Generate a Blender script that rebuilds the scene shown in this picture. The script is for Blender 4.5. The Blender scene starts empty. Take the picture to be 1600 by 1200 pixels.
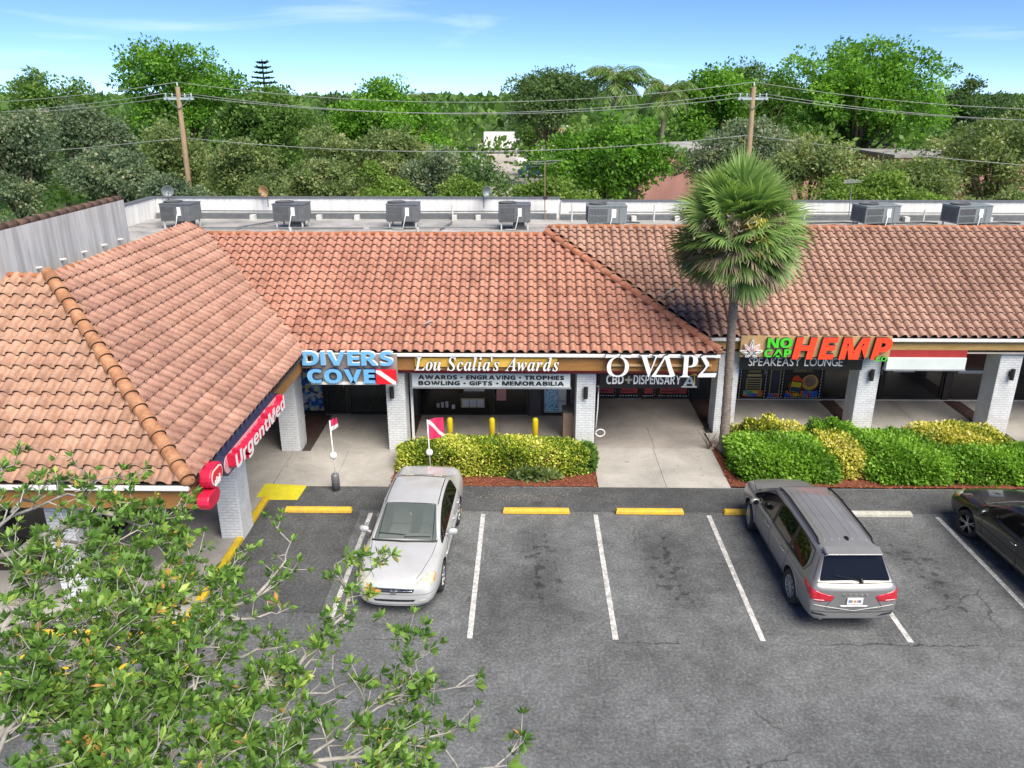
import bpy, bmesh, math, random
import numpy as np
from mathutils import Vector, Matrix
from mathutils.bvhtree import BVHTree

sc = bpy.context.scene
COL = sc.collection
rad = math.radians
PI = math.pi

# ------------------------------------------------------------------ camera
cam_data = bpy.data.cameras.new('camera')
cam_data.sensor_width = 36.0
cam_data.lens = 27.6
cam_data.clip_start = 0.1
cam_data.clip_end = 6000.0
cam = bpy.data.objects.new('camera', cam_data)
COL.objects.link(cam)
cam.location = (0.0, 0.0, 9.51)
cam.rotation_euler = (rad(70.0), 0.0, rad(0.83))
sc.camera = cam
sc.render.resolution_x, sc.render.resolution_y = 1024, 768

# ------------------------------------------------------------------ sky and sun
SUN_EL, SUN_AZ = 52.0, 146.0          # degrees; azimuth clockwise from +Y
world = bpy.data.worlds.new('World')
sc.world = world
world.use_nodes = True
wn, wl = world.node_tree.nodes, world.node_tree.links
bg = wn['Background']
sky = wn.new('ShaderNodeTexSky')
sky.sky_type = 'NISHITA'
sky.sun_disc = False
sky.sun_elevation = rad(SUN_EL)
sky.sun_rotation = rad(SUN_AZ)
sky.air_density = 0.42
sky.dust_density = 0.0
sky.ozone_density = 8.0
tc = wn.new('ShaderNodeTexCoord')
mp = wn.new('ShaderNodeMapping')
mp.inputs['Scale'].default_value = (1.5, 1.5, 9.0)
mp.inputs['Location'].default_value = (0.35, 0.0, 0.25)
cn = wn.new('ShaderNodeTexNoise')
cn.inputs['Scale'].default_value = 1.7
cn.inputs['Detail'].default_value = 7.0
cn.inputs['Roughness'].default_value = 0.55
cn.inputs['Distortion'].default_value = 0.5
cr = wn.new('ShaderNodeValToRGB')
cr.color_ramp.elements[0].position = 0.55
cr.color_ramp.elements[0].color = (0, 0, 0, 1)
cr.color_ramp.elements[1].position = 0.80
cr.color_ramp.elements[1].color = (0.40, 0.40, 0.40, 1)
cmix = wn.new('ShaderNodeMix')
cmix.data_type = 'RGBA'
cmix.inputs['B'].default_value = (8.6, 9.2, 10.2, 1)
wl.new(tc.outputs['Generated'], mp.inputs['Vector'])
wl.new(mp.outputs['Vector'], cn.inputs['Vector'])
wl.new(cn.outputs['Fac'], cr.inputs['Fac'])
wl.new(cr.outputs['Color'], cmix.inputs['Factor'])
wl.new(sky.outputs['Color'], cmix.inputs['A'])
wl.new(cmix.outputs['Result'], bg.inputs['Color'])
bg.inputs['Strength'].default_value = 0.092

sun_data = bpy.data.lights.new('sun', 'SUN')
sun_data.energy = 3.7
sun_data.angle = rad(50.0)
sun_data.color = (1.0, 0.92, 0.80)
sun = bpy.data.objects.new('sun', sun_data)
COL.objects.link(sun)
sdir = Vector((math.sin(rad(SUN_AZ)) * math.cos(rad(SUN_EL)), math.cos(rad(SUN_AZ)) * math.cos(rad(SUN_EL)), math.sin(rad(SUN_EL))))
sun.rotation_euler = sdir.to_track_quat('Z', 'Y').to_euler()
sun.location = (-20, -30, 60)

sc.view_settings.view_transform = 'Standard'
sc.view_settings.look = 'None'
sc.view_settings.exposure = 1.05
sc.view_settings.gamma = 1.0
sc.view_settings.use_curve_mapping = False
sc.render.engine = 'CYCLES'
sc.cycles.use_denoising = True
sc.cycles.max_bounces = 6
sc.cycles.transparent_max_bounces = 8
sc.cycles.sample_clamp_indirect = 6.0

# ------------------------------------------------------------------ helpers
class MB:
    """collects shapes; build() links them as one mesh object"""
    def __init__(s):
        s.v, s.f, s.m = [], [], []
    def add(s, vs, fs, mi=0):
        n = len(s.v)
        s.v += [tuple(p) for p in vs]
        s.f += [tuple(i + n for i in f) for f in fs]
        s.m += [mi] * len(fs)
        return s
    def box(s, x0, x1, y0, y1, z0, z1, mi=0):
        return s.add([(x0,y0,z0),(x1,y0,z0),(x1,y1,z0),(x0,y1,z0),(x0,y0,z1),(x1,y0,z1),(x1,y1,z1),(x0,y1,z1)],
                     [(0,3,2,1),(4,5,6,7),(0,1,5,4),(1,2,6,5),(2,3,7,6),(3,0,4,7)], mi)
    def hexa(s, p, mi=0):
        return s.add(p, [(0,3,2,1),(4,5,6,7),(0,1,5,4),(1,2,6,5),(2,3,7,6),(3,0,4,7)], mi)
    def beam(s, a, b, w, h, mi=0, up=(0,0,1)):
        a, b = Vector(a), Vector(b)
        d = (b - a).normalized()
        u = Vector(up)
        r = d.cross(u)
        if r.length < 1e-4: r = d.cross(Vector((1,0,0)))
        r.normalize(); u = r.cross(d)
        r *= w/2; u *= h/2
        return s.hexa([a-r-u, a+r-u, b+r-u, b-r-u, a-r+u, a+r+u, b+r+u, b-r+u], mi)
    def tube(s, pts, rs, n=8, mi=0, cap=True):
        pts = [Vector(p) for p in pts]
        if not hasattr(rs, '__len__'): rs = [rs]*len(pts)
        vs, fs = [], []
        ref = None
        for i, p in enumerate(pts):
            d = (pts[min(i+1, len(pts)-1)] - pts[max(i-1, 0)])
            if d.length < 1e-9: d = Vector((0,0,1))
            d.normalize()
            if ref is None:
                ref = Vector((0,0,1)) if abs(d.z) < 0.9 else Vector((1,0,0))
            a = d.cross(ref)
            if a.length < 1e-5:
                ref = Vector((0,1,0)); a = d.cross(ref)
            a.normalize(); b = d.cross(a)
            ref = a.cross(d)
            for k in range(n):
                t = 2*PI*k/n
                vs.append(p + (a*math.cos(t) + b*math.sin(t))*rs[i])
        for i in range(len(pts)-1):
            for k in range(n):
                k2 = (k+1) % n
                fs.append((i*n+k, (i+1)*n+k, (i+1)*n+k2, i*n+k2))
        if cap:
            fs.append(tuple(range(n)))
            fs.append(tuple(reversed(range((len(pts)-1)*n, len(pts)*n))))
        return s.add(vs, fs, mi)
    def cyl(s, a, b, r0, r1=None, n=14, mi=0, cap=True):
        return s.tube([a, b], [r0, r0 if r1 is None else r1], n, mi, cap)
    def lathe(s, prof, c=(0,0,0), n=18, mi=0, axis='Z', cap=True):
        vs, fs = [], []
        for r, z in prof:
            for k in range(n):
                t = 2*PI*k/n
                if axis == 'Z': vs.append((c[0]+r*math.cos(t), c[1]+r*math.sin(t), c[2]+z))
                elif axis == 'X': vs.append((c[0]+z, c[1]+r*math.cos(t), c[2]+r*math.sin(t)))
                else: vs.append((c[0]+r*math.sin(t), c[1]+z, c[2]+r*math.cos(t)))
        for i in range(len(prof)-1):
            for k in range(n):
                k2 = (k+1) % n
                fs.append((i*n+k, i*n+k2, (i+1)*n+k2, (i+1)*n+k))
        if cap:
            fs.append(tuple(reversed(range(n))))
            fs.append(tuple(range((len(prof)-1)*n, len(prof)*n)))
        return s.add(vs, fs, mi)
    def prism(s, poly, a0, a1, axis='Y', mi=0):
        """extrude a 2-D polygon; axis Y: poly in (x,z); Z: (x,y); X: (y,z)"""
        n = len(poly)
        def P(p, a):
            return (p[0], a, p[1]) if axis == 'Y' else ((p[0], p[1], a) if axis == 'Z' else (a, p[0], p[1]))
        vs = [P(p, a0) for p in poly] + [P(p, a1) for p in poly]
        fs = [tuple(range(n)), tuple(reversed(range(n, 2*n)))]
        fs += [(i, n+i, n+(i+1) % n, (i+1) % n) for i in range(n)]
        return s.add(vs, fs, mi)
    def quad(s, a, b, c, d, mi=0):
        return s.add([a,b,c,d], [(0,1,2,3)], mi)
    def mesh(s, name, mats, smooth=False, fix=True):
        me = bpy.data.meshes.new(name)
        me.from_pydata(s.v, [], s.f)
        if not isinstance(mats, (list, tuple)): mats = [mats]
        for m in mats: me.materials.append(m)
        if len(mats) > 1: me.polygons.foreach_set('material_index', s.m)
        if fix:
            bm = bmesh.new(); bm.from_mesh(me)
            bmesh.ops.recalc_face_normals(bm, faces=bm.faces)
            bm.to_mesh(me); bm.free()
        if smooth: me.polygons.foreach_set('use_smooth', [True]*len(me.polygons))
        me.update()
        return me
    def build(s, name, mats, parent=None, smooth=False, bevel=0.0, fix=True, seg=2):
        o = bpy.data.objects.new(name, s.mesh(name, mats, smooth, fix))
        return finish(o, parent, bevel, seg)

def finish(o, parent=None, bevel=0.0, seg=2):
    COL.objects.link(o)
    if parent is not None:
        o.parent = parent
        o.matrix_parent_inverse = INV.get(parent.name, Matrix())
    if bevel:
        b = o.modifiers.new('bevel', 'BEVEL')
        b.width = bevel; b.segments = seg; b.limit_method = 'ANGLE'; b.angle_limit = rad(40)
    return o

INV = {}
def tag(o, label=None, cat=None, group=None, kind=None):
    if label: o['label'] = label
    if cat: o['category'] = cat
    if group: o['group'] = group
    if kind: o['kind'] = kind
    return o
def thing(name, label, cat, loc=(0,0,0), rotz=0.0, group=None, world=True):
    """an Empty at a thing's base; with world=True its parts are given in world coordinates"""
    o = bpy.data.objects.new(name, None)
    COL.objects.link(o)
    o.empty_display_size = 0.2
    o.location = loc; o.rotation_euler = (0, 0, rotz)
    if world: INV[o.name] = (Matrix.Translation(Vector(loc)) @ Matrix.Rotation(rotz, 4, 'Z')).inverted()
    return tag(o, label, cat, group)
def struct(o):
    o['kind'] = 'structure'
    return o
def copy_tree(o, parent=None):
    c = o.copy(); COL.objects.link(c); c.parent = parent
    for ch in list(o.children): copy_tree(ch, c)
    return c
def np_mesh(name, V, F, mats, tint=None, smooth=False, mi=None):
    me = bpy.data.meshes.new(name)
    V = np.asarray(V, dtype=np.float32).reshape(-1, 3); F = np.asarray(F, dtype=np.int32)
    me.vertices.add(len(V)); me.vertices.foreach_set('co', V.ravel())
    k = F.shape[1]
    me.loops.add(F.size); me.polygons.add(len(F))
    me.polygons.foreach_set('loop_start', np.arange(0, F.size, k, dtype=np.int32))
    me.loops.foreach_set('vertex_index', F.ravel())
    if not isinstance(mats, (list, tuple)): mats = [mats]
    for m in mats: me.materials.append(m)
    if mi is not None: me.polygons.foreach_set('material_index', np.asarray(mi, dtype=np.int32))
    me.update(calc_edges=True)
    if tint is not None:
        a = me.attributes.new('tint', 'FLOAT', 'POINT')
        a.data.foreach_set('value', np.asarray(tint, dtype=np.float32))
    if smooth: me.polygons.foreach_set('use_smooth', np.ones(len(F), dtype=bool))
    return me
def nobj(name, me, parent=None):
    return finish(bpy.data.objects.new(name, me), parent)

# ------------------------------------------------------------------ materials
def srgb(r, g, b):
    f = lambda c: (c/255/12.92) if c <= 10 else ((c/255+0.055)/1.055)**2.4
    return (f(r), f(g), f(b), 1)
def mk(name):
    m = bpy.data.materials.new(name); m.use_nodes = True
    n, l = m.node_tree.nodes, m.node_tree.links
    return m, n, l, n['Principled BSDF']
def noise(n, l, vec, scale, detail=4, rough=0.55, dist=0.0):
    t = n.new('ShaderNodeTexNoise')
    t.inputs['Scale'].default_value = scale; t.inputs['Detail'].default_value = detail
    t.inputs['Roughness'].default_value = rough; t.inputs['Distortion'].default_value = dist
    if vec is not None: l.new(vec, t.inputs['Vector'])
    return t.outputs['Fac']
def ramp(n, l, fac, stops):
    r = n.new('ShaderNodeValToRGB')
    e = r.color_ramp.elements
    while len(e) < len(stops): e.new(0.5)
    for i, (p, c) in enumerate(stops):
        e[i].position = p
        e[i].color = c if len(c) == 4 else (*c, 1)
    l.new(fac, r.inputs['Fac'])
    return r.outputs['Color']
def mixc(n, l, fac, a, b, mode='MIX'):
    m = n.new('ShaderNodeMix'); m.data_type = 'RGBA'; m.blend_type = mode
    for k, x in (('Factor', fac), ('A', a), ('B', b)):
        if isinstance(x, (int, float)): m.inputs[k].default_value = x
        elif isinstance(x, (tuple, list)): m.inputs[k].default_value = x if len(x) == 4 else (*x, 1)
        else: l.new(x, m.inputs[k])
    return m.outputs['Result']
def pos(n, l, scale=None):
    g = n.new('ShaderNodeNewGeometry').outputs['Position']
    if scale is None: return g
    m = n.new('ShaderNodeMapping'); m.inputs['Scale'].default_value = scale
    l.new(g, m.inputs['Vector'])
    return m.outputs['Vector']
def objc(n, l, scale=None):
    g = n.new('ShaderNodeTexCoord').outputs['Object']
    if scale is None: return g
    m = n.new('ShaderNodeMapping'); m.inputs['Scale'].default_value = scale
    l.new(g, m.inputs['Vector'])
    return m.outputs['Vector']
def bump(n, l, b, h, strength=0.3, dist=0.01):
    t = n.new('ShaderNodeBump'); t.inputs['Strength'].default_value = strength; t.inputs['Distance'].default_value = dist
    l.new(h, t.inputs['Height']); l.new(t.outputs['Normal'], b.inputs['Normal'])
def pm(name, c1, c2=None, scale=3.0, rough=0.7, metal=0.0, fine=0.0, bs=0.0, bscale=60.0, coat=0.0, spec=0.5, sc3=None, bd=0.01, obj=False):
    """painted/mineral material: two colours blotched by noise, fine grain, relief"""
    m, n, l, b = mk(name)
    b.inputs['Roughness'].default_value = rough; b.inputs['Metallic'].default_value = metal
    b.inputs['Specular IOR Level'].default_value = spec
    b.inputs['Coat Weight'].default_value = coat; b.inputs['Coat Roughness'].default_value = 0.04
    c1 = c1 if len(c1) == 4 else (*c1, 1)
    if c2 is None: c2 = tuple(x*0.82 for x in c1[:3])
    c2 = c2 if len(c2) == 4 else (*c2, 1)
    v = objc(n, l, sc3) if obj else pos(n, l, sc3)
    col = ramp(n, l, noise(n, l, v, scale, 6, 0.62), [(0.36, c1), (0.66, c2)])
    if fine:
        g = ramp(n, l, noise(n, l, v, bscale, 3, 0.7), [(0.3, (1-fine,)*3), (0.7, (1+fine*0.5,)*3)])
        col = mixc(n, l, 1.0, col, g, 'MULTIPLY')
    l.new(col, b.inputs['Base Color'])
    if bs: bump(n, l, b, noise(n, l, v, bscale, 4, 0.6), bs, bd)
    return m
def leafmat(name, stops, rough=0.5, trans=0.28, tcol=None):
    m, n, l, b = mk(name)
    a = n.new('ShaderNodeAttribute'); a.attribute_name = 'tint'
    c = ramp(n, l, a.outputs['Fac'], stops)
    l.new(c, b.inputs['Base Color'])
    b.inputs['Roughness'].default_value = rough
    b.inputs['Specular IOR Level'].default_value = 0.35
    t = n.new('ShaderNodeBsdfTranslucent')
    l.new(mixc(n, l, 1.0, c, tcol or (1.25, 1.3, 0.7), 'MULTIPLY'), t.inputs['Color'])
    mx = n.new('ShaderNodeMixShader'); mx.inputs[0].default_value = trans
    l.new(b.outputs[0], mx.inputs[1]); l.new(t.outputs[0], mx.inputs[2])
    l.new(mx.outputs[0], n['Material Output'].inputs['Surface'])
    return m

M = {}
def asphalt_mat(name, base, dark, crack=True):
    m, n, l, b = mk(name)
    p = pos(n, l)
    big = noise(n, l, p, 0.42, 6, 0.62, 0.4)
    col = ramp(n, l, big, [(0.30, dark), (0.50, base), (0.72, tuple(x*1.35 for x in base))])
    mid = ramp(n, l, noise(n, l, p, 2.6, 6, 0.7), [(0.30, (0.72,)*3), (0.60, (1.08,)*3)])
    col = mixc(n, l, 1.0, col, mid, 'MULTIPLY')
    sp = ramp(n, l, noise(n, l, p, 17.0, 5, 0.85), [(0.32, (0.55,)*3), (0.50, (0.95,)*3), (0.66, (1.75,)*3)])
    col = mixc(n, l, 1.0, col, sp, 'MULTIPLY')
    gr = ramp(n, l, noise(n, l, p, 46.0, 3, 0.8), [(0.60, (1, 1, 1)), (0.70, (2.0, 2.02, 2.05))])
    col = mixc(n, l, 0.8, col, gr, 'MULTIPLY')
    oil = ramp(n, l, noise(n, l, p, 0.9, 3, 0.5, 0.6), [(0.62, (1, 1, 1)), (0.78, (0.58,)*3)])
    col = mixc(n, l, 1.0, col, oil, 'MULTIPLY')
    if crack:
        s = n.new('ShaderNodeSeparateXYZ'); l.new(p, s.inputs[0])
        w = n.new('ShaderNodeMath'); w.operation = 'MULTIPLY_ADD'
        l.new(noise(n, l, p, 1.3, 5, 0.75), w.inputs[0]); w.inputs[1].default_value = 0.42; l.new(s.outputs['Y'], w.inputs[2])
        d = n.new('ShaderNodeMath'); d.operation = 'SUBTRACT'; l.new(w.outputs[0], d.inputs[0]); d.inputs[1].default_value = 12.31
        ab = n.new('ShaderNodeMath'); ab.operation = 'ABSOLUTE'; l.new(d.outputs[0], ab.inputs[0])
        gap = n.new('ShaderNodeMath'); gap.operation = 'ADD'; l.new(ab.outputs[0], gap.inputs[0])
        gate = ramp(n, l, noise(n, l, p, 0.55, 2, 0.5), [(0.42, (0.0,)*3), (0.6, (0.03,)*3)])
        l.new(gate, gap.inputs[1])
        ck = ramp(n, l, gap.outputs[0], [(0.006, (0.38, 0.36, 0.34)), (0.022, (1, 1, 1))])
        col = mixc(n, l, 1.0, col, ck, 'MULTIPLY')
        # branching hairline cracks
        vo = n.new('ShaderNodeTexVoronoi'); vo.feature = 'DISTANCE_TO_EDGE'; vo.inputs['Scale'].default_value = 0.55
        wv = n.new('ShaderNodeVectorMath'); wv.operation = 'MULTIPLY_ADD'
        wn_ = n.new('ShaderNodeTexNoise'); wn_.inputs['Scale'].default_value = 2.2; wn_.inputs['Detail'].default_value = 6; l.new(p, wn_.inputs['Vector'])
        l.new(wn_.outputs['Color'], wv.inputs[0]); wv.inputs[1].default_value = (0.55, 0.55, 0.0); l.new(p, wv.inputs[2]); l.new(wv.outputs[0], vo.inputs['Vector'])
        ga = ramp(n, l, noise(n, l, p, 0.35, 3, 0.6), [(0.50, (0.02,)*3), (0.60, (0.0,)*3)])
        ad = n.new('ShaderNodeMath'); ad.operation = 'ADD'; l.new(vo.outputs['Distance'], ad.inputs[0]); l.new(ga, ad.inputs[1])
        hc = ramp(n, l, ad.outputs[0], [(0.003, (0.50, 0.49, 0.48)), (0.010, (1, 1, 1))])
        col = mixc(n, l, 1.0, col, hc, 'MULTIPLY')
        # oil and tyre wear down the middle of each stall
        def mth(op, a, b=None, c=None):
            q = n.new('ShaderNodeMath'); q.operation = op
            for i_, x_ in enumerate((a, b, c)):
                if x_ is None: continue
                if isinstance(x_, (int, float)): q.inputs[i_].default_value = x_
                else: l.new(x_, q.inputs[i_])
            return q.outputs[0]
        wob = mth('MULTIPLY_ADD', noise(n, l, p, 0.8, 3, 0.6), 0.9, s.outputs['X'])
        cs = mth('COSINE', mth('MULTIPLY', mth('SUBTRACT', wob, 0.87), 2*PI/2.74))
        inb = mth('MULTIPLY', mth('MAXIMUM', mth('SUBTRACT', 1.0, mth('POWER', mth('MULTIPLY', mth('ABSOLUTE', mth('SUBTRACT', s.outputs['Y'], 14.6)), 0.36), 3.0)), 0.0), mth('ADD', mth('MULTIPLY', cs, 0.5), 0.5))
        soft = mth('MULTIPLY', inb, noise(n, l, p, 1.1, 5, 0.65, 0.5))
        st = ramp(n, l, soft, [(0.22, (1, 1, 1)), (0.52, (0.72, 0.72, 0.73))])
        col = mixc(n, l, 1.0, col, st, 'MULTIPLY')
        dr = mth('MULTIPLY', inb, noise(n, l, p, 4.5, 2, 0.5))
        dp = ramp(n, l, dr, [(0.52, (1, 1, 1)), (0.60, (0.5, 0.5, 0.5))])
        col = mixc(n, l, 1.0, col, dp, 'MULTIPLY')
    l.new(col, b.inputs['Base Color'])
    b.inputs['Roughness'].default_value = 0.86
    b.inputs['Specular IOR Level'].default_value = 0.3
    bump(n, l, b, noise(n, l, p, 40.0, 5, 0.8), 0.7, 0.02)
    return m
M['asphalt'] = asphalt_mat('asphalt', (0.128, 0.134, 0.138), (0.084, 0.088, 0.091))
M['asphalt_new'] = asphalt_mat('asphalt_new', (0.080, 0.083, 0.086), (0.058, 0.060, 0.063), False)

def concrete_mat(name, c1, c2, c3):
    m, n, l, b = mk(name)
    p = pos(n, l)
    col = ramp(n, l, noise(n, l, p, 0.7, 7, 0.66, 0.5), [(0.28, c3), (0.48, c2), (0.68, c1)])
    g = ramp(n, l, noise(n, l, p, 26.0, 5, 0.75), [(0.3, (0.82,)*3), (0.65, (1.1,)*3)])
    col = mixc(n, l, 1.0, col, g, 'MULTIPLY')
    spots = ramp(n, l, noise(n, l, p, 5.5, 2, 0.4), [(0.70, (1, 1, 1)), (0.76, (0.6, 0.58, 0.55))])
    col = mixc(n, l, 0.7, col, spots, 'MULTIPLY')
    l.new(col, b.inputs['Base Color'])
    b.inputs['Roughness'].default_value = 0.9
    bump(n, l, b, noise(n, l, p, 90.0, 3, 0.6), 0.25, 0.006)
    return m
M['concrete'] = concrete_mat('concrete', (0.42, 0.40, 0.37), (0.34, 0.325, 0.30), (0.25, 0.24, 0.225))
M['concrete_shade'] = concrete_mat('concrete_shade', (0.40, 0.365, 0.335), (0.31, 0.285, 0.26), (0.22, 0.20, 0.18))  # browner copy of the concrete, canopy shade painted into the slab colour
M['flat_roof'] = concrete_mat('flat_roof', (0.42, 0.41, 0.40), (0.30, 0.295, 0.29), (0.13, 0.125, 0.12))

def tile_mat(name, c1, c2, c3, streak=(2.6, 0.35, 0.35)):
    m, n, l, b = mk(name)
    p = pos(n, l)
    info = n.new('ShaderNodeObjectInfo')
    col = ramp(n, l, noise(n, l, p, 3.4, 3, 0.6), [(0.30, c2), (0.50, c1), (0.72, c3)])
    per = ramp(n, l, info.outputs['Random'], [(0.0, (0.90, 0.89, 0.88)), (0.5, (1, 1, 1)), (1.0, (1.06, 1.05, 1.03))])
    col = mixc(n, l, 1.0, col, per, 'MULTIPLY')
    age = ramp(n, l, noise(n, l, p, 0.55, 5, 0.6), [(0.35, (0.82, 0.80, 0.80)), (0.62, (1.05,)*3)])
    col = mixc(n, l, 1.0, col, age, 'MULTIPLY')
    sk = ramp(n, l, noise(n, l, pos(n, l, streak), 1.6, 5, 0.7), [(0.36, (0.74, 0.71, 0.70)), (0.56, (1.03,)*3)])
    col = mixc(n, l, 0.8, col, sk, 'MULTIPLY')
    st = ramp(n, l, noise(n, l, p, 14.0, 5, 0.75), [(0.30, (0.70, 0.68, 0.68)), (0.55, (1.04,)*3)])
    col = mixc(n, l, 1.0, col, st, 'MULTIPLY')
    l.new(col, b.inputs['Base Color'])
    b.inputs['Roughness'].default_value = 0.72
    b.inputs['Specular IOR Level'].default_value = 0.35
    bump(n, l, b, noise(n, l, p, 55.0, 4, 0.65), 0.25, 0.006)
    return m
M['tile_mid'] = tile_mat('tile_pink', (0.42, 0.205, 0.145), (0.38, 0.175, 0.122), (0.46, 0.24, 0.175))
M['tile_left'] = tile_mat('tile_tan', (0.41, 0.245, 0.170), (0.36, 0.205, 0.14), (0.46, 0.29, 0.21))
M['tile_side'] = tile_mat('tile_rose', (0.40, 0.225, 0.170), (0.35, 0.185, 0.138), (0.44, 0.265, 0.20), (0.35, 2.6, 0.35))
M['tile_right'] = tile_mat('tile_buff', (0.41, 0.245, 0.185), (0.34, 0.195, 0.145), (0.46, 0.29, 0.225))
M['tile_hip'] = tile_mat('tile_hip', (0.40, 0.195, 0.10), (0.31, 0.145, 0.072), (0.46, 0.25, 0.14))
M['tile_hip_red'] = tile_mat('tile_hip_red', (0.36, 0.145, 0.085), (0.28, 0.105, 0.06), (0.42, 0.20, 0.125))
M['tile_shade'] = pm('tile_shade', (0.045, 0.030, 0.024), (0.028, 0.021, 0.018), 8, 0.9)  # near-black on tile lips and undersides, painting in the shade between courses
M['mortar'] = pm('mortar', (0.40, 0.17, 0.075), (0.30, 0.10, 0.045), 6, 0.9, fine=0.3, bs=0.6, bscale=25, bd=0.03)

def stucco_streak(name, c1, c2, dark):
    m, n, l, b = mk(name)
    p = pos(n, l)
    col = ramp(n, l, noise(n, l, p, 1.2, 6, 0.6), [(0.3, c2), (0.65, c1)])
    ps = pos(n, l, (5.0, 5.0, 0.35))
    st = ramp(n, l, noise(n, l, ps, 1.0, 6, 0.7), [(0.40, (*dark, 1)), (0.60, (1, 1, 1, 1))])
    col = mixc(n, l, 0.85, col, st, 'MULTIPLY')
    l.new(col, b.inputs['Base Color']); b.inputs['Roughness'].default_value = 0.92
    bump(n, l, b, noise(n, l, p, 40.0, 4, 0.6), 0.3, 0.01)
    return m
M['stucco_grey'] = stucco_streak('stucco_grey', (0.56, 0.56, 0.56), (0.50, 0.50, 0.50), (0.62, 0.62, 0.62))
M['parapet_white'] = stucco_streak('parapet_white', (0.82, 0.82, 0.81), (0.76, 0.76, 0.75), (0.78, 0.78, 0.77))
M['stucco_pink'] = stucco_streak('stucco_pink', (0.44, 0.235, 0.205), (0.37, 0.19, 0.165), (0.85, 0.84, 0.83))

def painted_brick(name, c):
    m, n, l, b = mk(name)
    t = n.new('ShaderNodeTexCoord')
    s = n.new('ShaderNodeSeparateXYZ'); l.new(t.outputs['Object'], s.inputs[0])
    a = n.new('ShaderNodeMath'); a.operation = 'ADD'; l.new(s.outputs['X'], a.inputs[0]); l.new(s.outputs['Y'], a.inputs[1])
    cb = n.new('ShaderNodeCombineXYZ'); l.new(a.outputs[0], cb.inputs['X']); l.new(s.outputs['Z'], cb.inputs['Y'])
    br = n.new('ShaderNodeTexBrick'); l.new(cb.outputs[0], br.inputs['Vector'])
    br.inputs['Scale'].default_value = 1.0; br.inputs['Brick Width'].default_value = 0.205
    br.inputs['Row Height'].default_value = 0.072; br.inputs['Mortar Size'].default_value = 0.009
    br.inputs['Mortar Smooth'].default_value = 0.25
    br.inputs['Color1'].default_value = (*c, 1); br.inputs['Color2'].default_value = (*[x*0.94 for x in c], 1)
    br.inputs['Mortar'].default_value = (*[x*0.80 for x in c], 1)
    g = ramp(n, l, noise(n, l, t.outputs['Object'], 3.0, 5, 0.6), [(0.32, (0.86, 0.86, 0.85)), (0.6, (1.03,)*3)])
    col = mixc(n, l, 1.0, br.outputs['Color'], g, 'MULTIPLY')
    l.new(col, b.inputs['Base Color']); b.inputs['Roughness'].default_value = 0.7
    inv = n.new('ShaderNodeMath'); inv.operation = 'SUBTRACT'; inv.inputs[0].default_value = 1.0; l.new(br.outputs['Fac'], inv.inputs[1])
    bump(n, l, b, inv.outputs[0], 0.9, 0.012)
    return m
M['col_brick'] = painted_brick('col_brick', (0.70, 0.72, 0.73))

M['white_paint'] = pm('white_paint', (0.74, 0.74, 0.73), (0.66, 0.66, 0.64), 5, 0.55, fine=0.08, bscale=30)
M['line_white'] = pm('line_white', (0.66, 0.66, 0.64), (0.36, 0.36, 0.355), 7, 0.8, fine=0.5, bscale=26)
M['yellow_paint'] = pm('yellow_paint', (0.66, 0.47, 0.02), (0.52, 0.36, 0.02), 5, 0.7, fine=0.22, bscale=30, bs=0.25)
M['yellow_ramp'] = pm('yellow_ramp', (0.60, 0.54, 0.02), (0.50, 0.44, 0.02), 4, 0.75, fine=0.18, bscale=30)
M['yellow_stop'] = pm('yellow_stop', (0.74, 0.46, 0.03), (0.58, 0.36, 0.06), 6, 0.7, fine=0.25, bscale=28, bs=0.4)
M['stop_bare'] = pm('stop_bare', (0.50, 0.49, 0.43), (0.38, 0.37, 0.33), 6, 0.85, fine=0.25, bscale=28, bs=0.4)
M['yellow_post'] = pm('yellow_post', (0.78, 0.60, 0.01), (0.70, 0.52, 0.01), 4, 0.45)
M['fascia'] = pm('fascia', (0.34, 0.165, 0.045), (0.27, 0.125, 0.035), 1.6, 0.65, fine=0.15, bscale=12, sc3=(1, 1, 6))
M['fascia_tan'] = pm('fascia_tan', (0.46, 0.30, 0.11), (0.36, 0.22, 0.07), 1.6, 0.65, fine=0.15, bscale=12, sc3=(1, 1, 6))
M['red_band'] = pm('red_band', (0.42, 0.035, 0.035), (0.33, 0.025, 0.025), 3, 0.55)
M['soffit'] = pm('soffit', (0.52, 0.46, 0.40), (0.46, 0.40, 0.34), 2, 0.8)
M['dark_metal'] = pm('dark_metal', (0.035, 0.033, 0.032), (0.025, 0.024, 0.023), 5, 0.45, 0.3)
M['bronze'] = pm('bronze', (0.06, 0.052, 0.046), (0.045, 0.04, 0.035), 4, 0.42, 0.4)
M['black'] = pm('black', (0.015, 0.015, 0.016), (0.02, 0.02, 0.02), 4, 0.5)
M['alu'] = pm('alu', (0.55, 0.56, 0.57), (0.46, 0.47, 0.48), 5, 0.4, 0.7)
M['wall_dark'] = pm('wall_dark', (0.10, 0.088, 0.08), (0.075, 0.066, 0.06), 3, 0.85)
M['wall_tan'] = pm('wall_tan', (0.52, 0.43, 0.34), (0.45, 0.37, 0.29), 2, 0.85)
M['galv'] = pm('galv', (0.17, 0.18, 0.19), (0.13, 0.14, 0.15), 5, 0.5, 0.25, fine=0.08, bscale=20)
M['galv_light'] = pm('galv_light', (0.24, 0.27, 0.28), (0.19, 0.22, 0.23), 5, 0.5, 0.2, fine=0.08, bscale=20)
M['slat_dark'] = pm('slat_dark', (0.10, 0.105, 0.11), (0.075, 0.08, 0.085), 5, 0.6)
M['pvc'] = pm('pvc', (0.62, 0.62, 0.60), (0.5, 0.5, 0.48), 6, 0.6)
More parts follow.
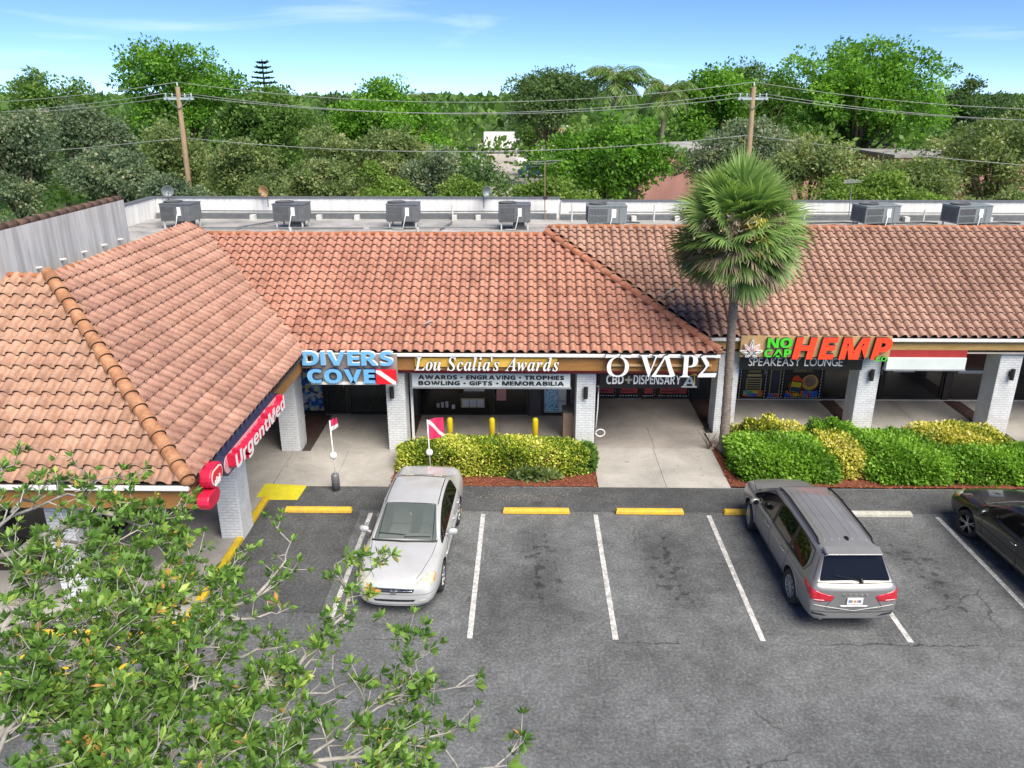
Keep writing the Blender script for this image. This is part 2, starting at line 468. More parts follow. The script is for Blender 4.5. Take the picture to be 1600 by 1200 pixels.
M['wood_pole'] = pm('wood_pole', (0.30, 0.215, 0.13), (0.21, 0.15, 0.095), 3, 0.85, fine=0.25, bscale=14, sc3=(4, 4, 0.5))
M['wire'] = pm('wire', (0.33, 0.34, 0.35), (0.26, 0.27, 0.28), 2, 0.5)
M['insul'] = pm('insul', (0.42, 0.50, 0.52), (0.35, 0.42, 0.44), 6, 0.4)
M['bark'] = pm('bark', (0.13, 0.10, 0.075), (0.08, 0.062, 0.048), 4, 0.9, fine=0.3, bscale=18, bs=0.5, sc3=(3, 3, 0.8), bd=0.03)
M['bark_pale'] = pm('bark_pale', (0.40, 0.38, 0.35), (0.25, 0.235, 0.215), 9, 0.85, fine=0.25, bscale=60, bs=0.4)
M['palm_trunk'] = pm('palm_trunk', (0.30, 0.25, 0.21), (0.17, 0.14, 0.115), 7, 0.9, fine=0.3, bscale=16, bs=0.7, sc3=(1, 1, 3.0), bd=0.03)
M['mulch'] = pm('mulch', (0.25, 0.075, 0.035), (0.14, 0.04, 0.022), 9, 0.95, fine=0.5, bscale=38, bs=1.0, bd=0.05)
M['paver'] = pm('paver', (0.085, 0.042, 0.034), (0.055, 0.03, 0.026), 9, 0.85, fine=0.3, bscale=30, bs=0.3)
M['grout'] = pm('grout', (0.05, 0.042, 0.038), None, 5, 0.95)
M['grass'] = pm('grass', (0.075, 0.12, 0.03), (0.05, 0.075, 0.025), 0.2, 0.95, fine=0.35, bscale=3.0)
M['lot_pale'] = pm('lot_pale', (0.42, 0.38, 0.33), (0.33, 0.30, 0.265), 0.12, 0.9, fine=0.15, bscale=2)
M['letter_white'] = pm('letter_white', (0.80, 0.80, 0.78), (0.74, 0.74, 0.72), 4, 0.4)
M['letter_blue'] = pm('letter_blue', (0.13, 0.40, 0.72), (0.19, 0.47, 0.76), 3, 0.4)
M['letter_return'] = pm('letter_return', (0.03, 0.035, 0.045), None, 4, 0.5)
M['letter_navy'] = pm('letter_navy', (0.02, 0.05, 0.16), None, 4, 0.5)
M['sign_grey'] = pm('sign_grey', (0.30, 0.27, 0.24), (0.25, 0.22, 0.20), 3, 0.6)
M['sign_white'] = pm('sign_white', (0.66, 0.71, 0.70), (0.60, 0.65, 0.64), 2, 0.4)
M['sign_red'] = pm('sign_red', (0.72, 0.015, 0.03), (0.65, 0.012, 0.025), 3, 0.35)
M['sign_orange'] = pm('sign_orange', (0.84, 0.075, 0.025), (0.78, 0.06, 0.02), 3, 0.35)
M['sign_green'] = pm('sign_green', (0.07, 0.62, 0.03), (0.06, 0.55, 0.025), 3, 0.35)
M['sign_tan'] = pm('sign_tan', (0.50, 0.33, 0.16), (0.44, 0.28, 0.13), 2, 0.5)
M['sign_gold'] = pm('sign_gold', (0.72, 0.46, 0.08), (0.62, 0.38, 0.05), 3, 0.4)
M['sign_black'] = pm('sign_black', (0.012, 0.012, 0.014), None, 3, 0.35)
M['sign_pink'] = pm('sign_pink', (0.56, 0.014, 0.055), (0.48, 0.012, 0.045), 3, 0.35)
M['flag_pink'] = pm('flag_pink', (0.72, 0.035, 0.13), (0.66, 0.03, 0.11), 4, 0.7)
M['navy'] = pm('navy', (0.02, 0.025, 0.06), None, 3, 0.4)
M['tan_box'] = pm('tan_box', (0.42, 0.30, 0.22), (0.36, 0.25, 0.18), 3, 0.7)
M['coping'] = tile_mat('coping', (0.10, 0.062, 0.046), (0.065, 0.045, 0.036), (0.14, 0.085, 0.06))
def glass_mat(name, tintc, rough=0.03, alpha=0.55):
    m, n, l, b = mk(name)
    b.inputs['Base Color'].default_value = (*tintc, 1)
    b.inputs['Roughness'].default_value = rough
    b.inputs['Specular IOR Level'].default_value = 0.6
    t = n.new('ShaderNodeBsdfTransparent'); t.inputs['Color'].default_value = (0.80, 0.84, 0.84, 1)
    mx = n.new('ShaderNodeMixShader'); mx.inputs[0].default_value = alpha
    l.new(t.outputs[0], mx.inputs[1]); l.new(b.outputs[0], mx.inputs[2])
    l.new(mx.outputs[0], n['Material Output'].inputs['Surface'])
    return m
M['dive_glass'] = glass_mat('dive_glass', (0.04, 0.04, 0.04), 0.03, 0.22)
M['shop_glass'] = glass_mat('shop_glass', (0.035, 0.03, 0.028), 0.03, 0.5)
M['shop_glass_dark'] = glass_mat('shop_glass_dark', (0.03, 0.026, 0.025), 0.05, 0.85)

# ------------------------------------------------------------------ lettering
def _map(s, up, lo):
    return ''.join(chr(up+ord(c)-65) if 'A' <= c <= 'Z' else chr(lo+ord(c)-97) if 'a' <= c <= 'z' else c for c in s)
SANSB = lambda s: _map(s, 0x1D5D4, 0x1D5EE)
SANSBI = lambda s: _map(s, 0x1D63C, 0x1D656)
SERIFBI = lambda s: _map(s, 0x1D468, 0x1D482)
SERIFB = lambda s: _map(s, 0x1D400, 0x1D41A)
def text_data(body, depth=0.0, offset=0.0, spacing=1.0, shear=0.0):
    c = bpy.data.curves.new('text', 'FONT')
    c.body = body; c.size = 1.0; c.extrude = depth/2; c.offset = offset; c.space_character = spacing; c.shear = shear
    c.resolution_u = 3; c.fill_mode = 'BOTH' if depth else 'FRONT'
    o = bpy.data.objects.new('text', c); COL.objects.link(o)
    bpy.context.view_layer.update()
    dg = bpy.context.evaluated_depsgraph_get()
    me = o.evaluated_get(dg).to_mesh()
    V = np.array([v.co[:] for v in me.vertices], dtype=float).reshape(-1, 3)
    F = [tuple(p.vertices) for p in me.polygons]
    o.evaluated_get(dg).to_mesh_clear()
    bpy.data.objects.remove(o); bpy.data.curves.remove(c)
    return V, F
def bar_I(depth):
    mb = MB(); mb.box(0.09, 0.25, 0, 0.714, -depth/2, depth/2)
    return np.array(mb.v), list(mb.f)
def place_text(V, M4):
    return [tuple(M4 @ Vector(p)) for p in V]
def frame(origin, ux, uz):
    """matrix taking text x -> ux, text y -> uz, text z -> outward"""
    ux, uz = Vector(ux), Vector(uz)
    n = ux.cross(uz).normalized()
    return Matrix(((ux.x, uz.x, n.x, origin[0]), (ux.y, uz.y, n.y, origin[1]), (ux.z, uz.z, n.z, origin[2]), (0, 0, 0, 1)))
def letters(parent, body, style, org, width, height, depth, face, side, ux=(1,0,0), uz=(0,0,1), spacing=1.0, name='letter', offset=0.0, one=False, gap=0.0, shear=0.0):
    """channel letters fitted to width x height; one object for each letter, or one mesh"""
    sty = style or (lambda s: s)
    chars = []
    x = 0.0
    for ch in body:
        if ch == ' ':
            x += 0.32*spacing; continue
        if ch == 'I' and style in (SANSB, SANSBI):
            V, F = bar_I(depth)
        else:
            V, F = text_data(sty(ch), depth, offset)
        if ch in '℧': pass
        V = V.copy(); V[:,0] += shear*V[:,1]; w0 = V[:,0].min(); V[:,0] += x - w0
        x = V[:,0].max() + (0.075+gap)*spacing
        chars.append((V, F))
    allv = np.vstack([c[0] for c in chars])
    mn, mx = allv.min(0), allv.max(0)
    s = np.array([width/(mx[0]-mn[0]), height/(mx[1]-mn[1]), 1.0])
    MF = frame(org, ux, uz)
    objs = []
    big = MB()
    for V, F in chars:
        W = (V - np.array([mn[0], mn[1], 0]))*s
        mb = big if one else MB()
        pts = place_text(W, MF)
        n = len(mb.v)
        mb.v += pts
        for f in F:
            zs = [W[i][2] for i in f]
            mb.f.append(tuple(i+n for i in f))
            mb.m.append(0 if (depth == 0 or min(zs) > depth/2-1e-5) else 1)
        if not one:
            objs.append(mb.build(name, [face, side], parent, fix=False))
    if one: objs.append(big.build(name, [face, side], parent, fix=False))
    return objs
# ------------------------------------------------------------------ ground, lot, walkways
rng = random.Random(11)
nrg = np.random.default_rng(5)

g = MB(); g.quad((-3000, -400, -0.06), (3000, -400, -0.06), (3000, 5000, -0.06), (-3000, 5000, -0.06))
struct(g.build('ground', M['grass']))
g = MB(); g.quad((-60, -30, 0), (60, -30, 0), (60, 18.32, 0), (-60, 18.32, 0))
struct(g.build('parking_lot', M['asphalt']))
g = MB(); g.quad((-6.36, 16.98, 0.004), (40, 17.10, 0.004), (40, 18.3, 0.004), (-6.36, 18.25, 0.004))
struct(g.build('asphalt_strip', M['asphalt_new']))
g = MB(); g.quad((-6.36, 12.9, 0.004), (-3.95, 12.9, 0.004), (-3.95, 16.97, 0.004), (-6.36, 16.97, 0.004))
struct(g.build('asphalt_patch', M['asphalt_new']))

# stall lines: (front end, back end) on the lot
def strip(name, a, b, w, z, mat):
    a, b = Vector((*a, z)), Vector((*b, z))
    d = (b-a).normalized(); r = Vector((-d.y, d.x, 0))*w/2
    mb = MB()
    n = 14
    for i in range(n):
        p, q = a.lerp(b, i/n), a.lerp(b, (i+1)/n)
        e = [rng.uniform(0.96, 1.05) for _ in range(4)]
        if i == 0: ew = e
        mb.add([p-r*ew[2], p+r*ew[3], q+r*e[3], q-r*e[2]], [(0,1,2,3)]); ew = e
    return struct(mb.build(name, mat))
LX = [-3.69, -0.95, 1.78, 4.52, 7.26, 10.02]
for i, x in enumerate(LX):
    strip('stall_line', (x+0.005, 16.86), (x-0.02, 12.17), 0.105, 0.009, M['line_white'])
# yellow hatching on the lot in front of the corner walkway
for a, b in [((-11.5, 11.05), (-5.9, 11.10)), ((-5.9, 11.10), (-6.3, 12.3)), ((-8.3, 11.08), (-7.2, 11.98)), ((-7.3, 11.08), (-6.5, 11.95)), ((-9.6, 11.07), (-8.5, 11.98))]:
    strip('hatch_line', a, b, 0.10, 0.009, M['yellow_paint'])

# walkway slabs on a dark joint base
WB = MB()
for r_ in [(-20, -6.52, 12.2, 20.3), (-9.3, 2.0, 20.3, 23.6), (2.0, 6.3, 20.3, 25.0), (6.3, 30, 21.25, 25.0)]:
    WB.quad((r_[0], r_[2], 0.02), (r_[1], r_[2], 0.02), (r_[1], r_[3], 0.02), (r_[0], r_[3], 0.02))
walk = struct(WB.build('walkway', M['grout']))
def slab(x0, x1, y0, y1, z0=0.062, z1=0.062, mat='concrete', parent=None):
    j = 0.004
    mb = MB()
    x0 += j; x1 -= j; y0 += j; y1 -= j
    mb.hexa([(x0,y0,-0.03),(x1,y0,-0.03),(x1,y1,-0.03),(x0,y1,-0.03),(x0,y0,z0),(x1,y0,z0),(x1,y1,z1),(x0,y1,z1)])
    return mb.build('slab', M[mat], parent or walk, bevel=0.004, seg=1)
# corner walkway
for y0, y1 in [(12.2, 14.2), (14.2, 16.2), (16.2, 18.25), (18.25, 20.3)]:
    slab(-9.3, -7.9, y0, y1); slab(-7.9, -6.52, y0, y1)
for x0 in (-15.3, -13.3, -11.3): slab(x0, x0+2, 12.2, 14.2)
# aprons that slope down to the lot
slab(-6.52, -4.95, 18.25, 20.3, 0.014, 0.062); slab(-4.95, -3.45, 18.25, 20.3, 0.014, 0.062)
slab(1.98, 3.75, 18.3, 20.6, 0.014, 0.062); slab(3.75, 5.42, 18.3, 20.6, 0.014, 0.062)
# under the canopy
slab(-6.05, -3.75, 20.3, 23.1); slab(-9.3, -6.9, 20.3, 23.1)
slab(-3.2, -0.7, 20.3, 23.1, mat='concrete_shade'); slab(-0.7, 2.0, 20.3, 23.1, mat='concrete_shade')
slab(2.0, 3.8, 20.6, 22.2, mat='concrete_shade'); slab(3.8, 5.5, 20.6, 22.2, mat='concrete_shade'); slab(2.0, 5.55, 22.2, 24.62, mat='concrete_shade')
slab(6.2, 8.0, 21.3, 24.62); slab(8.0, 9.85, 21.3, 24.62); slab(10.35, 12.2, 21.3, 24.62); slab(12.2, 13.95, 21.3, 24.62)
slab(14.5, 16.4, 21.3, 24.62); slab(16.4, 18.4, 21.3, 24.62)
slab(5.44, 5.9, 20.75, 21.75, mat='concrete')

# brick paver strips across the walkway
brick_me = None
def paver_strip(x0, x1, y0, y1, label):
    global brick_me
    mb = MB(); mb.box(x0, x1, y0, y1, 0.022, 0.046)
    base = struct(mb.build('paver_strip', M['grout']))
    if brick_me is None:
        b = MB(); b.box(-0.095, 0.095, -0.045, 0.045, 0, 0.02)
        brick_me = b.mesh('brick', M['paver'])
    ny = int((y1-y0)/0.1); nx = max(1, round((x1-x0)/0.2))
    for j in range(ny):
        for i in range(nx):
            o = bpy.data.objects.new('brick', brick_me)
            COL.objects.link(o); o.parent = base
            off = 0.1 if j % 2 else 0.0
            x = x0 + 0.1 + i*0.2 + off
            if x > x1 - 0.05: continue
            o.location = (x, y0 + 0.05 + j*0.1, 0.044 + rng.uniform(-0.003, 0.003))
paver_strip(-6.75, -6.07, 20.95, 23.05, '')
paver_strip(-3.72, -3.22, 21.0, 23.05, '')
paver_strip(5.57, 6.17, 22.3, 24.6, '')
paver_strip(9.87, 10.33, 22.55, 24.6, '')
paver_strip(13.97, 14.48, 22.5, 24.6, '')

# painted kerb along the corner walkway and the yellow ramp
def kerb_run(pts, w=0.15, h=0.11, mat='yellow_paint'):
    mb = MB()
    for a, b in zip(pts[:-1], pts[1:]):
        a3, b3 = Vector((*a, h/2)), Vector((*b, h/2))
        mb.beam(a3, b3, w, h)
    return struct(mb.build('kerb', M[mat], bevel=0.02))
kerb_run([(-6.44, 17.5), (-6.44, 15.2)]); kerb_run([(-6.44, 15.19), (-6.44, 12.9)])
kc = [(-6.44 - 0.75*(1-math.cos(t)), 12.89 - 0.75*math.sin(t)) for t in [i*PI/16 for i in range(9)]]
kerb_run(kc); kerb_run([(-7.2, 12.14), (-9.6, 12.12)]); kerb_run([(-9.61, 12.12), (-12.5, 12.1)])
mb = MB()
mb.hexa([(-6.70,17.50,0.006),(-5.66,17.50,0.006),(-5.62,18.24,0.006),(-6.70,18.24,0.006),(-6.70,17.52,0.075),(-5.75,17.52,0.012),(-5.64,18.24,0.03),(-6.70,18.24,0.08)])
struct(mb.build('yellow_ramp', M['yellow_ramp']))

# mulch beds with loose chips
def bed(x0, x1, y0, y1):
    nx, ny = int((x1-x0)*5)+1, int((y1-y0)*5)+1
    V = []
    for j in range(ny+1):
        for i in range(nx+1):
            e = min(i, nx-i, j, ny-j)
            V.append((x0+(x1-x0)*i/nx, y0+(y1-y0)*j/ny, (0.012 if e == 0 else 0.05+rng.uniform(-0.015, 0.02))))
    F = [(j*(nx+1)+i, j*(nx+1)+i+1, (j+1)*(nx+1)+i+1, (j+1)*(nx+1)+i) for j in range(ny) for i in range(nx)]
    b = struct(nobj('mulch_bed', np_mesh('mulch_bed', V, F, M['mulch'], smooth=True)))
    n = int((x1-x0)*(y1-y0)*330)
    C = np.stack([nrg.uniform(x0-0.02, x1+0.02, n), nrg.uniform(y0-0.05, y1, n), nrg.uniform(0.045, 0.075, n)], 1)
    C[:,2] = np.where((C[:,1] < y0+0.12), 0.03, C[:,2])
    a = nrg.uniform(0, PI, n); L = nrg.uniform(0.015, 0.045, n); W = nrg.uniform(0.005, 0.012, n)
    d = np.stack([np.cos(a), np.sin(a), nrg.uniform(-.3, .3, n)], 1); s_ = np.stack([-np.sin(a), np.cos(a), nrg.uniform(-.3, .3, n)], 1)
    Q = np.stack([C-d*L[:,None]-s_*W[:,None], C+d*L[:,None]-s_*W[:,None], C+d*L[:,None]+s_*W[:,None], C-d*L[:,None]+s_*W[:,None]], 1)
    o = nobj('mulch_chips', np_mesh('mulch_chips', Q.reshape(-1, 3), np.arange(4*n).reshape(-1, 4), M['chips'], np.repeat(nrg.random(n), 4)), b)
    tag(o, kind='stuff')
M['chips'] = leafmat('chips', [(0.0, (0.10, 0.03, 0.018)), (0.5, (0.27, 0.075, 0.035)), (1.0, (0.40, 0.15, 0.075))], 0.9, 0.0)
bed(-3.44, 1.96, 18.32, 20.28)
bed(5.43, 24.0, 18.36, 21.24)
# pale leaf litter scattered on the dark strip before the clipped hedge
n = 260
C = np.stack([nrg.normal(0.2, 0.75, n), nrg.normal(17.75, 0.16, n), np.full(n, 0.012)], 1)
a = nrg.uniform(0, PI, n); L = nrg.uniform(0.008, 0.022, n)[:,None]
d = np.stack([np.cos(a), np.sin(a), np.zeros(n)], 1); s_ = np.stack([-np.sin(a), np.cos(a), np.zeros(n)], 1)
Q = np.stack([C-d*L, C-s_*L*.5, C+d*L, C+s_*L*.5], 1)
M['litter'] = leafmat('litter', [(0, (0.30, 0.22, 0.13)), (1, (0.50, 0.43, 0.30))], 0.9, 0.0)
tag(nobj('leaf_litter', np_mesh('leaf_litter', Q.reshape(-1,3), np.arange(4*n).reshape(-1,4), M['litter'], np.repeat(nrg.random(n), 4))),
    'pale dry leaf litter scattered on the asphalt before the clipped hedge', 'leaf litter', kind='stuff')
# ------------------------------------------------------------------ the shop wings
EZ = 3.125
wing_corner = thing('shop_building', 'corner wing with tan tiled hip roof, nearest the camera at left', 'building', (-10, 16, 0))
wing_mid = thing('shop_building', 'middle wing with pinkish tiled roof between the valley and the raised hip', 'building', (-2, 22, 0))
wing_right = thing('shop_building', 'right wing with buff tiled roof set back behind the fan palm', 'building', (12, 24, 0))

# one S-shaped clay tile: u across, s up the slope, n away from the roof
TW, TC = 0.28, 0.322
def tile_profile():
    P = []
    for k in range(7):                                   # barrel
        t = PI*k/6
        P.append((0.092 - 0.092*math.cos(t), 0.092*math.sin(t) if 0 < k < 6 else 0.006))
    P += [(0.205, -0.008), (0.245, -0.012), (0.272, -0.006), (TW+0.008, 0.012)]
    return P
TP = tile_profile()
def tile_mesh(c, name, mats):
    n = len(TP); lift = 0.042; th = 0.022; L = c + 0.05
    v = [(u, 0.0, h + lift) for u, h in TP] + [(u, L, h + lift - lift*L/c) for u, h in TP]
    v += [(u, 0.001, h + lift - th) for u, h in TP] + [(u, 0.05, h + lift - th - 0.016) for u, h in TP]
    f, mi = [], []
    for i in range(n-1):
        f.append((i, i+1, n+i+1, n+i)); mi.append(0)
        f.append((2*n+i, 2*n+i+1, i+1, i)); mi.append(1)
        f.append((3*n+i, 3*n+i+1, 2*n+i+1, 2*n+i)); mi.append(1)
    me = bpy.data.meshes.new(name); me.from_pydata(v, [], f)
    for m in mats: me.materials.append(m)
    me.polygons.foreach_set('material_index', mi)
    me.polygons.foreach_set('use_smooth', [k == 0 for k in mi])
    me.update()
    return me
def slope(wing, O, U, run, rise, poly, mat, keep, name='roof'):
    """a tiled roof face: O eave corner, U along the eave, S up the slope, poly = outline in metres (u, horizontal run)"""
    O, U = Vector(O), Vector(U)
    H = Vector((-U.y, U.x, 0))                            # uphill, horizontal
    L = math.hypot(run, rise)
    S = (H*run + Vector((0,0,rise)))/L
    N = U.cross(S)
    c = L/16.0
    pol = [(u, h*L/run) for u, h in poly]
    W3 = Matrix(((U.x,S.x,N.x,O.x),(U.y,S.y,N.y,O.y),(U.z,S.z,N.z,O.z),(0,0,0,1)))
    mb = MB()
    mb.add([W3 @ Vector((u, s, -0.01)) for u, s in pol] + [W3 @ Vector((u, s, -0.05)) for u, s in pol],
           [tuple(range(len(pol))), tuple(reversed(range(len(pol), 2*len(pol))))] + [(i, len(pol)+i, len(pol)+(i+1) % len(pol), (i+1) % len(pol)) for i in range(len(pol))])
    deck = mb.build(name, M['tile_shade'], wing)
    base = tile_mesh(c, 'tile', [mat, M['tile_shade']])
    u0, u1 = min(p[0] for p in pol), max(p[0] for p in pol)
    edges = []
    for i in range(len(pol)):
        a, b = Vector(pol[i]), Vector(pol[(i+1) % len(pol)])
        d = (b-a).normalized(); nrm = Vector((-d.y, d.x))  # inward for a counter-clockwise outline
        edges.append((a, nrm))
    full, part = [], []
    for j in range(16):
        for i in range(int((u1-u0)/TW)+2):
            u, s = u0 + i*TW - 0.1, j*c
            cor = [(u, s), (u+TW, s), (u+TW, s+c), (u, s+c)]
            cut = []
            out = False
            for k, (a, nn) in enumerate(edges):
                ds = [(Vector(q)-a).dot(nn) for q in cor]
                if max(ds) <= 0.02: out = True; break
                if min(ds) < -0.005 and abs(nn.x) > 0.05: cut.append(k)
            if out: continue
            (part if cut else full).append((u, s, cut))
    cp = cam.location
    allt = full + part
    allt.sort(key=lambda t: ((W3 @ Vector((t[0]+TW/2, t[1]+c/2, 0)))-cp).length)
    rest = MB()
    nb = len(base.vertices)
    made = 0
    for idx, (u, s, cut) in enumerate(allt):
        T = W3 @ Matrix.Translation((u, s + rng.uniform(-0.006, 0.006), rng.uniform(0, 0.004))) @ Matrix.Rotation(rng.uniform(-0.006, 0.006), 4, 'Z')
        if cut:
            bm = bmesh.new(); bm.from_mesh(base)
            for k in cut:
                a, nn = edges[k]
                bmesh.ops.bisect_plane(bm, geom=bm.verts[:]+bm.edges[:]+bm.faces[:], plane_co=(a.x-u, a.y-s, 0), plane_no=(-nn.x, -nn.y, 0), clear_outer=True)
            if len(bm.faces) == 0: bm.free(); continue
            me = bpy.data.meshes.new('tile'); bm.to_mesh(me); bm.free()
            for m in base.materials:
                if len(me.materials) < 2: me.materials.append(m)
        else: me = base
        if made < keep:
            o = bpy.data.objects.new('tile', me); COL.objects.link(o)
            o.parent = deck; o.matrix_local = T
            made += 1
        else:
            rest.add([T @ v.co for v in me.vertices], [tuple(p.vertices) for p in me.polygons])
            rest.m[-len(me.polygons):] = [p.material_index for p in me.polygons]
    if rest.v:
        o = rest.build('tile_courses', [mat, M['tile_shade']], deck, fix=False)
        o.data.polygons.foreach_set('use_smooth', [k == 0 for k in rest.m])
        tag(o, kind='stuff')
    return deck
def hip_caps(parent, a, b, mat, r=0.125, step=0.36, lift=0.05):
    a, b = Vector(a), Vector(b)
    d = (b-a); n = max(1, int(d.length/step)); d.normalize()
    side = d.cross(Vector((0,0,1))).normalized(); up = side.cross(d)
    L = (b-a).length/n
    m = MB()
    vs, fs, K = [], [], 8
    for t, y, rr in ((0, 0.0, r*1.10), (1, L+0.06, r*0.92)):
        for k in range(K+1):
            ang = PI*(k/K)*1.12 - PI*0.06
            vs.append((math.cos(ang)*rr, y, math.sin(ang)*rr*0.9 + (0.028 if t == 0 else 0.0)))
    for k in range(K+1):
        ang = PI*(k/K)*1.12 - PI*0.06
        vs.append((math.cos(ang)*r*0.92, 0.012, math.sin(ang)*r*0.74 + 0.02))
    for k in range(K): fs.append((k, k+1, K+1+k+1, K+1+k))
    q = [(2*(K+1)+k, 2*(K+1)+k+1, k+1, k) for k in range(K)]
    m.add(vs, fs, 0); n0 = len(m.f); m.f += q; m.m += [1]*len(q)
    me = m.mesh('hip_tile', [mat, M['tile_shade']], fix=False)
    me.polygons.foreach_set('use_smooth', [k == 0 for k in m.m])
    for i in range(n):
        p = a + d*(L*i) + up*lift
        o = bpy.data.objects.new('hip_tile', me); COL.objects.link(o); o.parent = parent
        X = side
        T = Matrix(((X.x,d.x,up.x,p.x),(X.y,d.y,up.y,p.y),(X.z,d.z,up.z,p.z),(0,0,0,1)))
        o.matrix_local = T @ Matrix.Rotation(rng.uniform(-.02, .02), 4, 'Z')
def mortar(parent, a, b, w=0.2, h=0.07):
    a, b = Vector(a), Vector(b)
    n = int((b-a).length/0.28)
    pts = [a.lerp(b, i/n) + Vector((0, 0, rng.uniform(-0.012, 0.02))) for i in range(n+1)]
    m = MB(); m.tube(pts, [h*rng.uniform(0.8, 1.25) for _ in pts], 6)
    return m.build('ridge_mortar', M['mortar'], parent, smooth=True)

RUN, RISE, RISEL = 4.56, 2.40, 2.725
XL, YL, YE, XH, YR = -5.84, 12.26, 19.94, 5.27, 21.5
vx = RUN*RISE/RISEL                                     # where the valley reaches the middle ridge
front = slope(wing_corner, (-15.0, YL, EZ), (1,0,0), RUN, RISEL, [(0,0), (9.16,0), (4.60,RUN), (0,RUN)], M['tile_left'], 130, 'front_roof')
side = slope(wing_corner, (XL, YL, EZ), (0,1,0), RUN, RISEL, [(0,0), (YE-YL,0), (YE-YL+RUN,vx), (YE-YL+RUN,RUN), (RUN,RUN)], M['tile_side'], 170, 'side_roof')
mid = slope(wing_mid, (-10.5, YE, EZ), (1,0,0), RUN, RISE, [(10.5+XL,0), (10.5+XH,0), (10.5+XH-RUN,RUN), (10.5+XL-vx,RUN)], M['tile_mid'], 300)
rgt = slope(wing_right, (XH-RUN, YR, EZ), (1,0,0), RUN, RISE, [(RUN,0), (20,0), (20,RUN), (0,RUN)], M['tile_right'], 300)
zt, ztl = EZ+RISE, EZ+RISEL
# short return slope between the hip and the right wing
m = MB(); m.add([(XH,YE,EZ+.02),(XH,YR,EZ+.02),(XH-RUN,YR+RUN,zt+.02),(XH-RUN,YE+RUN,zt+.02)], [(0,1,2,3)])
m.build('return_roof', M['tile_right'], wing_mid)
hip_caps(front, (XL-0.05, YL+0.05, EZ+0.02), (XL-RUN, YL+RUN, ztl+0.02), M['tile_hip'], 0.135, 0.40, 0.055)
hip_caps(mid, (XH-0.05, YE+0.05, EZ+0.02), (XH-RUN, YE+RUN, zt+0.02), M['tile_hip_red'], 0.118, 0.40, 0.055)
m = MB(); m.lathe([(0.02,0.0),(0.11,0.01),(0.135,0.06),(0.12,0.14),(0.05,0.2)], (XL-0.06, YL+0.08, EZ-0.02), 12)
m.build('hip_end', M['tile_hip'], wing_corner, smooth=True)
m = MB(); m.lathe([(0.02,0.0),(0.10,0.01),(0.125,0.06),(0.11,0.13),(0.05,0.18)], (XH-0.06, YE+0.08, EZ-0.02), 12)
m.build('hip_end', M['tile_hip'], wing_mid, smooth=True)
mortar(wing_mid, (XL-vx, YE+RUN, zt+0.02), (XH-RUN, YE+RUN, zt+0.02))
mortar(wing_right, (XH-RUN+0.1, YR+RUN, zt+0.02), (20.7, YR+RUN, zt+0.02))
mortar(wing_corner, (-15, YL+RUN, ztl+0.01), (XL-RUN, YL+RUN, ztl+0.01), h=0.06)
mortar(wing_corner, (XL-RUN, YL+RUN+.05, ztl+0.01), (XL-RUN, YE+RUN, ztl+0.01), h=0.06)
mortar(wing_corner, (XL-RUN, YE+RUN, ztl), (XL-vx, YE+RUN, zt+.03), h=0.05)
# back faces behind the ridges down to the flat roof
m = MB(); m.box(XL-vx, XH-RUN, YE+RUN+0.03, YE+RUN+0.14, 4.6, zt); m.build('ridge_back', M['wall_tan'], wing_mid)
m = MB(); m.box(XH-RUN+.1, 20.7, YR+RUN+0.03, YR+RUN+0.14, 4.6, zt); m.build('ridge_back', M['wall_tan'], wing_right)
m = MB(); m.box(-10.52, -10.42, 17.0, YE+RUN+0.1, 4.6, ztl); m.box(-15, -10.53, YL+RUN+.03, YL+RUN+.12, 4.6, ztl); m.build('ridge_back', M['wall_tan'], wing_corner)
m = MB(); m.add([(XL-vx, YE+RUN+0.02, zt-.02), (XL-RUN, YE+RUN+0.02, ztl-.02), (XL-RUN, YE+RUN+0.02, 4.6), (XL-vx, YE+RUN+0.02, 4.6)], [(0,1,2,3)]); m.build('gable_end', M['wall_tan'], wing_corner)
# stray palm debris lying on the tiles
def debris(x, y, L, a, label):
    z = EZ + (y-(YE if x < 2.5 else YR))*RISE/RUN + 0.16
    d = Vector((math.cos(a), math.sin(a), math.sin(a)*RISE/RUN)).normalized()
    p = Vector((x, y, z)); m = MB()
    m.tube([p-d*L/2, p+Vector((0,0,0.03)), p+d*L/2], [0.012, 0.02, 0.03], 6)
    tag(m.build('palm_debris', M['bark_pale'], smooth=True), label, 'debris', 'debris on the tiles')
debris(4.3, 22.95, 0.7, 0.75, 'dry palm stalk lying on the right roof just beside the hip')
debris(-2.62, 20.75, 0.32, 0.6, 'short dry twig on the pinkish tiles near the roof valley')
# eaves: gutter, fascia boards, red beam band
def eave_x(wing, x0, x1, y, fmat, red=True, gutter=True, zb=2.60):
    if gutter:
        m = MB()
        m.box(x0, x1, y-0.035, y+0.05, EZ-0.105, EZ-0.012)
        m.build('gutter', M['white_paint'], wing, bevel=0.012)
    m = MB(); m.box(x0+0.02, x1-0.02, y+0.10, y+0.15, zb, EZ-0.11); m.build('fascia', M[fmat], wing, bevel=0.006)
    if red:
        m = MB(); m.box(x0+0.3, x1-0.3, y+0.46, y+0.60, 2.40, 2.61); m.build('beam_band', M['red_band'], wing)
eave_x(wing_mid, XL+0.06, XH-0.02, YE, 'fascia')
eave_x(wing_right, XH+0.05, 20.7, YR, 'fascia_tan', red=False, zb=2.74)
eave_x(wing_corner, -15, XL-0.02, YL, 'fascia', red=False)
m = MB(); m.box(XL-0.15, XL-0.10, YL+0.16, YE-0.05, 2.60, EZ-0.05); m.build('fascia', M['fascia'], wing_corner, bevel=0.006)
m = MB(); m.box(XL-0.03, XL+0.03, YL+0.1, YE-0.02, EZ-0.07, EZ-0.015); m.build('drip_edge', M['bronze'], wing_corner)
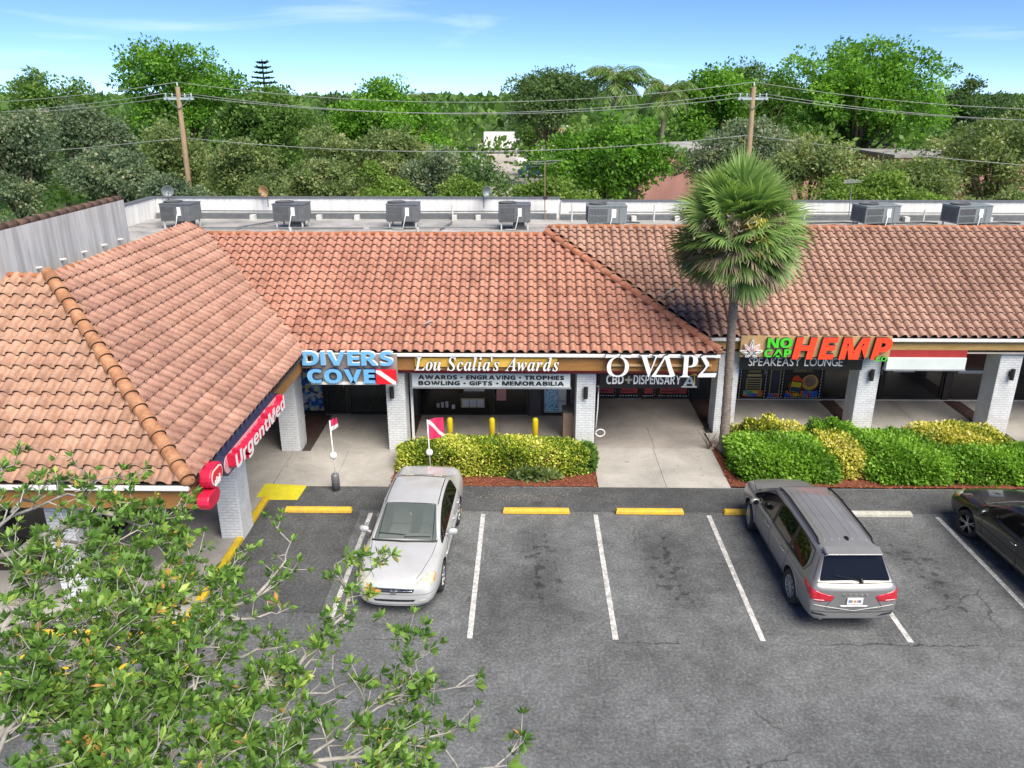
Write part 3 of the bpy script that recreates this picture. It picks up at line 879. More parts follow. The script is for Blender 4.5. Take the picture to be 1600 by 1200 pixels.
m = MB(); m.box(XH-0.15, XH-0.10, YE+0.16, YR+0.05, 2.60, EZ-0.05); m.build('fascia', M['fascia'], wing_mid)
# soffits
m = MB(); m.box(XL-0.2, XH-0.15, YE+0.16, 24.6, 2.62, 2.66); m.build('soffit', M['soffit'], wing_mid)
m = MB(); m.box(XH-0.12, 20.6, YR+0.16, 24.9, 2.62, 2.66); m.build('soffit', M['soffit'], wing_right)
m = MB(); m.box(-14.9, XL-0.21, YL+0.16, 24.0, 2.625, 2.665); m.build('soffit', M['soffit'], wing_corner)
# columns of white painted brick
def column(wing, x0, x1, y0, y1, top=2.60):
    m = MB(); m.box(x0, x1, y0, y1, 0.0, top)
    return m.build('column', M['col_brick'], wing, bevel=0.012, seg=1)
column(wing_corner, -6.86, -6.36, 15.55, 16.25, 2.62); column(wing_corner, -6.86, -6.32, 20.28, 21.0, 2.62)
column(wing_corner, -9.05, -8.55, 13.0, 13.6, 2.62); column(wing_corner, -12.4, -11.9, 13.0, 13.6, 2.62)
column(wing_mid, -3.80, -3.27, 20.38, 21.05, 2.40); column(wing_mid, 1.49, 2.02, 20.38, 21.05, 2.40)
column(wing_right, 5.72, 6.32, 21.8, 22.5); column(wing_right, 9.83, 10.43, 21.8, 22.5); column(wing_right, 13.83, 14.47, 21.8, 22.5); column(wing_right, 17.9, 18.5, 21.8, 22.5)
# slim white post beside the middle columns
for x in (-3.21, ):
    m = MB(); m.box(x, x+0.07, 20.95, 21.02, 0.06, 2.40); m.build('downpipe', M['white_paint'], wing_mid)

# ------------------------------------------------------------------ shopfronts
def wood_mat():
    m, n, l, b = mk('plank_floor')
    w = n.new('ShaderNodeTexBrick'); t = pos(n, l)
    mp = n.new('ShaderNodeMapping'); mp.inputs['Rotation'].default_value = (0, 0, rad(90)); l.new(t, mp.inputs[0]); l.new(mp.outputs[0], w.inputs['Vector'])
    w.inputs['Scale'].default_value = 1; w.inputs['Brick Width'].default_value = 1.4; w.inputs['Row Height'].default_value = 0.14; w.inputs['Mortar Size'].default_value = 0.006
    w.inputs['Color1'].default_value = (0.80, 0.62, 0.40, 1); w.inputs['Color2'].default_value = (0.66, 0.50, 0.31, 1); w.inputs['Mortar'].default_value = (0.15, 0.10, 0.06, 1)
    l.new(w.outputs['Color'], b.inputs['Base Color']); b.inputs['Roughness'].default_value = 0.4
    return m
M['plank'] = wood_mat()
def window(wing, x0, x1, y, z0, z1, glass='shop_glass', fr='bronze', fw=0.05, name='window', panes=1):
    """framed glazing in the plane y: frame is the part, each pane a sub-part"""
    m = MB()
    m.box(x0, x1, y-0.05, y+0.05, z0, z0+fw); m.box(x0, x1, y-0.05, y+0.05, z1-fw, z1)
    m.box(x0, x0+fw, y-0.048, y+0.048, z0+fw, z1-fw); m.box(x1-fw, x1, y-0.048, y+0.048, z0+fw, z1-fw)
    for k in range(1, panes):
        xm = x0+(x1-x0)*k/panes
        m.box(xm-fw/2, xm+fw/2, y-0.046, y+0.046, z0+fw, z1-fw)
    o = m.build(name, M[fr], wing)
    for k in range(panes):
        a, b_ = x0+(x1-x0)*k/panes, x0+(x1-x0)*(k+1)/panes
        p = MB(); p.box(a+fw*0.6, b_-fw*0.6, y-0.006, y+0.006, z0+fw*0.6, z1-fw*0.6)
        p.build('pane', M[glass], o)
    return o
def door(wing, x0, x1, y, z0=0.06, z1=2.15, glass='shop_glass', fr='bronze', hx=None):
    o = window(wing, x0, x1, y, z0, z1, glass, fr, 0.075, 'door')
    hx = hx or x1-0.11
    h = MB(); h.tube([(hx, y-0.06, 0.95), (hx, y-0.11, 0.97), (hx, y-0.11, 1.25), (hx, y-0.06, 1.27)], 0.013, 6)
    h.build('handle', M['alu'], o, smooth=True)
    th = MB(); th.box(x0-0.02, x1+0.02, y-0.09, y+0.06, 0.055, 0.075); th.build('threshold', M['alu'], o)
    return o
def poster(win, x0, x1, z0, z1, y, mat, name='poster'):
    m = MB(); m.box(x0, x1, y-0.012, y-0.008, z0, z1)
    return m.build(name, mat, win)
def splash_mat(name, stops, scale=4.0, dist=2.0):
    m, n, l, b = mk(name)
    v = n.new('ShaderNodeTexVoronoi'); v.inputs['Scale'].default_value = scale
    p = pos(n, l); l.new(p, v.inputs['Vector'])
    s = n.new('ShaderNodeSeparateColor'); l.new(v.outputs['Color'], s.inputs[0])
    c = ramp(n, l, s.outputs[0], stops)
    for e in n:
        if e.type == 'VALTORGB': e.color_ramp.interpolation = 'CONSTANT'
    l.new(c, b.inputs['Base Color']); b.inputs['Roughness'].default_value = 0.5
    return m
M['print_dive'] = splash_mat('print_dive', [(0, (0.02, 0.10, 0.42)), (0.2, (0.45, 0.42, 0.36)), (0.42, (0.10, 0.30, 0.55)), (0.55, (0.55, 0.53, 0.45)), (0.75, (0.03, 0.06, 0.15)), (0.9, (0.55, 0.45, 0.10))], 9)
M['print_rainbow'] = splash_mat('print_rainbow', [(0, (0.60, 0.03, 0.12)), (0.18, (0.02, 0.16, 0.60)), (0.36, (0.75, 0.50, 0.02)), (0.52, (0.10, 0.45, 0.06)), (0.70, (0.70, 0.16, 0.02)), (0.85, (0.08, 0.35, 0.65))], 6)
M['print_red'] = pm('print_red', (0.60, 0.09, 0.09), (0.45, 0.06, 0.06), 14, 0.5, fine=0.3, bscale=40, sc3=(1, 1, 5))
M['print_blue'] = splash_mat('print_blue', [(0, (0.25, 0.55, 0.68)), (0.4, (0.55, 0.72, 0.76)), (0.75, (0.04, 0.10, 0.20)), (0.85, (0.35, 0.62, 0.72))], 22)
M['paper'] = pm('paper', (0.68, 0.68, 0.64), (0.6, 0.6, 0.56), 5, 0.7)
M['paper_pink'] = pm('paper_pink', (0.66, 0.30, 0.25), (0.60, 0.26, 0.22), 5, 0.7)
M['print_black'] = pm('print_black', (0.012, 0.012, 0.013), None, 5, 0.35)
M['gold_print'] = pm('gold_print', (0.52, 0.40, 0.16), (0.45, 0.34, 0.13), 5, 0.5)

Y1, Y2 = 23.1, 24.63
# walls above and between the glazing
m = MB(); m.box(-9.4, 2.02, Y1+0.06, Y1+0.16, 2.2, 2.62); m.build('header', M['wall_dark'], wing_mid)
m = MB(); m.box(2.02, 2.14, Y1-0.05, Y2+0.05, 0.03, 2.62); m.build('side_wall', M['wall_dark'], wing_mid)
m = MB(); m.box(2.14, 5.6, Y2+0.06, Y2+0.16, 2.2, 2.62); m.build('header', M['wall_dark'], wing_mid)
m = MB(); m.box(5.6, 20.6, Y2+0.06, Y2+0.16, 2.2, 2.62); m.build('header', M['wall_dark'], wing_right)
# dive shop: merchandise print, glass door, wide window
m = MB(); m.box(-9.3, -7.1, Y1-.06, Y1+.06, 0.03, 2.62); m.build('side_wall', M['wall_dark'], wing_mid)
w = window(wing_mid, -7.08, -6.24, Y1, 0.06, 2.2); poster(w, -7.0, -6.31, 0.18, 1.55, Y1, M['print_dive'], 'window_print')
door(wing_mid, -6.22, -5.50, Y1, glass='dive_glass')
w = window(wing_mid, -5.48, -3.86, Y1, 0.06, 2.2, 'dive_glass')
m = MB(); m.box(-3.84, -3.30, Y1-0.07, Y1+0.07, 0.03, 2.62); m.build('pier', M['wall_dark'], wing_mid)
# awards shop
w = window(wing_mid, -3.28, -0.98, Y1, 0.06, 2.2, panes=1)
poster(w, -1.95, -1.20, 0.30, 0.62, Y1, M['gold_print'], 'display_board')
for k in range(3): poster(w, -1.90+k*0.235, -1.70+k*0.235, 0.33, 0.58, Y1-0.006, M['paper'], 'display_card')
poster(w, -2.24, -2.14, 0.26, 0.40, Y1, M['paper'], 'display_card')
for k in range(3): poster(w, -2.72+k*0.14, -2.63+k*0.14, 0.30, 0.45+0.03*k, Y1, M['alu'], 'trophy_print')
poster(w, -1.85, -1.20, 0.86, 0.93, Y1, M['alu'], 'display_shelf')
d_ = door(wing_mid, -0.96, 0.18, Y1, hx=0.05); poster(d_, -0.82, -0.52, 0.55, 1.02, Y1, M['paper_pink'])
m = MB(); m.box(0.20, 0.60, Y1-0.07, Y1+0.07, 0.03, 2.62); m.build('pier', M['wall_dark'], wing_mid)
w = window(wing_mid, 0.62, 1.46, Y1, 0.06, 2.2, 'shop_glass_dark')
poster(w, 0.70, 1.10, 0.18, 1.0, Y1, M['print_blue']); poster(w, 1.14, 1.36, 0.58, 1.0, Y1, M['paper']); poster(w, 1.14, 1.36, 0.20, 0.50, Y1, M['sign_white'])
poster(w, 0.68, 1.38, 0.14, 1.04, Y1+0.004, M['alu'], 'poster_frame')
m = MB(); m.box(1.48, 2.01, Y1-0.06, Y1+0.06, 0.03, 2.62); m.build('pier', M['wall_dark'], wing_mid)
# smoke shop glazing with red price boards and dashed light strips
def dash(win, a, b, y, n=14, w=0.022):
    a, b = Vector((a[0], y-0.02, a[1])), Vector((b[0], y-0.02, b[1]))
    m = MB()
    for k in range(n):
        p, q = a.lerp(b, (k+0.1)/n), a.lerp(b, (k+0.65)/n)
        m.beam(p, q, w, w, up=(0, 1, 0))
    m.build('light_strip', M['letter_white'], win)
for x0, x1, dr in [(2.16, 3.16, 0), (3.18, 3.94, 1), (3.96, 4.46, 0), (4.48, 5.58, 0)]:
    w = door(wing_mid, x0, x1, Y2, glass='shop_glass_dark') if dr else window(wing_mid, x0, x1, Y2, 0.06, 2.2, 'shop_glass_dark')
    b = poster(w, x0+0.10, x1-0.10, 0.24, 0.86, Y2, M['print_red'], 'price_board')
    lm = MB()
    for k in range(5): lm.box(x0+0.13, x1-0.13-0.25*rng.random(), Y2-0.017, Y2-0.014, 0.31+k*0.115, 0.335+k*0.115)
    lm.build('price_lines', M['sign_black'], w)
    dash(w, (x0+0.06, 0.16), (x1-0.06, 0.16), Y2, max(5, int((x1-x0)*10)))
    dash(w, (x1-0.05, 0.16), (x1-0.05, 1.2), Y2, 9)
m = MB(); m.box(5.6, 6.6, Y2-0.06, Y2+0.06, 0.03, 2.62); m.build('pier', M['black'], wing_right)
# lounge glazing with colourful prints
for k, (x0, x1, dr) in enumerate([(6.62, 7.24, 0), (7.26, 8.08, 1), (8.10, 8.64, 0), (8.66, 9.90, 0)]):
    w = door(wing_right, x0, x1, Y2, glass='shop_glass_dark', fr='black') if dr else window(wing_right, x0, x1, Y2, 0.06, 2.2, 'shop_glass_dark', 'black')
    poster(w, x0+0.07, x1-0.07, 0.14, 1.6, Y2, M['print_black'], 'window_print')
    poster(w, x0+0.08, x1-0.08, 0.15, 0.36 if k else 1.3, Y2-0.005, M['print_rainbow'], 'colour_print')
    dash(w, (x0+0.06, 0.12), (x1-0.06, 0.12), Y2-0.01, max(5, int((x1-x0)*10)))
    dash(w, (x1-0.03, 0.12), (x1-0.03, 1.4), Y2-0.03, 12)
    if k == 1:
        letters(w, 'LOUNGE', SANSB, (x0+0.22, Y2-0.021, 1.00), 0.38, 0.075, 0, M['gold_print'], M['gold_print'], one=True, name='lettering')
        poster(w, x0+0.18, x1-0.18, 0.86, 0.94, Y2-0.01, M['gold_print'], 'menu_line')
        poster(w, x0+0.16, x1-0.16, 0.36, 0.80, Y2-0.01, M['gold_print'], 'menu_board')
        for q in range(5): poster(w, x0+0.19, x1-0.19, 0.39+q*0.08, 0.44+q*0.08, Y2-0.015, M['print_black'], 'menu_line')
    if k == 2:
        poster(w, x0+0.10, x1-0.10, 0.24, 1.12, Y2-0.012, M['gold_print'], 'tall_card'); poster(w, x0+0.125, x1-0.125, 0.265, 1.095, Y2-0.018, M['navy'], 'tall_card')
    if k == 3:
        letters(w, 'PRODUCTS', SANSB, (x0+0.30, Y2-0.022, 1.06), 0.56, 0.07, 0, M['gold_print'], M['gold_print'], one=True, name='lettering')
        fm = MB()
        for aa in ((x0+.24, x0+.96, 1.16, 1.175), (x0+.24, x0+.96, 1.02, 1.035)): fm.box(aa[0], aa[1], Y2-.024, Y2-.02, aa[2], aa[3])
        fm.build('print_frame', M['gold_print'], w)
        dm = MB(); dm.cyl((x0+0.86, Y2-0.018, 0.66), (x0+0.86, Y2-0.026, 0.66), 0.27, n=28); dm.build('round_print', M['sign_gold'], w)
        dm = MB(); dm.cyl((x0+0.86, Y2-0.026, 0.70), (x0+0.86, Y2-0.030, 0.70), 0.19, n=28); dm.build('round_print', M['tile_left'], w)
        dm = MB(); dm.prism([(x0+0.16,0.55),(x0+0.30,0.86),(x0+0.44,0.92),(x0+0.62,0.72),(x0+0.62,0.4),(x0+0.2,0.36)], Y2-0.027, Y2-0.031, 'Y'); dm.build('leaf_print', M['sign_orange'], w)
        def rot(pp, c, a): return [(c[0]+(p[0]-c[0])*math.cos(a)-(p[1]-c[1])*math.sin(a), c[1]+(p[0]-c[0])*math.sin(a)+(p[1]-c[1])*math.cos(a)) for p in pp]
        for hw, hh, mm, yy in ((0.20, 0.21, 'print_black', 0.033), (0.165, 0.175, 'yellow_post', 0.037)):
            c_ = (x0+0.40, 0.50)
            dm = MB(); dm.prism(rot([(c_[0]-hw,c_[1]-hh),(c_[0]+hw,c_[1]-hh),(c_[0]+hw,c_[1]+hh),(c_[0]-hw,c_[1]+hh)], c_, -0.14), Y2-yy, Y2-yy-0.003, 'Y'); dm.build('packet_print', M[mm], w)
        dm = MB(); dm.prism(rot([(x0+.25,.34),(x0+.56,.34),(x0+.56,.50),(x0+.25,.50)], (x0+0.40, 0.50), -0.14), Y2-.041, Y2-.043, 'Y'); dm.build('packet_print', M['letter_navy'], w)
# vacant dark unit
for x0, x1, dr in [(9.92, 11.0, 0), (11.02, 11.9, 1), (11.92, 13.9, 0), (14.12, 15.9, 0), (15.92, 18.0, 0)]:
    w = door(wing_right, x0, x1, Y2, glass='shop_glass_dark', fr='dark_metal') if dr else window(wing_right, x0, x1, Y2, 0.06, 2.2, 'shop_glass_dark', 'dark_metal', 0.06)
    if dr: poster(w, 11.70, 11.76, 0.72, 0.84, Y2, M['paper'], 'notice')
m = MB(); m.box(14.02-.1, 14.12, Y2-0.09, Y2+0.07, 0.03, 2.62); m.build('pier', M['bronze'], wing_right)
m = MB(); m.box(14.3, 15.6, Y2-0.07, Y2-0.05, 1.02, 1.12); m.build('push_rail', M['pvc'], wing_right)
m = MB(); m.box(12.2, 12.9, Y2-0.03, Y2-0.02, 1.04, 1.16); m.build('notice', M['pvc'], wing_right)
m = MB(); m.box(6.3, 18.4, Y2-0.10, Y2-0.052, 0.05, 0.085); m.build('sill', M['pvc'], wing_right)
# rooms behind the glass
m = MB(); m.box(-9.2, -3.6, Y1+0.1, 27.4, 0.0, 0.05); m.build('shop_floor', M['plank'], wing_mid)
m = MB(); m.box(-3.55, 2.0, Y1+0.1, 27.4, 0.0, 0.05); m.build('shop_floor', M['wall_tan'], wing_mid)
m = MB(); m.box(-9.3, 2.0, 27.4, 27.5, 0.0, 2.9); m.box(-3.6, -3.5, Y1+0.12, 27.4, 0.05, 2.6); m.box(2.14, 20.6, 27.4, 27.5, 0, 2.9); m.build('back_wall', M['wall_tan'], wing_mid)
m = MB(); m.box(-5.9, -4.9, 24.6, 25.2, 0.05, 1.0); m.build('counter', M['wall_tan'], wing_mid, bevel=0.02)
m = MB(); m.box(-2.6, -1.2, 24.0, 24.5, 0.05, 0.95); m.build('counter', M['wall_dark'], wing_mid, bevel=0.02)
# corner wing walls under the canopy
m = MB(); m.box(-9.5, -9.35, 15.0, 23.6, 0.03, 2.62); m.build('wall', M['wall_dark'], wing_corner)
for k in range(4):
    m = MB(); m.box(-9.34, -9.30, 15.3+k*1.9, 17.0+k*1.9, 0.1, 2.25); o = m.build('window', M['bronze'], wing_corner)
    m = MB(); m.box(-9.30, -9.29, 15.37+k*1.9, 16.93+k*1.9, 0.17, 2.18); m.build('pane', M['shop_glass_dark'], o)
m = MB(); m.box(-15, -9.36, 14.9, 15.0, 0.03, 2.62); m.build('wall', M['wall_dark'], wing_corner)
for k in range(3):
    m = MB(); m.box(-11.3-k*1.8, -9.7-k*1.8, 14.86, 14.90, 0.1, 2.25); o = m.build('window', M['bronze'], wing_corner)
    m = MB(); m.box(-11.23-k*1.8, -9.77-k*1.8, 14.85, 14.86, 0.17, 2.18); m.build('pane', M['shop_glass_dark'], o)

# ------------------------------------------------------------------ flat roof behind the tiles
m = MB(); m.box(-15.7, 1.0, 24.66, 34.3, 4.45, 4.70); m.build('flat_roof', M['flat_roof'], wing_mid)
m = MB(); m.box(1.0, 30.0, 26.25, 34.3, 4.44, 4.69); m.build('flat_roof', M['flat_roof'], wing_right)
m = MB(); m.box(-18.0, -10.55, 16.95, 24.64, 4.43, 4.68); m.build('flat_roof', M['flat_roof'], wing_corner)
m = MB(); m.box(-16.0, 1.55, 33.95, 34.25, 4.0, 5.52); m.box(-16.0, -15.72, 27.2, 33.94, 4.0, 5.52); m.build('parapet', M['parapet_white'], wing_mid)
m = MB(); m.box(1.57, 30, 33.85, 34.15, 4.0, 5.42); m.build('parapet', M['parapet_white'], wing_right)
m = MB(); m.box(-16.05, 1.58, 33.90, 34.3, 5.521, 5.555); m.box(-16.05, -15.68, 27.2, 33.89, 5.521, 5.555); m.build('coping', M['galv'], wing_mid)
m = MB(); m.box(1.6, 30, 33.80, 34.2, 5.421, 5.455); m.build('coping', M['galv'], wing_right)
# lower outer walls that carry the roof at the back
m = MB(); m.box(-15.9, 1.5, 34.0, 34.2, 0, 4.4); m.build('rear_wall', M['parapet_white'], wing_mid)
m = MB(); m.box(1.6, 29.9, 33.9, 34.1, 0, 4.4); m.build('rear_wall', M['parapet_white'], wing_right)
# roof ledge, conduit and curb blocks before the parapet
m = MB(); m.box(-15.6, 1.4, 33.55, 33.94, 4.70, 4.92); m.build('cant_strip', M['galv'], wing_mid)
m = MB(); m.box(1.6, 30, 33.45, 33.84, 4.69, 4.90); m.build('cant_strip', M['galv'], wing_right)
m = MB(); m.tube([(-15.2, 33.7, 5.02), (-6, 33.7, 5.0), (1.0, 33.7, 5.03)], 0.03, 6); m.build('conduit', M['galv'], wing_mid)
m = MB(); m.tube([(1.9, 33.6, 5.0), (12, 33.6, 5.02), (20, 33.6, 4.99), (29, 33.6, 5.0)], 0.03, 6); m.build('conduit', M['galv'], wing_right)
for x in (-11.4, -10.2, -8.6, -7.0, -5.6, -2.9, -1.9, 0.1):
    m = MB(); m.box(x-0.10, x+0.10, 33.2, 33.5, 4.70, 4.90); m.build('roof_block', M['pvc'], wing_mid)
for x in (4.6, 6.4, 8.2, 11.0, 15.9, 19.3):
    m = MB(); m.box(x-0.10, x+0.10, 33.1, 33.4, 4.69, 4.89); m.build('roof_block', M['pvc'], wing_right)
for a, b in [((-13.0, 30.6), (-6.2, 30.6)), ((-6.0, 30.7), (-0.9, 30.9)), ((-11.2, 30.6), (-9.8, 33.0)), ((-3.2, 30.4), (-2.9, 32.2))]:
    m = MB(); m.tube([(a[0], a[1], 4.78), (b[0], b[1], 4.78)], 0.035, 6); m.build('pipe', M['galv'], wing_mid)
for x in (-9.7, -2.95, 5.4, 2.0, 11.6, 16.5):
    wing = wing_mid if x < 1.5 else wing_right
    m = MB(); m.cyl((x, 33.0, 4.68), (x, 33.0, 5.38 if x < 6 else 5.2), 0.035, n=8); m.build('vent_pipe', M['pvc'], wing)
for x, y in ((-7.5, 29.9), (-3.4, 29.9), (-13.2, 29.6)):
    m = MB(); m.cyl((x, y-4.6, 4.69), (x, y-4.6, 5.62), 0.05, n=8); m.build('vent_pipe', M['pvc'], wing_mid)
for x in (3.6, 7.4, 12.4, 15.6, 18.9):
    m = MB(); m.tube([(x-0.9, 32.4, 4.74), (x-0.2, 32.1, 4.80), (x+0.6, 32.6, 4.75), (x+1.1, 32.2, 4.77)], 0.04, 6); m.build('duct_line', M['slat_dark' if x > 10 else 'galv'], wing_right)

# grey parapet wall with brown tile coping behind the corner roof
m = MB(); m.box(-11.5, -11.3, 15.6, 22.45, 4.6, 6.82); gw = m.build('parapet_wall', M['stucco_grey'])
tag(gw, 'stained grey stucco parapet wall with brown tile coping behind the corner roof', 'wall')
for k in range(17):
    y0 = 15.62 + k*0.405
    m = MB(); m.tube([(-11.4, y0, 6.86), (-11.4, y0+0.40, 6.84)], [0.105, 0.095], 10); m.build('coping_tile', M['coping'], gw, smooth=True)
for y in (17.9, 18.9, 19.9, 20.9, 21.8):
    m = MB(); m.tube([(-11.30, y, 5.80), (-11.16, y, 5.82)], 0.035, 6); m.build('scupper', M['pvc'], gw)
M['sign_blush'] = pm('sign_blush', (0.62, 0.36, 0.38), (0.56, 0.30, 0.33), 3, 0.4)
# ------------------------------------------------------------------ signs
def sign(name, label, loc): return thing(name, label, 'sign', loc)
# sky blue two-line sign with dive flag
s = sign('shop_sign', 'sky blue block letter sign with red dive flag beside the roof valley', (-4.6, 19.8, 2.3))
m = MB(); m.box(-5.66, -3.36, 19.86, 19.93, 2.29, 3.10); m.build('panel', M['sign_grey'], s)
m = MB(); m.box(-5.70, -3.86, 19.80, 19.86, 2.26, 2.33); m.build('rail', M['letter_white'], s)
letters(s, 'DIVERS', SANSB, (-5.86, 19.76, 2.83), 2.42, 0.40, 0.12, M['letter_blue'], M['letter_white'], offset=0.012)
letters(s, 'COVE', SANSB, (-5.76, 19.77, 2.33), 1.82, 0.40, 0.12, M['letter_blue'], M['letter_navy'], offset=0.02)
m = MB(); m.box(-3.92, -3.38, 19.70, 19.80, 2.31, 2.71); fl = m.build('flag_box', M['sign_red'], s, bevel=0.008)
m = MB(); m.prism([(-3.915, 2.705), (-3.80, 2.705), (-3.385, 2.385), (-3.385, 2.315), (-3.47, 2.315), (-3.915, 2.64)], 19.694, 19.699, 'Y'); m.build('stripe', M['letter_white'], fl)
# white italic serif letters on gold
s = sign('shop_sign', 'white italic serif letters on a gold strip below the eave', (-1, 19.85, 2.6))
m = MB(); m.box(-2.90, 0.92, 19.98, 20.03, 2.72, 2.97); m.build('panel', M['sign_gold'], s)
letters(s, "Lou Scalia's Awards", SERIFBI, (-2.90, 19.90, 2.645), 3.86, 0.40, 0.07, M['letter_white'], M['letter_return'], gap=-0.035)
s = sign('sign_box', 'white sign box listing awards, engraving and trophies in black capitals', (-0.9, 20.4, 2.0))
m = MB(); m.box(-3.06, 1.31, 20.36, 20.48, 2.00, 2.40); m.build('panel', M['sign_white'], s, bevel=0.012)
m = MB(); m.box(-3.10, 1.34, 20.33, 20.50, 1.965, 1.998); m.build('trim', M['alu'], s)
letters(s, 'AWARDS • ENGRAVING • TROPHIES', SANSB, (-2.88, 20.352, 2.225), 4.02, 0.125, 0.008, M['sign_black'], M['sign_black'], one=True, name='lettering', offset=0.022)
letters(s, 'BOWLING • GIFTS • MEMORABILIA', SANSB, (-2.88, 20.352, 2.055), 4.02, 0.125, 0.008, M['sign_black'], M['sign_black'], one=True, name='lettering', offset=0.022)
# big white greek style letters
s = sign('shop_sign', 'large white Greek style letters hung from the eave over the pale apron', (3.6, 19.85, 2.5))
m = MB(); m.box(2.25, 5.05, 19.96, 20.03, 2.76, 2.82); m.build('rail', M['sign_tan'], s)
def flip_letter(body, org, w, h, d, rot180=False):
    V, F = text_data(SERIFB(body) if body in 'VP' else body, d)
    mn, mx = V.min(0), V.max(0)
    W = (V - np.array([mn[0], mn[1], 0]))*np.array([w/(mx[0]-mn[0]), h/(mx[1]-mn[1]), 1])
    mb = MB()
    MF = frame(org, (1,0,0), (0,0,1))
    if rot180: W[:,0] = w-W[:,0]; W[:,1] = h-W[:,1]
    mb.v = place_text(W, MF)
    for f in F:
        mb.f.append(f); mb.m.append(0 if min(W[i][2] for i in f) > d/2-1e-5 else 1)
    return mb.build('letter', [M['letter_white'], M['letter_return']], s, fix=False)
flip_letter('\U0001D6C0', (2.18, 19.85, 2.52), 0.70, 0.63, 0.10, True)
flip_letter('V', (3.10, 19.85, 2.52), 0.50, 0.62, 0.10)
flip_letter('\U0001D6AB', (3.44, 19.84, 2.52), 0.62, 0.62, 0.10)
flip_letter('P', (4.20, 19.85, 2.52), 0.44, 0.62, 0.10)
flip_letter('\U0001D6BA', (4.66, 19.85, 2.52), 0.50, 0.62, 0.10)
s = sign('sign_box', 'black sign box with white dispensary lettering and grey plus', (3.6, 20.42, 2.0))
m = MB(); m.box(2.12, 4.86, 20.40, 20.50, 1.98, 2.42); m.build('panel', M['sign_black'], s, bevel=0.01)
letters(s, 'CBD', SANSB, (2.30, 20.39, 2.10), 0.48, 0.27, 0.01, M['letter_white'], M['letter_white'], one=True, name='lettering')
letters(s, 'DISPENSARY', SANSB, (3.05, 20.39, 2.10), 1.30, 0.27, 0.01, M['letter_white'], M['letter_white'], one=True, name='lettering')
m = MB(); m.box(2.82, 3.02, 20.385, 20.395, 2.20, 2.26); m.box(2.89, 2.95, 20.384, 20.394, 2.12, 2.34); m.build('plus', M['sign_grey'], s)
letters(s, 'A', SANSB, (4.42, 20.39, 2.06), 0.34, 0.26, 0.01, M['insul'], M['insul'], one=True, name='emblem')
m = MB(); m.box(4.38, 4.80, 20.385, 20.395, 2.02, 2.04); m.build('emblem_line', M['letter_white'], s)
pm_ = MB()
for k in range(7):
    a = PI*(0.05+0.15*k); c0 = Vector((4.70, 20.392, 2.36))
    pm_.add([c0, c0+Vector((0.07*math.cos(a-0.25), 0, 0.06*math.sin(a-0.25))), c0+Vector((0.15*math.cos(a), 0, 0.09*math.sin(a)-0.04)), c0+Vector((0.08*math.cos(a+0.2), 0, 0.08*math.sin(a+0.2)))], [(0,1,2,3)])
pm_.add([c0, c0+Vector((0.02,0,0)), c0+Vector((0.05,0,-0.24)), c0+Vector((0.02,0,-0.24))], [(0,1,2,3)])
pm_.build('palm_print', M['sign_gold'], s)
# slanted hanging menu board on the column side
s = sign('menu_board', 'slanted black menu board with coloured lines hung beside the white column', (2.15, 20.8, 2.0))
m = MB(); m.beam((2.08, 20.6, 2.22), (2.45, 21.2, 2.22), 0.03, 0.5); m.build('board', M['sign_black'], s)
for k, mm in enumerate(['sign_orange', 'sign_gold', 'insul', 'sign_gold', 'sign_orange']):
    m = MB(); m.beam((2.13, 20.645, 2.40-k*0.09), (2.38, 21.05, 2.40-k*0.09), 0.035, 0.03); m.build('menu_line', M[mm], s)
m = MB(); m.beam((2.08, 20.6, 1.955), (2.45, 21.2, 1.955), 0.035, 0.03); m.build('trim', M['letter_white'], s)
# hemp shop sign
s = sign('shop_sign', 'tan sign with red and green block letters and a leaf emblem', (8.3, 21.35, 2.5))
m = MB(); m.box(6.18, 10.42, 21.40, 21.46, 2.58, 3.20); m.build('panel', M['sign_tan'], s)
letters(s, 'HEMP', SANSB, (7.62, 21.34, 2.55), 2.78, 0.65, 0.12, M['sign_orange'], M['letter_return'], offset=0.03, shear=0.13)
letters(s, 'NO', SANSB, (6.90, 21.35, 2.88), 0.70, 0.29, 0.09, M['sign_green'], M['letter_return'], offset=0.02)
letters(s, 'CAP', SANSB, (6.84, 21.35, 2.60), 0.76, 0.24, 0.09, M['sign_green'], M['letter_return'], offset=0.02)
letters(s, 'CO.', SANSB, (9.97, 21.26, 2.52), 0.36, 0.14, 0.06, M['sign_green'], M['letter_return'], offset=0.01)
def leaflet(c, ang, L, w):
    d = (math.cos(ang), math.sin(ang)); r = (-d[1], d[0])
    return [(c[0]+d[0]*L*t+r[0]*w*q, c[1]+d[1]*L*t+r[1]*w*q) for t, q in ((0,0),(0.3,-0.8),(0.55,-1),(0.8,-0.55),(1,0),(0.8,0.55),(0.55,1),(0.3,0.8))]
for ang, L, inner in ((90, 0.44, 0), (52, 0.36, 1), (128, 0.36, 1), (14, 0.34, 0), (166, 0.34, 0), (-30, 0.20, 0), (210, 0.20, 0)):
    c0 = (6.48, 2.70)
    m = MB(); m.prism(leaflet(c0, rad(ang), L, 0.062), 21.31, 21.37, 'Y'); lo = m.build('leaf_blade', [M['letter_white']], s)
    m = MB(); m.prism(leaflet((c0[0]+0.07*L*math.cos(rad(ang))*2, c0[1]+0.07*L*math.sin(rad(ang))*2), rad(ang), L*0.72, 0.040), 21.304, 21.309, 'Y'); m.build('leaf_line', M['sign_red' if inner else 'letter_return'], lo)
    m = MB(); m.prism(leaflet((c0[0]+0.1*L*math.cos(rad(ang))*2, c0[1]+0.1*L*math.sin(rad(ang))*2), rad(ang), L*0.58, 0.024), 21.298, 21.303, 'Y'); m.build('leaf_centre', M['letter_white'], lo)
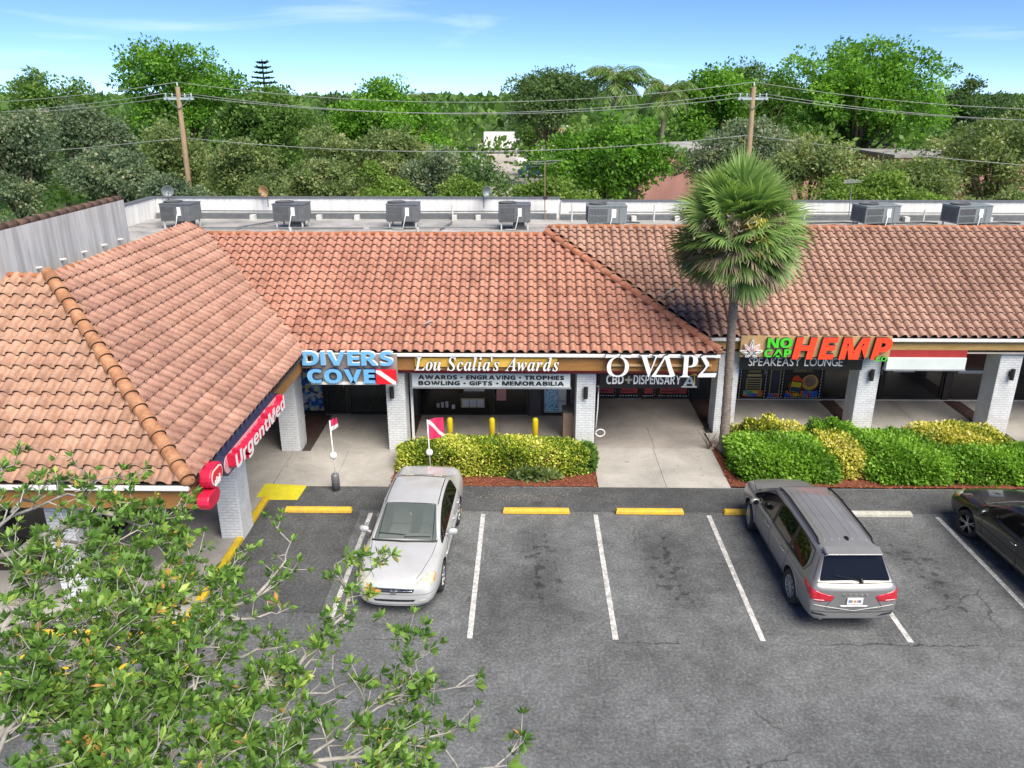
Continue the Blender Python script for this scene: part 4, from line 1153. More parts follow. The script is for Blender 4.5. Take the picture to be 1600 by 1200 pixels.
s = sign('sign_box', 'black sign box with thin white lounge lettering under the hemp sign', (8.3, 21.7, 2.2))
m = MB(); m.box(6.30, 9.80, 21.62, 21.74, 2.12, 2.58); m.build('panel', M['sign_black'], s, bevel=0.01)
letters(s, 'SPEAKEASY LOUNGE', None, (6.52, 21.61, 2.24), 2.70, 0.25, 0.012, M['letter_white'], M['letter_white'], one=True, name='lettering')
s = sign('sign_box', 'blank pale sign box under a red band in the vacant unit', (11.6, 21.6, 2.2))
m = MB(); m.box(10.46, 12.72, 21.56, 21.70, 2.17, 2.52); m.build('panel', M['sign_white'], s, bevel=0.01)
m = MB(); m.box(10.46, 12.72, 21.60, 21.70, 2.53, 2.74); m.build('red_band', M['red_band'], s)
m = MB(); m.box(10.44, 12.74, 21.54, 21.72, 2.135, 2.168); m.build('trim', M['alu'], s)
# clinic sign on the corner wing's side eave
s = sign('clinic_sign', 'navy oval clinic sign with raised crimson and white letters along the side eave', (-5.7, 15, 2.7))
def stadium(y0, y1, z0, z1, k=8):
    r = (z1-z0)/2; zc = (z0+z1)/2; P = []
    for i in range(k+1): t = -PI/2 + PI*i/k; P.append((y1-r+r*math.cos(t), zc+r*math.sin(t)))
    for i in range(k+1): t = PI/2 + PI*i/k; P.append((y0+r+r*math.cos(t), zc+r*math.sin(t)))
    return P
m = MB(); m.prism(stadium(13.28, 16.95, 2.70, 3.16), -5.84, -5.64, 'X'); m.build('panel', M['navy'], s)
m = MB(); m.prism(stadium(13.33, 16.90, 2.75, 3.11), -5.64, -5.628, 'X'); m.build('face', M['sign_blush'], s)
letters(s, 'UrgentMed', SANSB, (-5.545, 13.50, 2.72), 3.22, 0.42, 0.16, M['letter_white'], M['sign_pink'], ux=(0,1,0), uz=(0,0,1), offset=0.012)
s = sign('clinic_sign', 'crimson cross shaped clinic sign at the roof corner above the white column', (-5.7, 12.7, 2.6))
m = MB(); m.prism(stadium(12.62, 13.24, 2.80, 3.20), -5.84, -5.62, 'X'); m.build('upper_body', M['sign_pink'], s, bevel=0.02)
m = MB(); m.prism(stadium(12.40, 12.98, 2.50, 2.795, 6), -5.84, -5.62, 'X'); m.build('lower_body', M['sign_pink'], s, bevel=0.02)
m = MB(); m.prism(stadium(12.67, 13.19, 2.85, 3.15), -5.618, -5.612, 'X'); m.build('outline', M['letter_white'], s)
m = MB(); m.prism(stadium(12.70, 13.16, 2.88, 3.12), -5.611, -5.605, 'X'); m.build('face', M['sign_red'], s)
for k in range(4):
    m = MB(); m.beam((-5.60, 12.78+k*0.07, 2.84), (-5.60, 12.80+k*0.07, 2.95+0.04*(k % 2)), 0.012, 0.035); m.build('letter_stroke', M['letter_white'], s)

# ------------------------------------------------------------------ lot furniture
def wheel_stop(x0, x1, y, label, mat='yellow_stop', rz=0.0):
    L = (x1-x0)/2
    m = MB()
    prof = [(-0.085, 0), (0.085, 0), (0.075, 0.07), (0.05, 0.115), (-0.05, 0.115), (-0.075, 0.07)]
    m.prism(prof, -L, L, 'X')
    for v in range(len(m.v)):
        x, yy, z = m.v[v]
        if z > 0.1: m.v[v] = (x*(1-0.03/L), yy, z)
    o = m.build('wheel_stop', M[mat], bevel=0.012)
    o.location = ((x0+x1)/2, y, 0.008); o.rotation_euler = (0, 0, rz)
    return tag(o, label, 'wheel stop', 'wheel stops along the stalls')
wheel_stop(-5.80, -4.16, 16.92, 'yellow concrete wheel stop in the empty stall beside the ramp')
wheel_stop(-3.10, -1.48, 16.94, 'yellow concrete wheel stop mostly hidden behind the silver sedan')
wheel_stop(-0.47, 1.16, 16.94, 'yellow concrete wheel stop in the empty stall right of the silver sedan')
wheel_stop(2.28, 3.93, 16.95, 'yellow concrete wheel stop in the empty stall before the pale apron')
wheel_stop(4.90, 6.50, 16.95, 'yellow concrete wheel stop under the nose of the grey wagon')
wheel_stop(7.75, 9.42, 16.90, 'weathered bare concrete wheel stop right of the grey wagon', 'stop_bare')

for k, (x, y, lb) in enumerate([(-2.10, 20.92, 'leftmost of the three yellow bollards'), (-0.88, 20.92, 'middle one of the three yellow bollards'), (0.37, 20.92, 'rightmost of the three yellow bollards')]):
    m = MB(); m.lathe([(0.085, 0), (0.085, 0.72), (0.078, 0.76), (0.055, 0.79), (0.02, 0.80)], (0,0,0), 16)
    o = m.build('bollard', M['yellow_post'], smooth=True); o.location = (x, y, 0.06)
    tag(o, lb + ' behind the clipped hedge', 'bollard', 'yellow bollards')

def dive_flag(x, y, z0, hp, hb, can, label, W, Hh, droop):
    t = thing('dive_flag', label, 'flag', (x, y, z0), 0, 'dive flags', world=False)
    if can:
        m = MB(); m.lathe([(0.10, 0), (0.105, 0.30), (0.10, 0.42), (0.07, 0.46), (0.02, 0.47)], (0,0,0), 16); m.build('base', M['galv'], t, smooth=True)
    m = MB(); m.cyl((0.02, 0, 0.0), (-0.02, 0, hp), 0.016, n=8); m.build('pole', M['letter_white'], t, smooth=True)
    m = MB(); m.lathe([(0.005, -0.095)] + [(0.095*math.cos(a), 0.095*math.sin(a)) for a in [rad(d) for d in range(-75, 76, 15)]] + [(0.005, 0.095)], (0, 0, hb), 18); m.build('ball', M['letter_white'], t, smooth=True)
    nx, nz = 24, 24
    def P(u, v):
        return (-0.02 + u*W, 0.06*math.sin(u*5+v*2)*u, hp - 0.02 - v*Hh + (0.30*u*Hh if not droop else 0.55*u*Hh) - 0.12*u*u*W)
    parts = {}
    for i in range(nx):
        for j in range(nz):
            u, v = i/nx, j/nz; u2, v2 = (i+1)/nx, (j+1)/nz
            q = [P(u, v), P(u2, v), P(u2, v2), P(u, v2)]
            dlt = (u+u2)/2 - (v+v2)/2
            key = ('stripe' if v > 0.6 else 'flag') if droop else ('stripe' if abs(dlt) < 0.11 else 'flag' if dlt > 0 else 'flag_lower')
            parts.setdefault(key, MB()).add(q, [(0,1,2,3)])
    f = parts['flag'].build('flag', M['flag_pink'], t, smooth=True, fix=False)
    if 'flag_lower' in parts: parts['flag_lower'].build('flag', M['flag_pink'], t, smooth=True, fix=False)
    parts['stripe'].build('stripe', M['letter_white'], t, smooth=True, fix=False)
    return t
dive_flag(-4.80, 18.05, 0.012, 1.93, 0.97, True, 'dive flag on a white pole in a grey can on the asphalt', 0.20, 0.28, True)
dive_flag(-2.42, 18.55, 0.05, 1.72, 0.80, False, 'dive flag on a white pole planted before the clipped hedge', 0.42, 0.55, False)

def wall_lamp(x, y, z, label):
    t = thing('wall_lamp', label, 'lamp', (x, y, z), 0, 'wall lamps on the columns', world=False)
    m = MB(); m.box(-0.05, 0.05, -0.03, 0, -0.08, 0.08); m.build('bracket', M['black'], t)
    m = MB(); m.lathe([(0.05, -0.17), (0.062, -0.165), (0.062, 0.165), (0.05, 0.17)], (0, -0.10, 0), 14); m.build('lamp_body', M['dark_metal'], t, smooth=False)
wall_lamp(-3.62, 20.378, 1.86, 'black cylinder wall lamp on the column below the sky blue sign')
wall_lamp(1.74, 20.378, 1.88, 'black cylinder wall lamp on the column right of the awards shop')
wall_lamp(10.16, 21.798, 1.94, 'black cylinder wall lamp on the column below the red letters')
wall_lamp(14.20, 21.798, 1.98, 'black cylinder wall lamp on the rightmost white column')

hose = MB(); hose.tube([(2.14, 20.75, 1.95), (2.13, 20.74, 1.2), (2.10, 20.72, 0.62)] , 0.018, 6)
pts = [(2.10 + 0.10*(1-math.cos(a)) * 1.3, 20.70, 0.50 + 0.11*math.sin(a)) for a in [i*PI/8 for i in range(17)]]
hose.tube(pts, 0.018, 6)
tag(hose.build('cable', M['letter_white'], smooth=True), 'white looped cable hanging down the column beside the menu board', 'cable')
t = thing('litter_bin', 'tan litter bin wedged against the white column by the awards shop', 'bin', (1.34, 21.1, 0.06))
m = MB(); m.box(1.18, 1.46, 21.1, 21.6, 0.06, 0.95); m.build('body', M['tan_box'], t, bevel=0.015)
m = MB(); m.box(1.16, 1.48, 21.08, 21.62, 0.952, 1.0); m.build('lid', M['wall_dark'], t, bevel=0.01)

# ------------------------------------------------------------------ roof plant
def ac_unit(w, d, h, mat, fan_left=True):
    t = thing('air_conditioner', '-', 'air conditioner', (0,0,0), 0, 'rooftop air conditioners', world=False)
    zb = 0.30
    m = MB(); m.box(-w/2, w/2, -d/2, d/2, zb, zb+h); body = m.build('cabinet', M[mat], t, bevel=0.02)
    m = MB(); m.box(-w/2-0.02, w/2+0.02, -d/2-0.02, d/2+0.02, zb+h+0.001, zb+h+0.035); m.build('lid', M[mat], t, bevel=0.008)
    gx = -w/2+0.05
    for r_ in range(2):
        for k in range(13):
            x = gx + k*(w*0.48)/13
            b = MB(); b.box(x, x+w*0.48/13*0.55, -d/2-0.014, -d/2-0.001, zb+0.06+r_*(h-0.1)/2, zb+0.02+(r_+1)*(h-0.1)/2); b.build('grille_slat', M['slat_dark'], body)
    for k in range(10):
        y = -d/2+0.05+k*(d-0.1)/10
        b = MB(); b.box(-w/2-0.014, -w/2-0.001, y, y+d*0.05, zb+0.06, zb+h-0.06); b.build('grille_slat', M['slat_dark'], body)
    m = MB(); m.lathe([(d*0.36, 0), (d*0.38, 0.05), (d*0.33, 0.06), (d*0.30, 0.03)], (-w*0.22, 0, zb+h+0.036), 20); m.build('fan_guard', M['slat_dark'], t)
    m = MB(); m.box(w*0.10, w*0.22, -d/2-0.02, -d/2-0.001, zb+h*0.35, zb+h*0.85); m.build('label_plate', M['letter_white'], body)
    m = MB(); m.box(w*0.30, w*0.305+0.01, -d/2-0.008, -d/2-0.001, zb+0.03, zb+h-0.03); m.build('panel_seam', M['slat_dark'], body)
    m = MB(); m.tube([(w*0.12, -d/2-0.04, zb+h*0.5), (w*0.08, -d/2-0.10, zb+0.05), (w*0.02, -d/2-0.12, 0.05), (-w*0.3, -d/2-0.12, 0.05)], 0.022, 6); m.build('pipe', M['pvc'], t, smooth=True)
    for sx in (-1, 1):
        for sy in (-1, 1):
            m = MB(); m.box(sx*w*0.42-0.025, sx*w*0.42+0.025, sy*d*0.42-0.025, sy*d*0.42+0.025, 0, zb); m.build('leg', M['pvc'], t)
    m = MB(); m.box(-w*0.05, w*0.32, -d*0.3, d*0.3, 0.0, zb-0.002); m.build('duct_curb', M['slat_dark'], t)
    return t
acA = ac_unit(1.22, 0.95, 0.64, 'galv'); acB = ac_unit(1.48, 0.95, 0.64, 'galv_light')
spots = [(acA, -13.50, 31.2, 4.70, -0.12, 'dark grey rooftop unit above the corner roof ridge, leftmost of all'),
         (acA, -9.10, 31.2, 4.70, -0.06, 'grey rooftop unit second from the left, under the tan satellite dish'),
         (acA, -4.70, 31.2, 4.70, 0.0, 'grey rooftop unit third from the left, alone between two dishes'),
         (acA, -0.35, 31.1, 4.70, 0.02, 'grey rooftop unit fourth from the left, by the parapet step'),
         (acB, 3.20, 30.9, 4.69, 0.02, 'bluish grey rooftop unit just right of the hip top'),
         (acB, 13.65, 31.1, 4.69, 0.22, 'wide rooftop unit right of the fan palm, below the aerial'),
         (acB, 17.15, 31.1, 4.69, 0.22, 'wide rooftop unit second from the right edge'),
         (acB, 20.45, 31.0, 4.69, 0.22, 'rooftop unit cut off by the right edge of the picture')]
seen = set()
for proto, x, y, z, rz, lb in spots:
    o = proto if proto.name not in seen else copy_tree(proto)
    seen.add(proto.name)
    o.location = (x, y, z); o.rotation_euler = (0, 0, rz); o['label'] = lb

def dish(x, y, z, r, mat, az, label):
    t = thing('satellite_dish', label, 'satellite dish', (x, y, z), az, 'satellite dishes on the parapet', world=False)
    m = MB(); m.tube([(0, 0, -0.45), (0, 0, 0.0), (0, -0.06, 0.10)], 0.022, 6); m.build('mast', M['galv'], t)
    m = MB()
    prof = [(0.01, 0.0), (r*0.4, -0.03), (r*0.75, -0.09), (r, -0.16), (r, -0.17), (r*0.74, -0.075), (r*0.4, -0.015), (0.01, 0.012)]
    m.lathe(prof, (0, -0.08, 0.22), 20, axis='Y'); m.build('reflector', M[mat], t, smooth=True)
    m = MB(); m.tube([(0, -0.1, 0.02), (0, -0.42, 0.10), (0, -0.45, 0.16)], 0.014, 6); m.box(-0.03, 0.03, -0.5, -0.40, 0.13, 0.20); m.build('feed_arm', M['galv'], t)
dish(-15.05, 33.7, 5.62, 0.24, 'galv_light', 0.5, 'small grey satellite dish at the left end of the parapet')
dish(-10.82, 33.7, 5.62, 0.24, 'sign_tan', -0.3, 'tan satellite dish above the second rooftop unit')
dish(-1.68, 33.7, 5.62, 0.24, 'galv_light', 0.7, 'small grey satellite dish above the parapet left of its step')
t = thing('aerial', 'thin metal television aerial right of the fan palm on the parapet', 'antenna', (13.58, 33.5, 4.7))
m = MB(); m.cyl((13.62, 33.5, 4.7), (13.55, 33.5, 6.35), 0.018, n=6); m.build('mast', M['galv_light'], t)
for k in range(5):
    m = MB(); m.cyl((13.55-0.42+0.05*k, 33.3+0.12*k, 6.30-0.08*(k % 2)), (13.55+0.40-0.05*k, 33.3+0.12*k, 6.34-0.08*(k % 2)), 0.008, n=5); m.build('element', M['galv_light'], t)
t = thing('roof_mast', 'thin brown mast with cross arm at the step in the parapet', 'mast', (0.87, 33.4, 4.7))
m = MB(); m.cyl((0.90, 33.4, 4.7), (0.86, 33.4, 7.1), 0.025, n=6); m.build('pole', M['wood_pole'], t)
m = MB(); m.cyl((0.2, 33.4, 7.05), (1.6, 33.4, 7.12), 0.015, n=5); m.cyl((0.45, 33.2, 6.98), (1.35, 33.6, 7.0), 0.012, n=5); m.build('cross_arm', M['galv'], t)
m = MB(); m.box(0.80, 0.99, 33.32, 33.44, 5.55, 5.68); m.build('box', M['bronze'], t)

# ------------------------------------------------------------------ utility poles and wires
def utility_pole(x, y, top, lean, label):
    t = thing('utility_pole', label, 'utility pole', (x, y, 0), 0, 'utility poles')
    m = MB(); m.tube([(x+lean, y, 0), (x, y, top)], [0.17, 0.11], 12); m.build('pole', M['wood_pole'], t, smooth=True)
    m = MB(); m.box(x-0.75, x+0.75, y-0.08, y+0.02, top-0.62, top-0.50); m.build('cross_arm', M['insul'], t)
    for dx in (-0.65, -0.32, 0.32, 0.65):
        m = MB(); m.lathe([(0.03, 0), (0.06, 0.04), (0.03, 0.09), (0.055, 0.13), (0.02, 0.2)], (x+dx, y-0.03, top-0.50), 8); m.build('insulator', M['insul'], t, smooth=True)
    for sx in (-1, 1):
        m = MB(); m.beam((x+sx*0.6, y-0.09, top-0.55), (x, y-0.14, top-1.05), 0.03, 0.04); m.build('brace', M['galv'], t)
    m = MB(); m.lathe([(0.03, 0), (0.05, 0.05), (0.025, 0.22)], (x, y, top), 8); m.build('insulator', M['insul'], t, smooth=True)
    return t
utility_pole(-17.45, 42, 10.05, -0.2, 'wooden utility pole behind the left end of the shops')
utility_pole(11.45, 42, 10.05, 0.25, 'wooden utility pole behind the fan palm')
def wire(a, b, sag, r, label):
    a, b = Vector(a), Vector(b)
    pts = [a.lerp(b, i/24) - Vector((0, 0, 4*sag*(i/24)*(1-i/24))) for i in range(25)]
    m = MB(); m.tube(pts, r, 5)
    tag(m.build('power_line', M['wire'], smooth=True), label, 'wire', 'power lines behind the shops')
PA, PB = (-17.45, 42), (11.45, 42)
for dx, dz, nm in ((-0.65, -0.30, 'lower front'), (0.65, -0.34, 'lower rear'), (0.0, 0.22, 'topmost')):
    r = 0.012
    wire((PA[0]+dx, 42, 10.05+dz), (PB[0]+dx, 42, 10.05+dz), 0.95, r, nm + ' power line spanning between the two wooden poles')
    wire((PA[0]+dx, 42, 10.05+dz), (-46+dx, 42.5, 9.6+dz), 0.9, r, nm + ' power line running left from the left wooden pole')
    wire((PB[0]+dx, 42, 10.05+dz), (40+dx, 42.5, 9.3+dz), 0.9, r, nm + ' power line running right from the right wooden pole')
wire((PA[0], 42, 7.6), (PB[0], 42, 7.75), 0.75, 0.014, 'low communication line spanning between the two wooden poles')
wire((PA[0], 42, 7.6), (-46, 42.5, 6.2), 0.4, 0.014, 'low communication line running left from the left wooden pole')
wire((PB[0], 42, 7.75), (40, 42.5, 5.6), 0.4, 0.014, 'low communication line running right from the right wooden pole')
# ------------------------------------------------------------------ vegetation
vr = np.random.default_rng(23)
def unit(a):
    return a/np.maximum(np.linalg.norm(a, axis=1, keepdims=True), 1e-9)
def leaf_arrays(P, D, N, L, W, fold=0.0):
    """diamond leaves: base, right, tip, left"""
    D = unit(D); S = unit(np.cross(D, N)); N2 = np.cross(S, D)
    L = L[:,None]; W = W[:,None]
    b = P; t = P + D*L
    r = P + D*L*0.55 + S*W + N2*W*fold; l = P + D*L*0.55 - S*W + N2*W*fold
    V = np.stack([b, r, t, l], 1).reshape(-1, 3)
    F = np.arange(len(V), dtype=np.int32).reshape(-1, 4)
    return V, F
def foliage(name, P, D, N, L, W, tint, mat, parent=None, fold=0.0):
    V, F = leaf_arrays(P, D, N, L, W, fold)
    return nobj(name, np_mesh(name, V, F, mat, np.repeat(np.clip(tint, 0, 1), 4)), parent)

M['leaf_bright'] = leafmat('leaf_bright', [(0, (0.048, 0.127, 0.016)), (0.45, (0.127, 0.299, 0.030)), (0.8, (0.218, 0.437, 0.046)), (1, (0.310, 0.529, 0.081))], trans=0.45)
M['leaf_mid'] = leafmat('leaf_mid', [(0, (0.046, 0.098, 0.023)), (0.5, (0.111, 0.221, 0.044)), (1, (0.234, 0.364, 0.085))], trans=0.45)
M['leaf_dark'] = leafmat('leaf_dark', [(0, (0.035, 0.078, 0.030)), (0.5, (0.089, 0.169, 0.057)), (1, (0.189, 0.284, 0.101))], trans=0.45)
M['leaf_olive'] = leafmat('leaf_olive', [(0, (0.078, 0.124, 0.044)), (0.5, (0.189, 0.267, 0.094)), (0.9, (0.338, 0.403, 0.169)), (1, (0.442, 0.416, 0.234))], trans=0.45)
M['leaf_grey'] = leafmat('leaf_grey', [(0, (0.068, 0.111, 0.068)), (0.5, (0.169, 0.236, 0.142)), (0.9, (0.297, 0.378, 0.230)), (1, (0.419, 0.378, 0.257))], trans=0.45)
M['leaf_lime'] = leafmat('leaf_lime', [(0, (0.069, 0.127, 0.023)), (0.5, (0.184, 0.310, 0.052)), (1, (0.345, 0.460, 0.115))], trans=0.45)
M['leaf_varieg'] = leafmat('leaf_varieg', [(0, (0.038, 0.096, 0.010)), (0.35, (0.155, 0.258, 0.019)), (0.6, (0.426, 0.489, 0.045)), (0.85, (0.670, 0.644, 0.115)), (1, (0.799, 0.747, 0.283))], trans=0.2)
M['leaf_varieg_y'] = leafmat('leaf_varieg_y', [(0, (0.057, 0.109, 0.014)), (0.3, (0.196, 0.253, 0.023)), (0.55, (0.517, 0.506, 0.057)), (0.85, (0.713, 0.632, 0.149)), (1, (0.782, 0.690, 0.345))], trans=0.2)
M['leaf_green'] = leafmat('leaf_green', [(0, (0.060, 0.140, 0.014)), (0.4, (0.150, 0.320, 0.028)), (0.75, (0.25, 0.46, 0.05)), (1, (0.38, 0.57, 0.09))], trans=0.35)
M['leaf_fore'] = leafmat('leaf_fore', [(0, (0.054, 0.126, 0.026)), (0.4, (0.138, 0.270, 0.050)), (0.75, (0.252, 0.408, 0.078)), (0.95, (0.456, 0.564, 0.120)), (1, (0.660, 0.336, 0.108))], 0.36, 0.35)
M['frond_live'] = leafmat('frond_live', [(0, (0.081, 0.149, 0.043)), (0.5, (0.182, 0.311, 0.089)), (1, (0.405, 0.540, 0.189))], 0.45, 0.3)
M['frond_dead'] = leafmat('frond_dead', [(0, (0.184, 0.132, 0.086)), (0.5, (0.322, 0.253, 0.172)), (1, (0.460, 0.391, 0.287))], 0.8, 0.15, (0.800, 0.800, 0.800))
M['bloom'] = leafmat('bloom', [(0, (0.483, 0.414, 0.057)), (1, (0.713, 0.667, 0.184))], 0.7, 0.2)
M['frond_coco'] = leafmat('frond_coco', [(0, (0.069, 0.138, 0.035)), (0.5, (0.169, 0.288, 0.065)), (1, (0.425, 0.500, 0.150))], 0.45, 0.3)

def sphere_dirs(n, up=0.25):
    d = vr.normal(size=(n, 3)); d[:,2] += up
    return unit(d)
def crown_leaves(c, r, n, lobes, csize, leaf, up=0.35, drop=0.15):
    """leaf sprays on clumps scattered over lobes inside an ellipsoid crown"""
    c = np.array(c); r = np.array(r)
    ld = sphere_dirs(lobes, 0.3); lc = c + ld*r*(vr.uniform(0.30, 0.74, (lobes, 1)))
    lr = vr.uniform(0.30, 0.46, lobes)
    per = 16
    cd = sphere_dirs(lobes*per, 0.35)
    cc = np.repeat(lc, per, 0) + cd*r*np.repeat(lr, per)[:,None]*vr.uniform(0.55, 1.05, (lobes*per, 1))
    cr = csize*vr.uniform(0.65, 1.4, len(cc))
    ct = vr.normal(0, 0.17, len(cc))
    k = vr.integers(0, len(cc), n)
    d = sphere_dirs(n, up)
    rad_ = vr.uniform(0.25, 1.0, n)**0.5
    P = cc[k] + d*(cr[k]*rad_)[:,None]*np.array([1.15, 1.15, 0.72])
    D = unit(d*0.8 + vr.normal(0, 0.6, (n, 3)) + np.array([0, 0, -drop]))
    N = unit(d*0.6 + vr.normal(0, 0.5, (n, 3)) + np.array([0, 0, 0.5]))
    L = leaf*vr.uniform(0.6, 1.35, n); W = L*vr.uniform(0.22, 0.38, n)
    tint = np.clip(0.5 + ct[k] + vr.normal(0, 0.2, n), 0, 1)
    return P, D, N, L, W, tint, lc
def limbs(mb, base, c, lc, r0, rz, fork=None):
    base = Vector(base); c = Vector(c)
    fork = Vector(fork) if fork else base.lerp(c, 0.55) + Vector((0, 0, -0.1*rz))
    mb.tube([base, base.lerp(fork, 0.5) + Vector((rng.uniform(-.1,.1), rng.uniform(-.1,.1), 0)), fork], [r0, r0*0.85, r0*0.7], 8)
    for q in lc:
        q = Vector(q)
        mid = fork.lerp(q, 0.5) + Vector((rng.uniform(-.3,.3), rng.uniform(-.3,.3), rng.uniform(0,.4)))
        mb.tube([fork, mid, q], [r0*0.5, r0*0.3, r0*0.08], 6)
def tree(name, label, c, rx, ry, rz, mat, n, leaf, csize, lobes=11, cat='tree', group='trees behind the shops', r0=None, up=0.35, trunk_mat='bark', base=None):
    base = base or (c[0], c[1], -0.06)
    t = thing(name, label, cat, base, 0, group)
    if leaf > 0.3: rx *= 1.12; n = int(n*1.15)
    P, D, N, L, W, tint, lc = crown_leaves(c, (rx, ry, rz), int(n*2.1), lobes, csize, leaf*(0.60 if leaf > 0.3 else 0.72), up)
    tint = tint + rng.uniform(-.10, .10)
    foliage('crown', P, D, N, L, W, tint, M[mat], t)
    mb = MB(); limbs(mb, base, c, lc, r0 or (0.10+0.03*rx), rz); mb.build('trunk', M[trunk_mat], t, smooth=True)
    return t
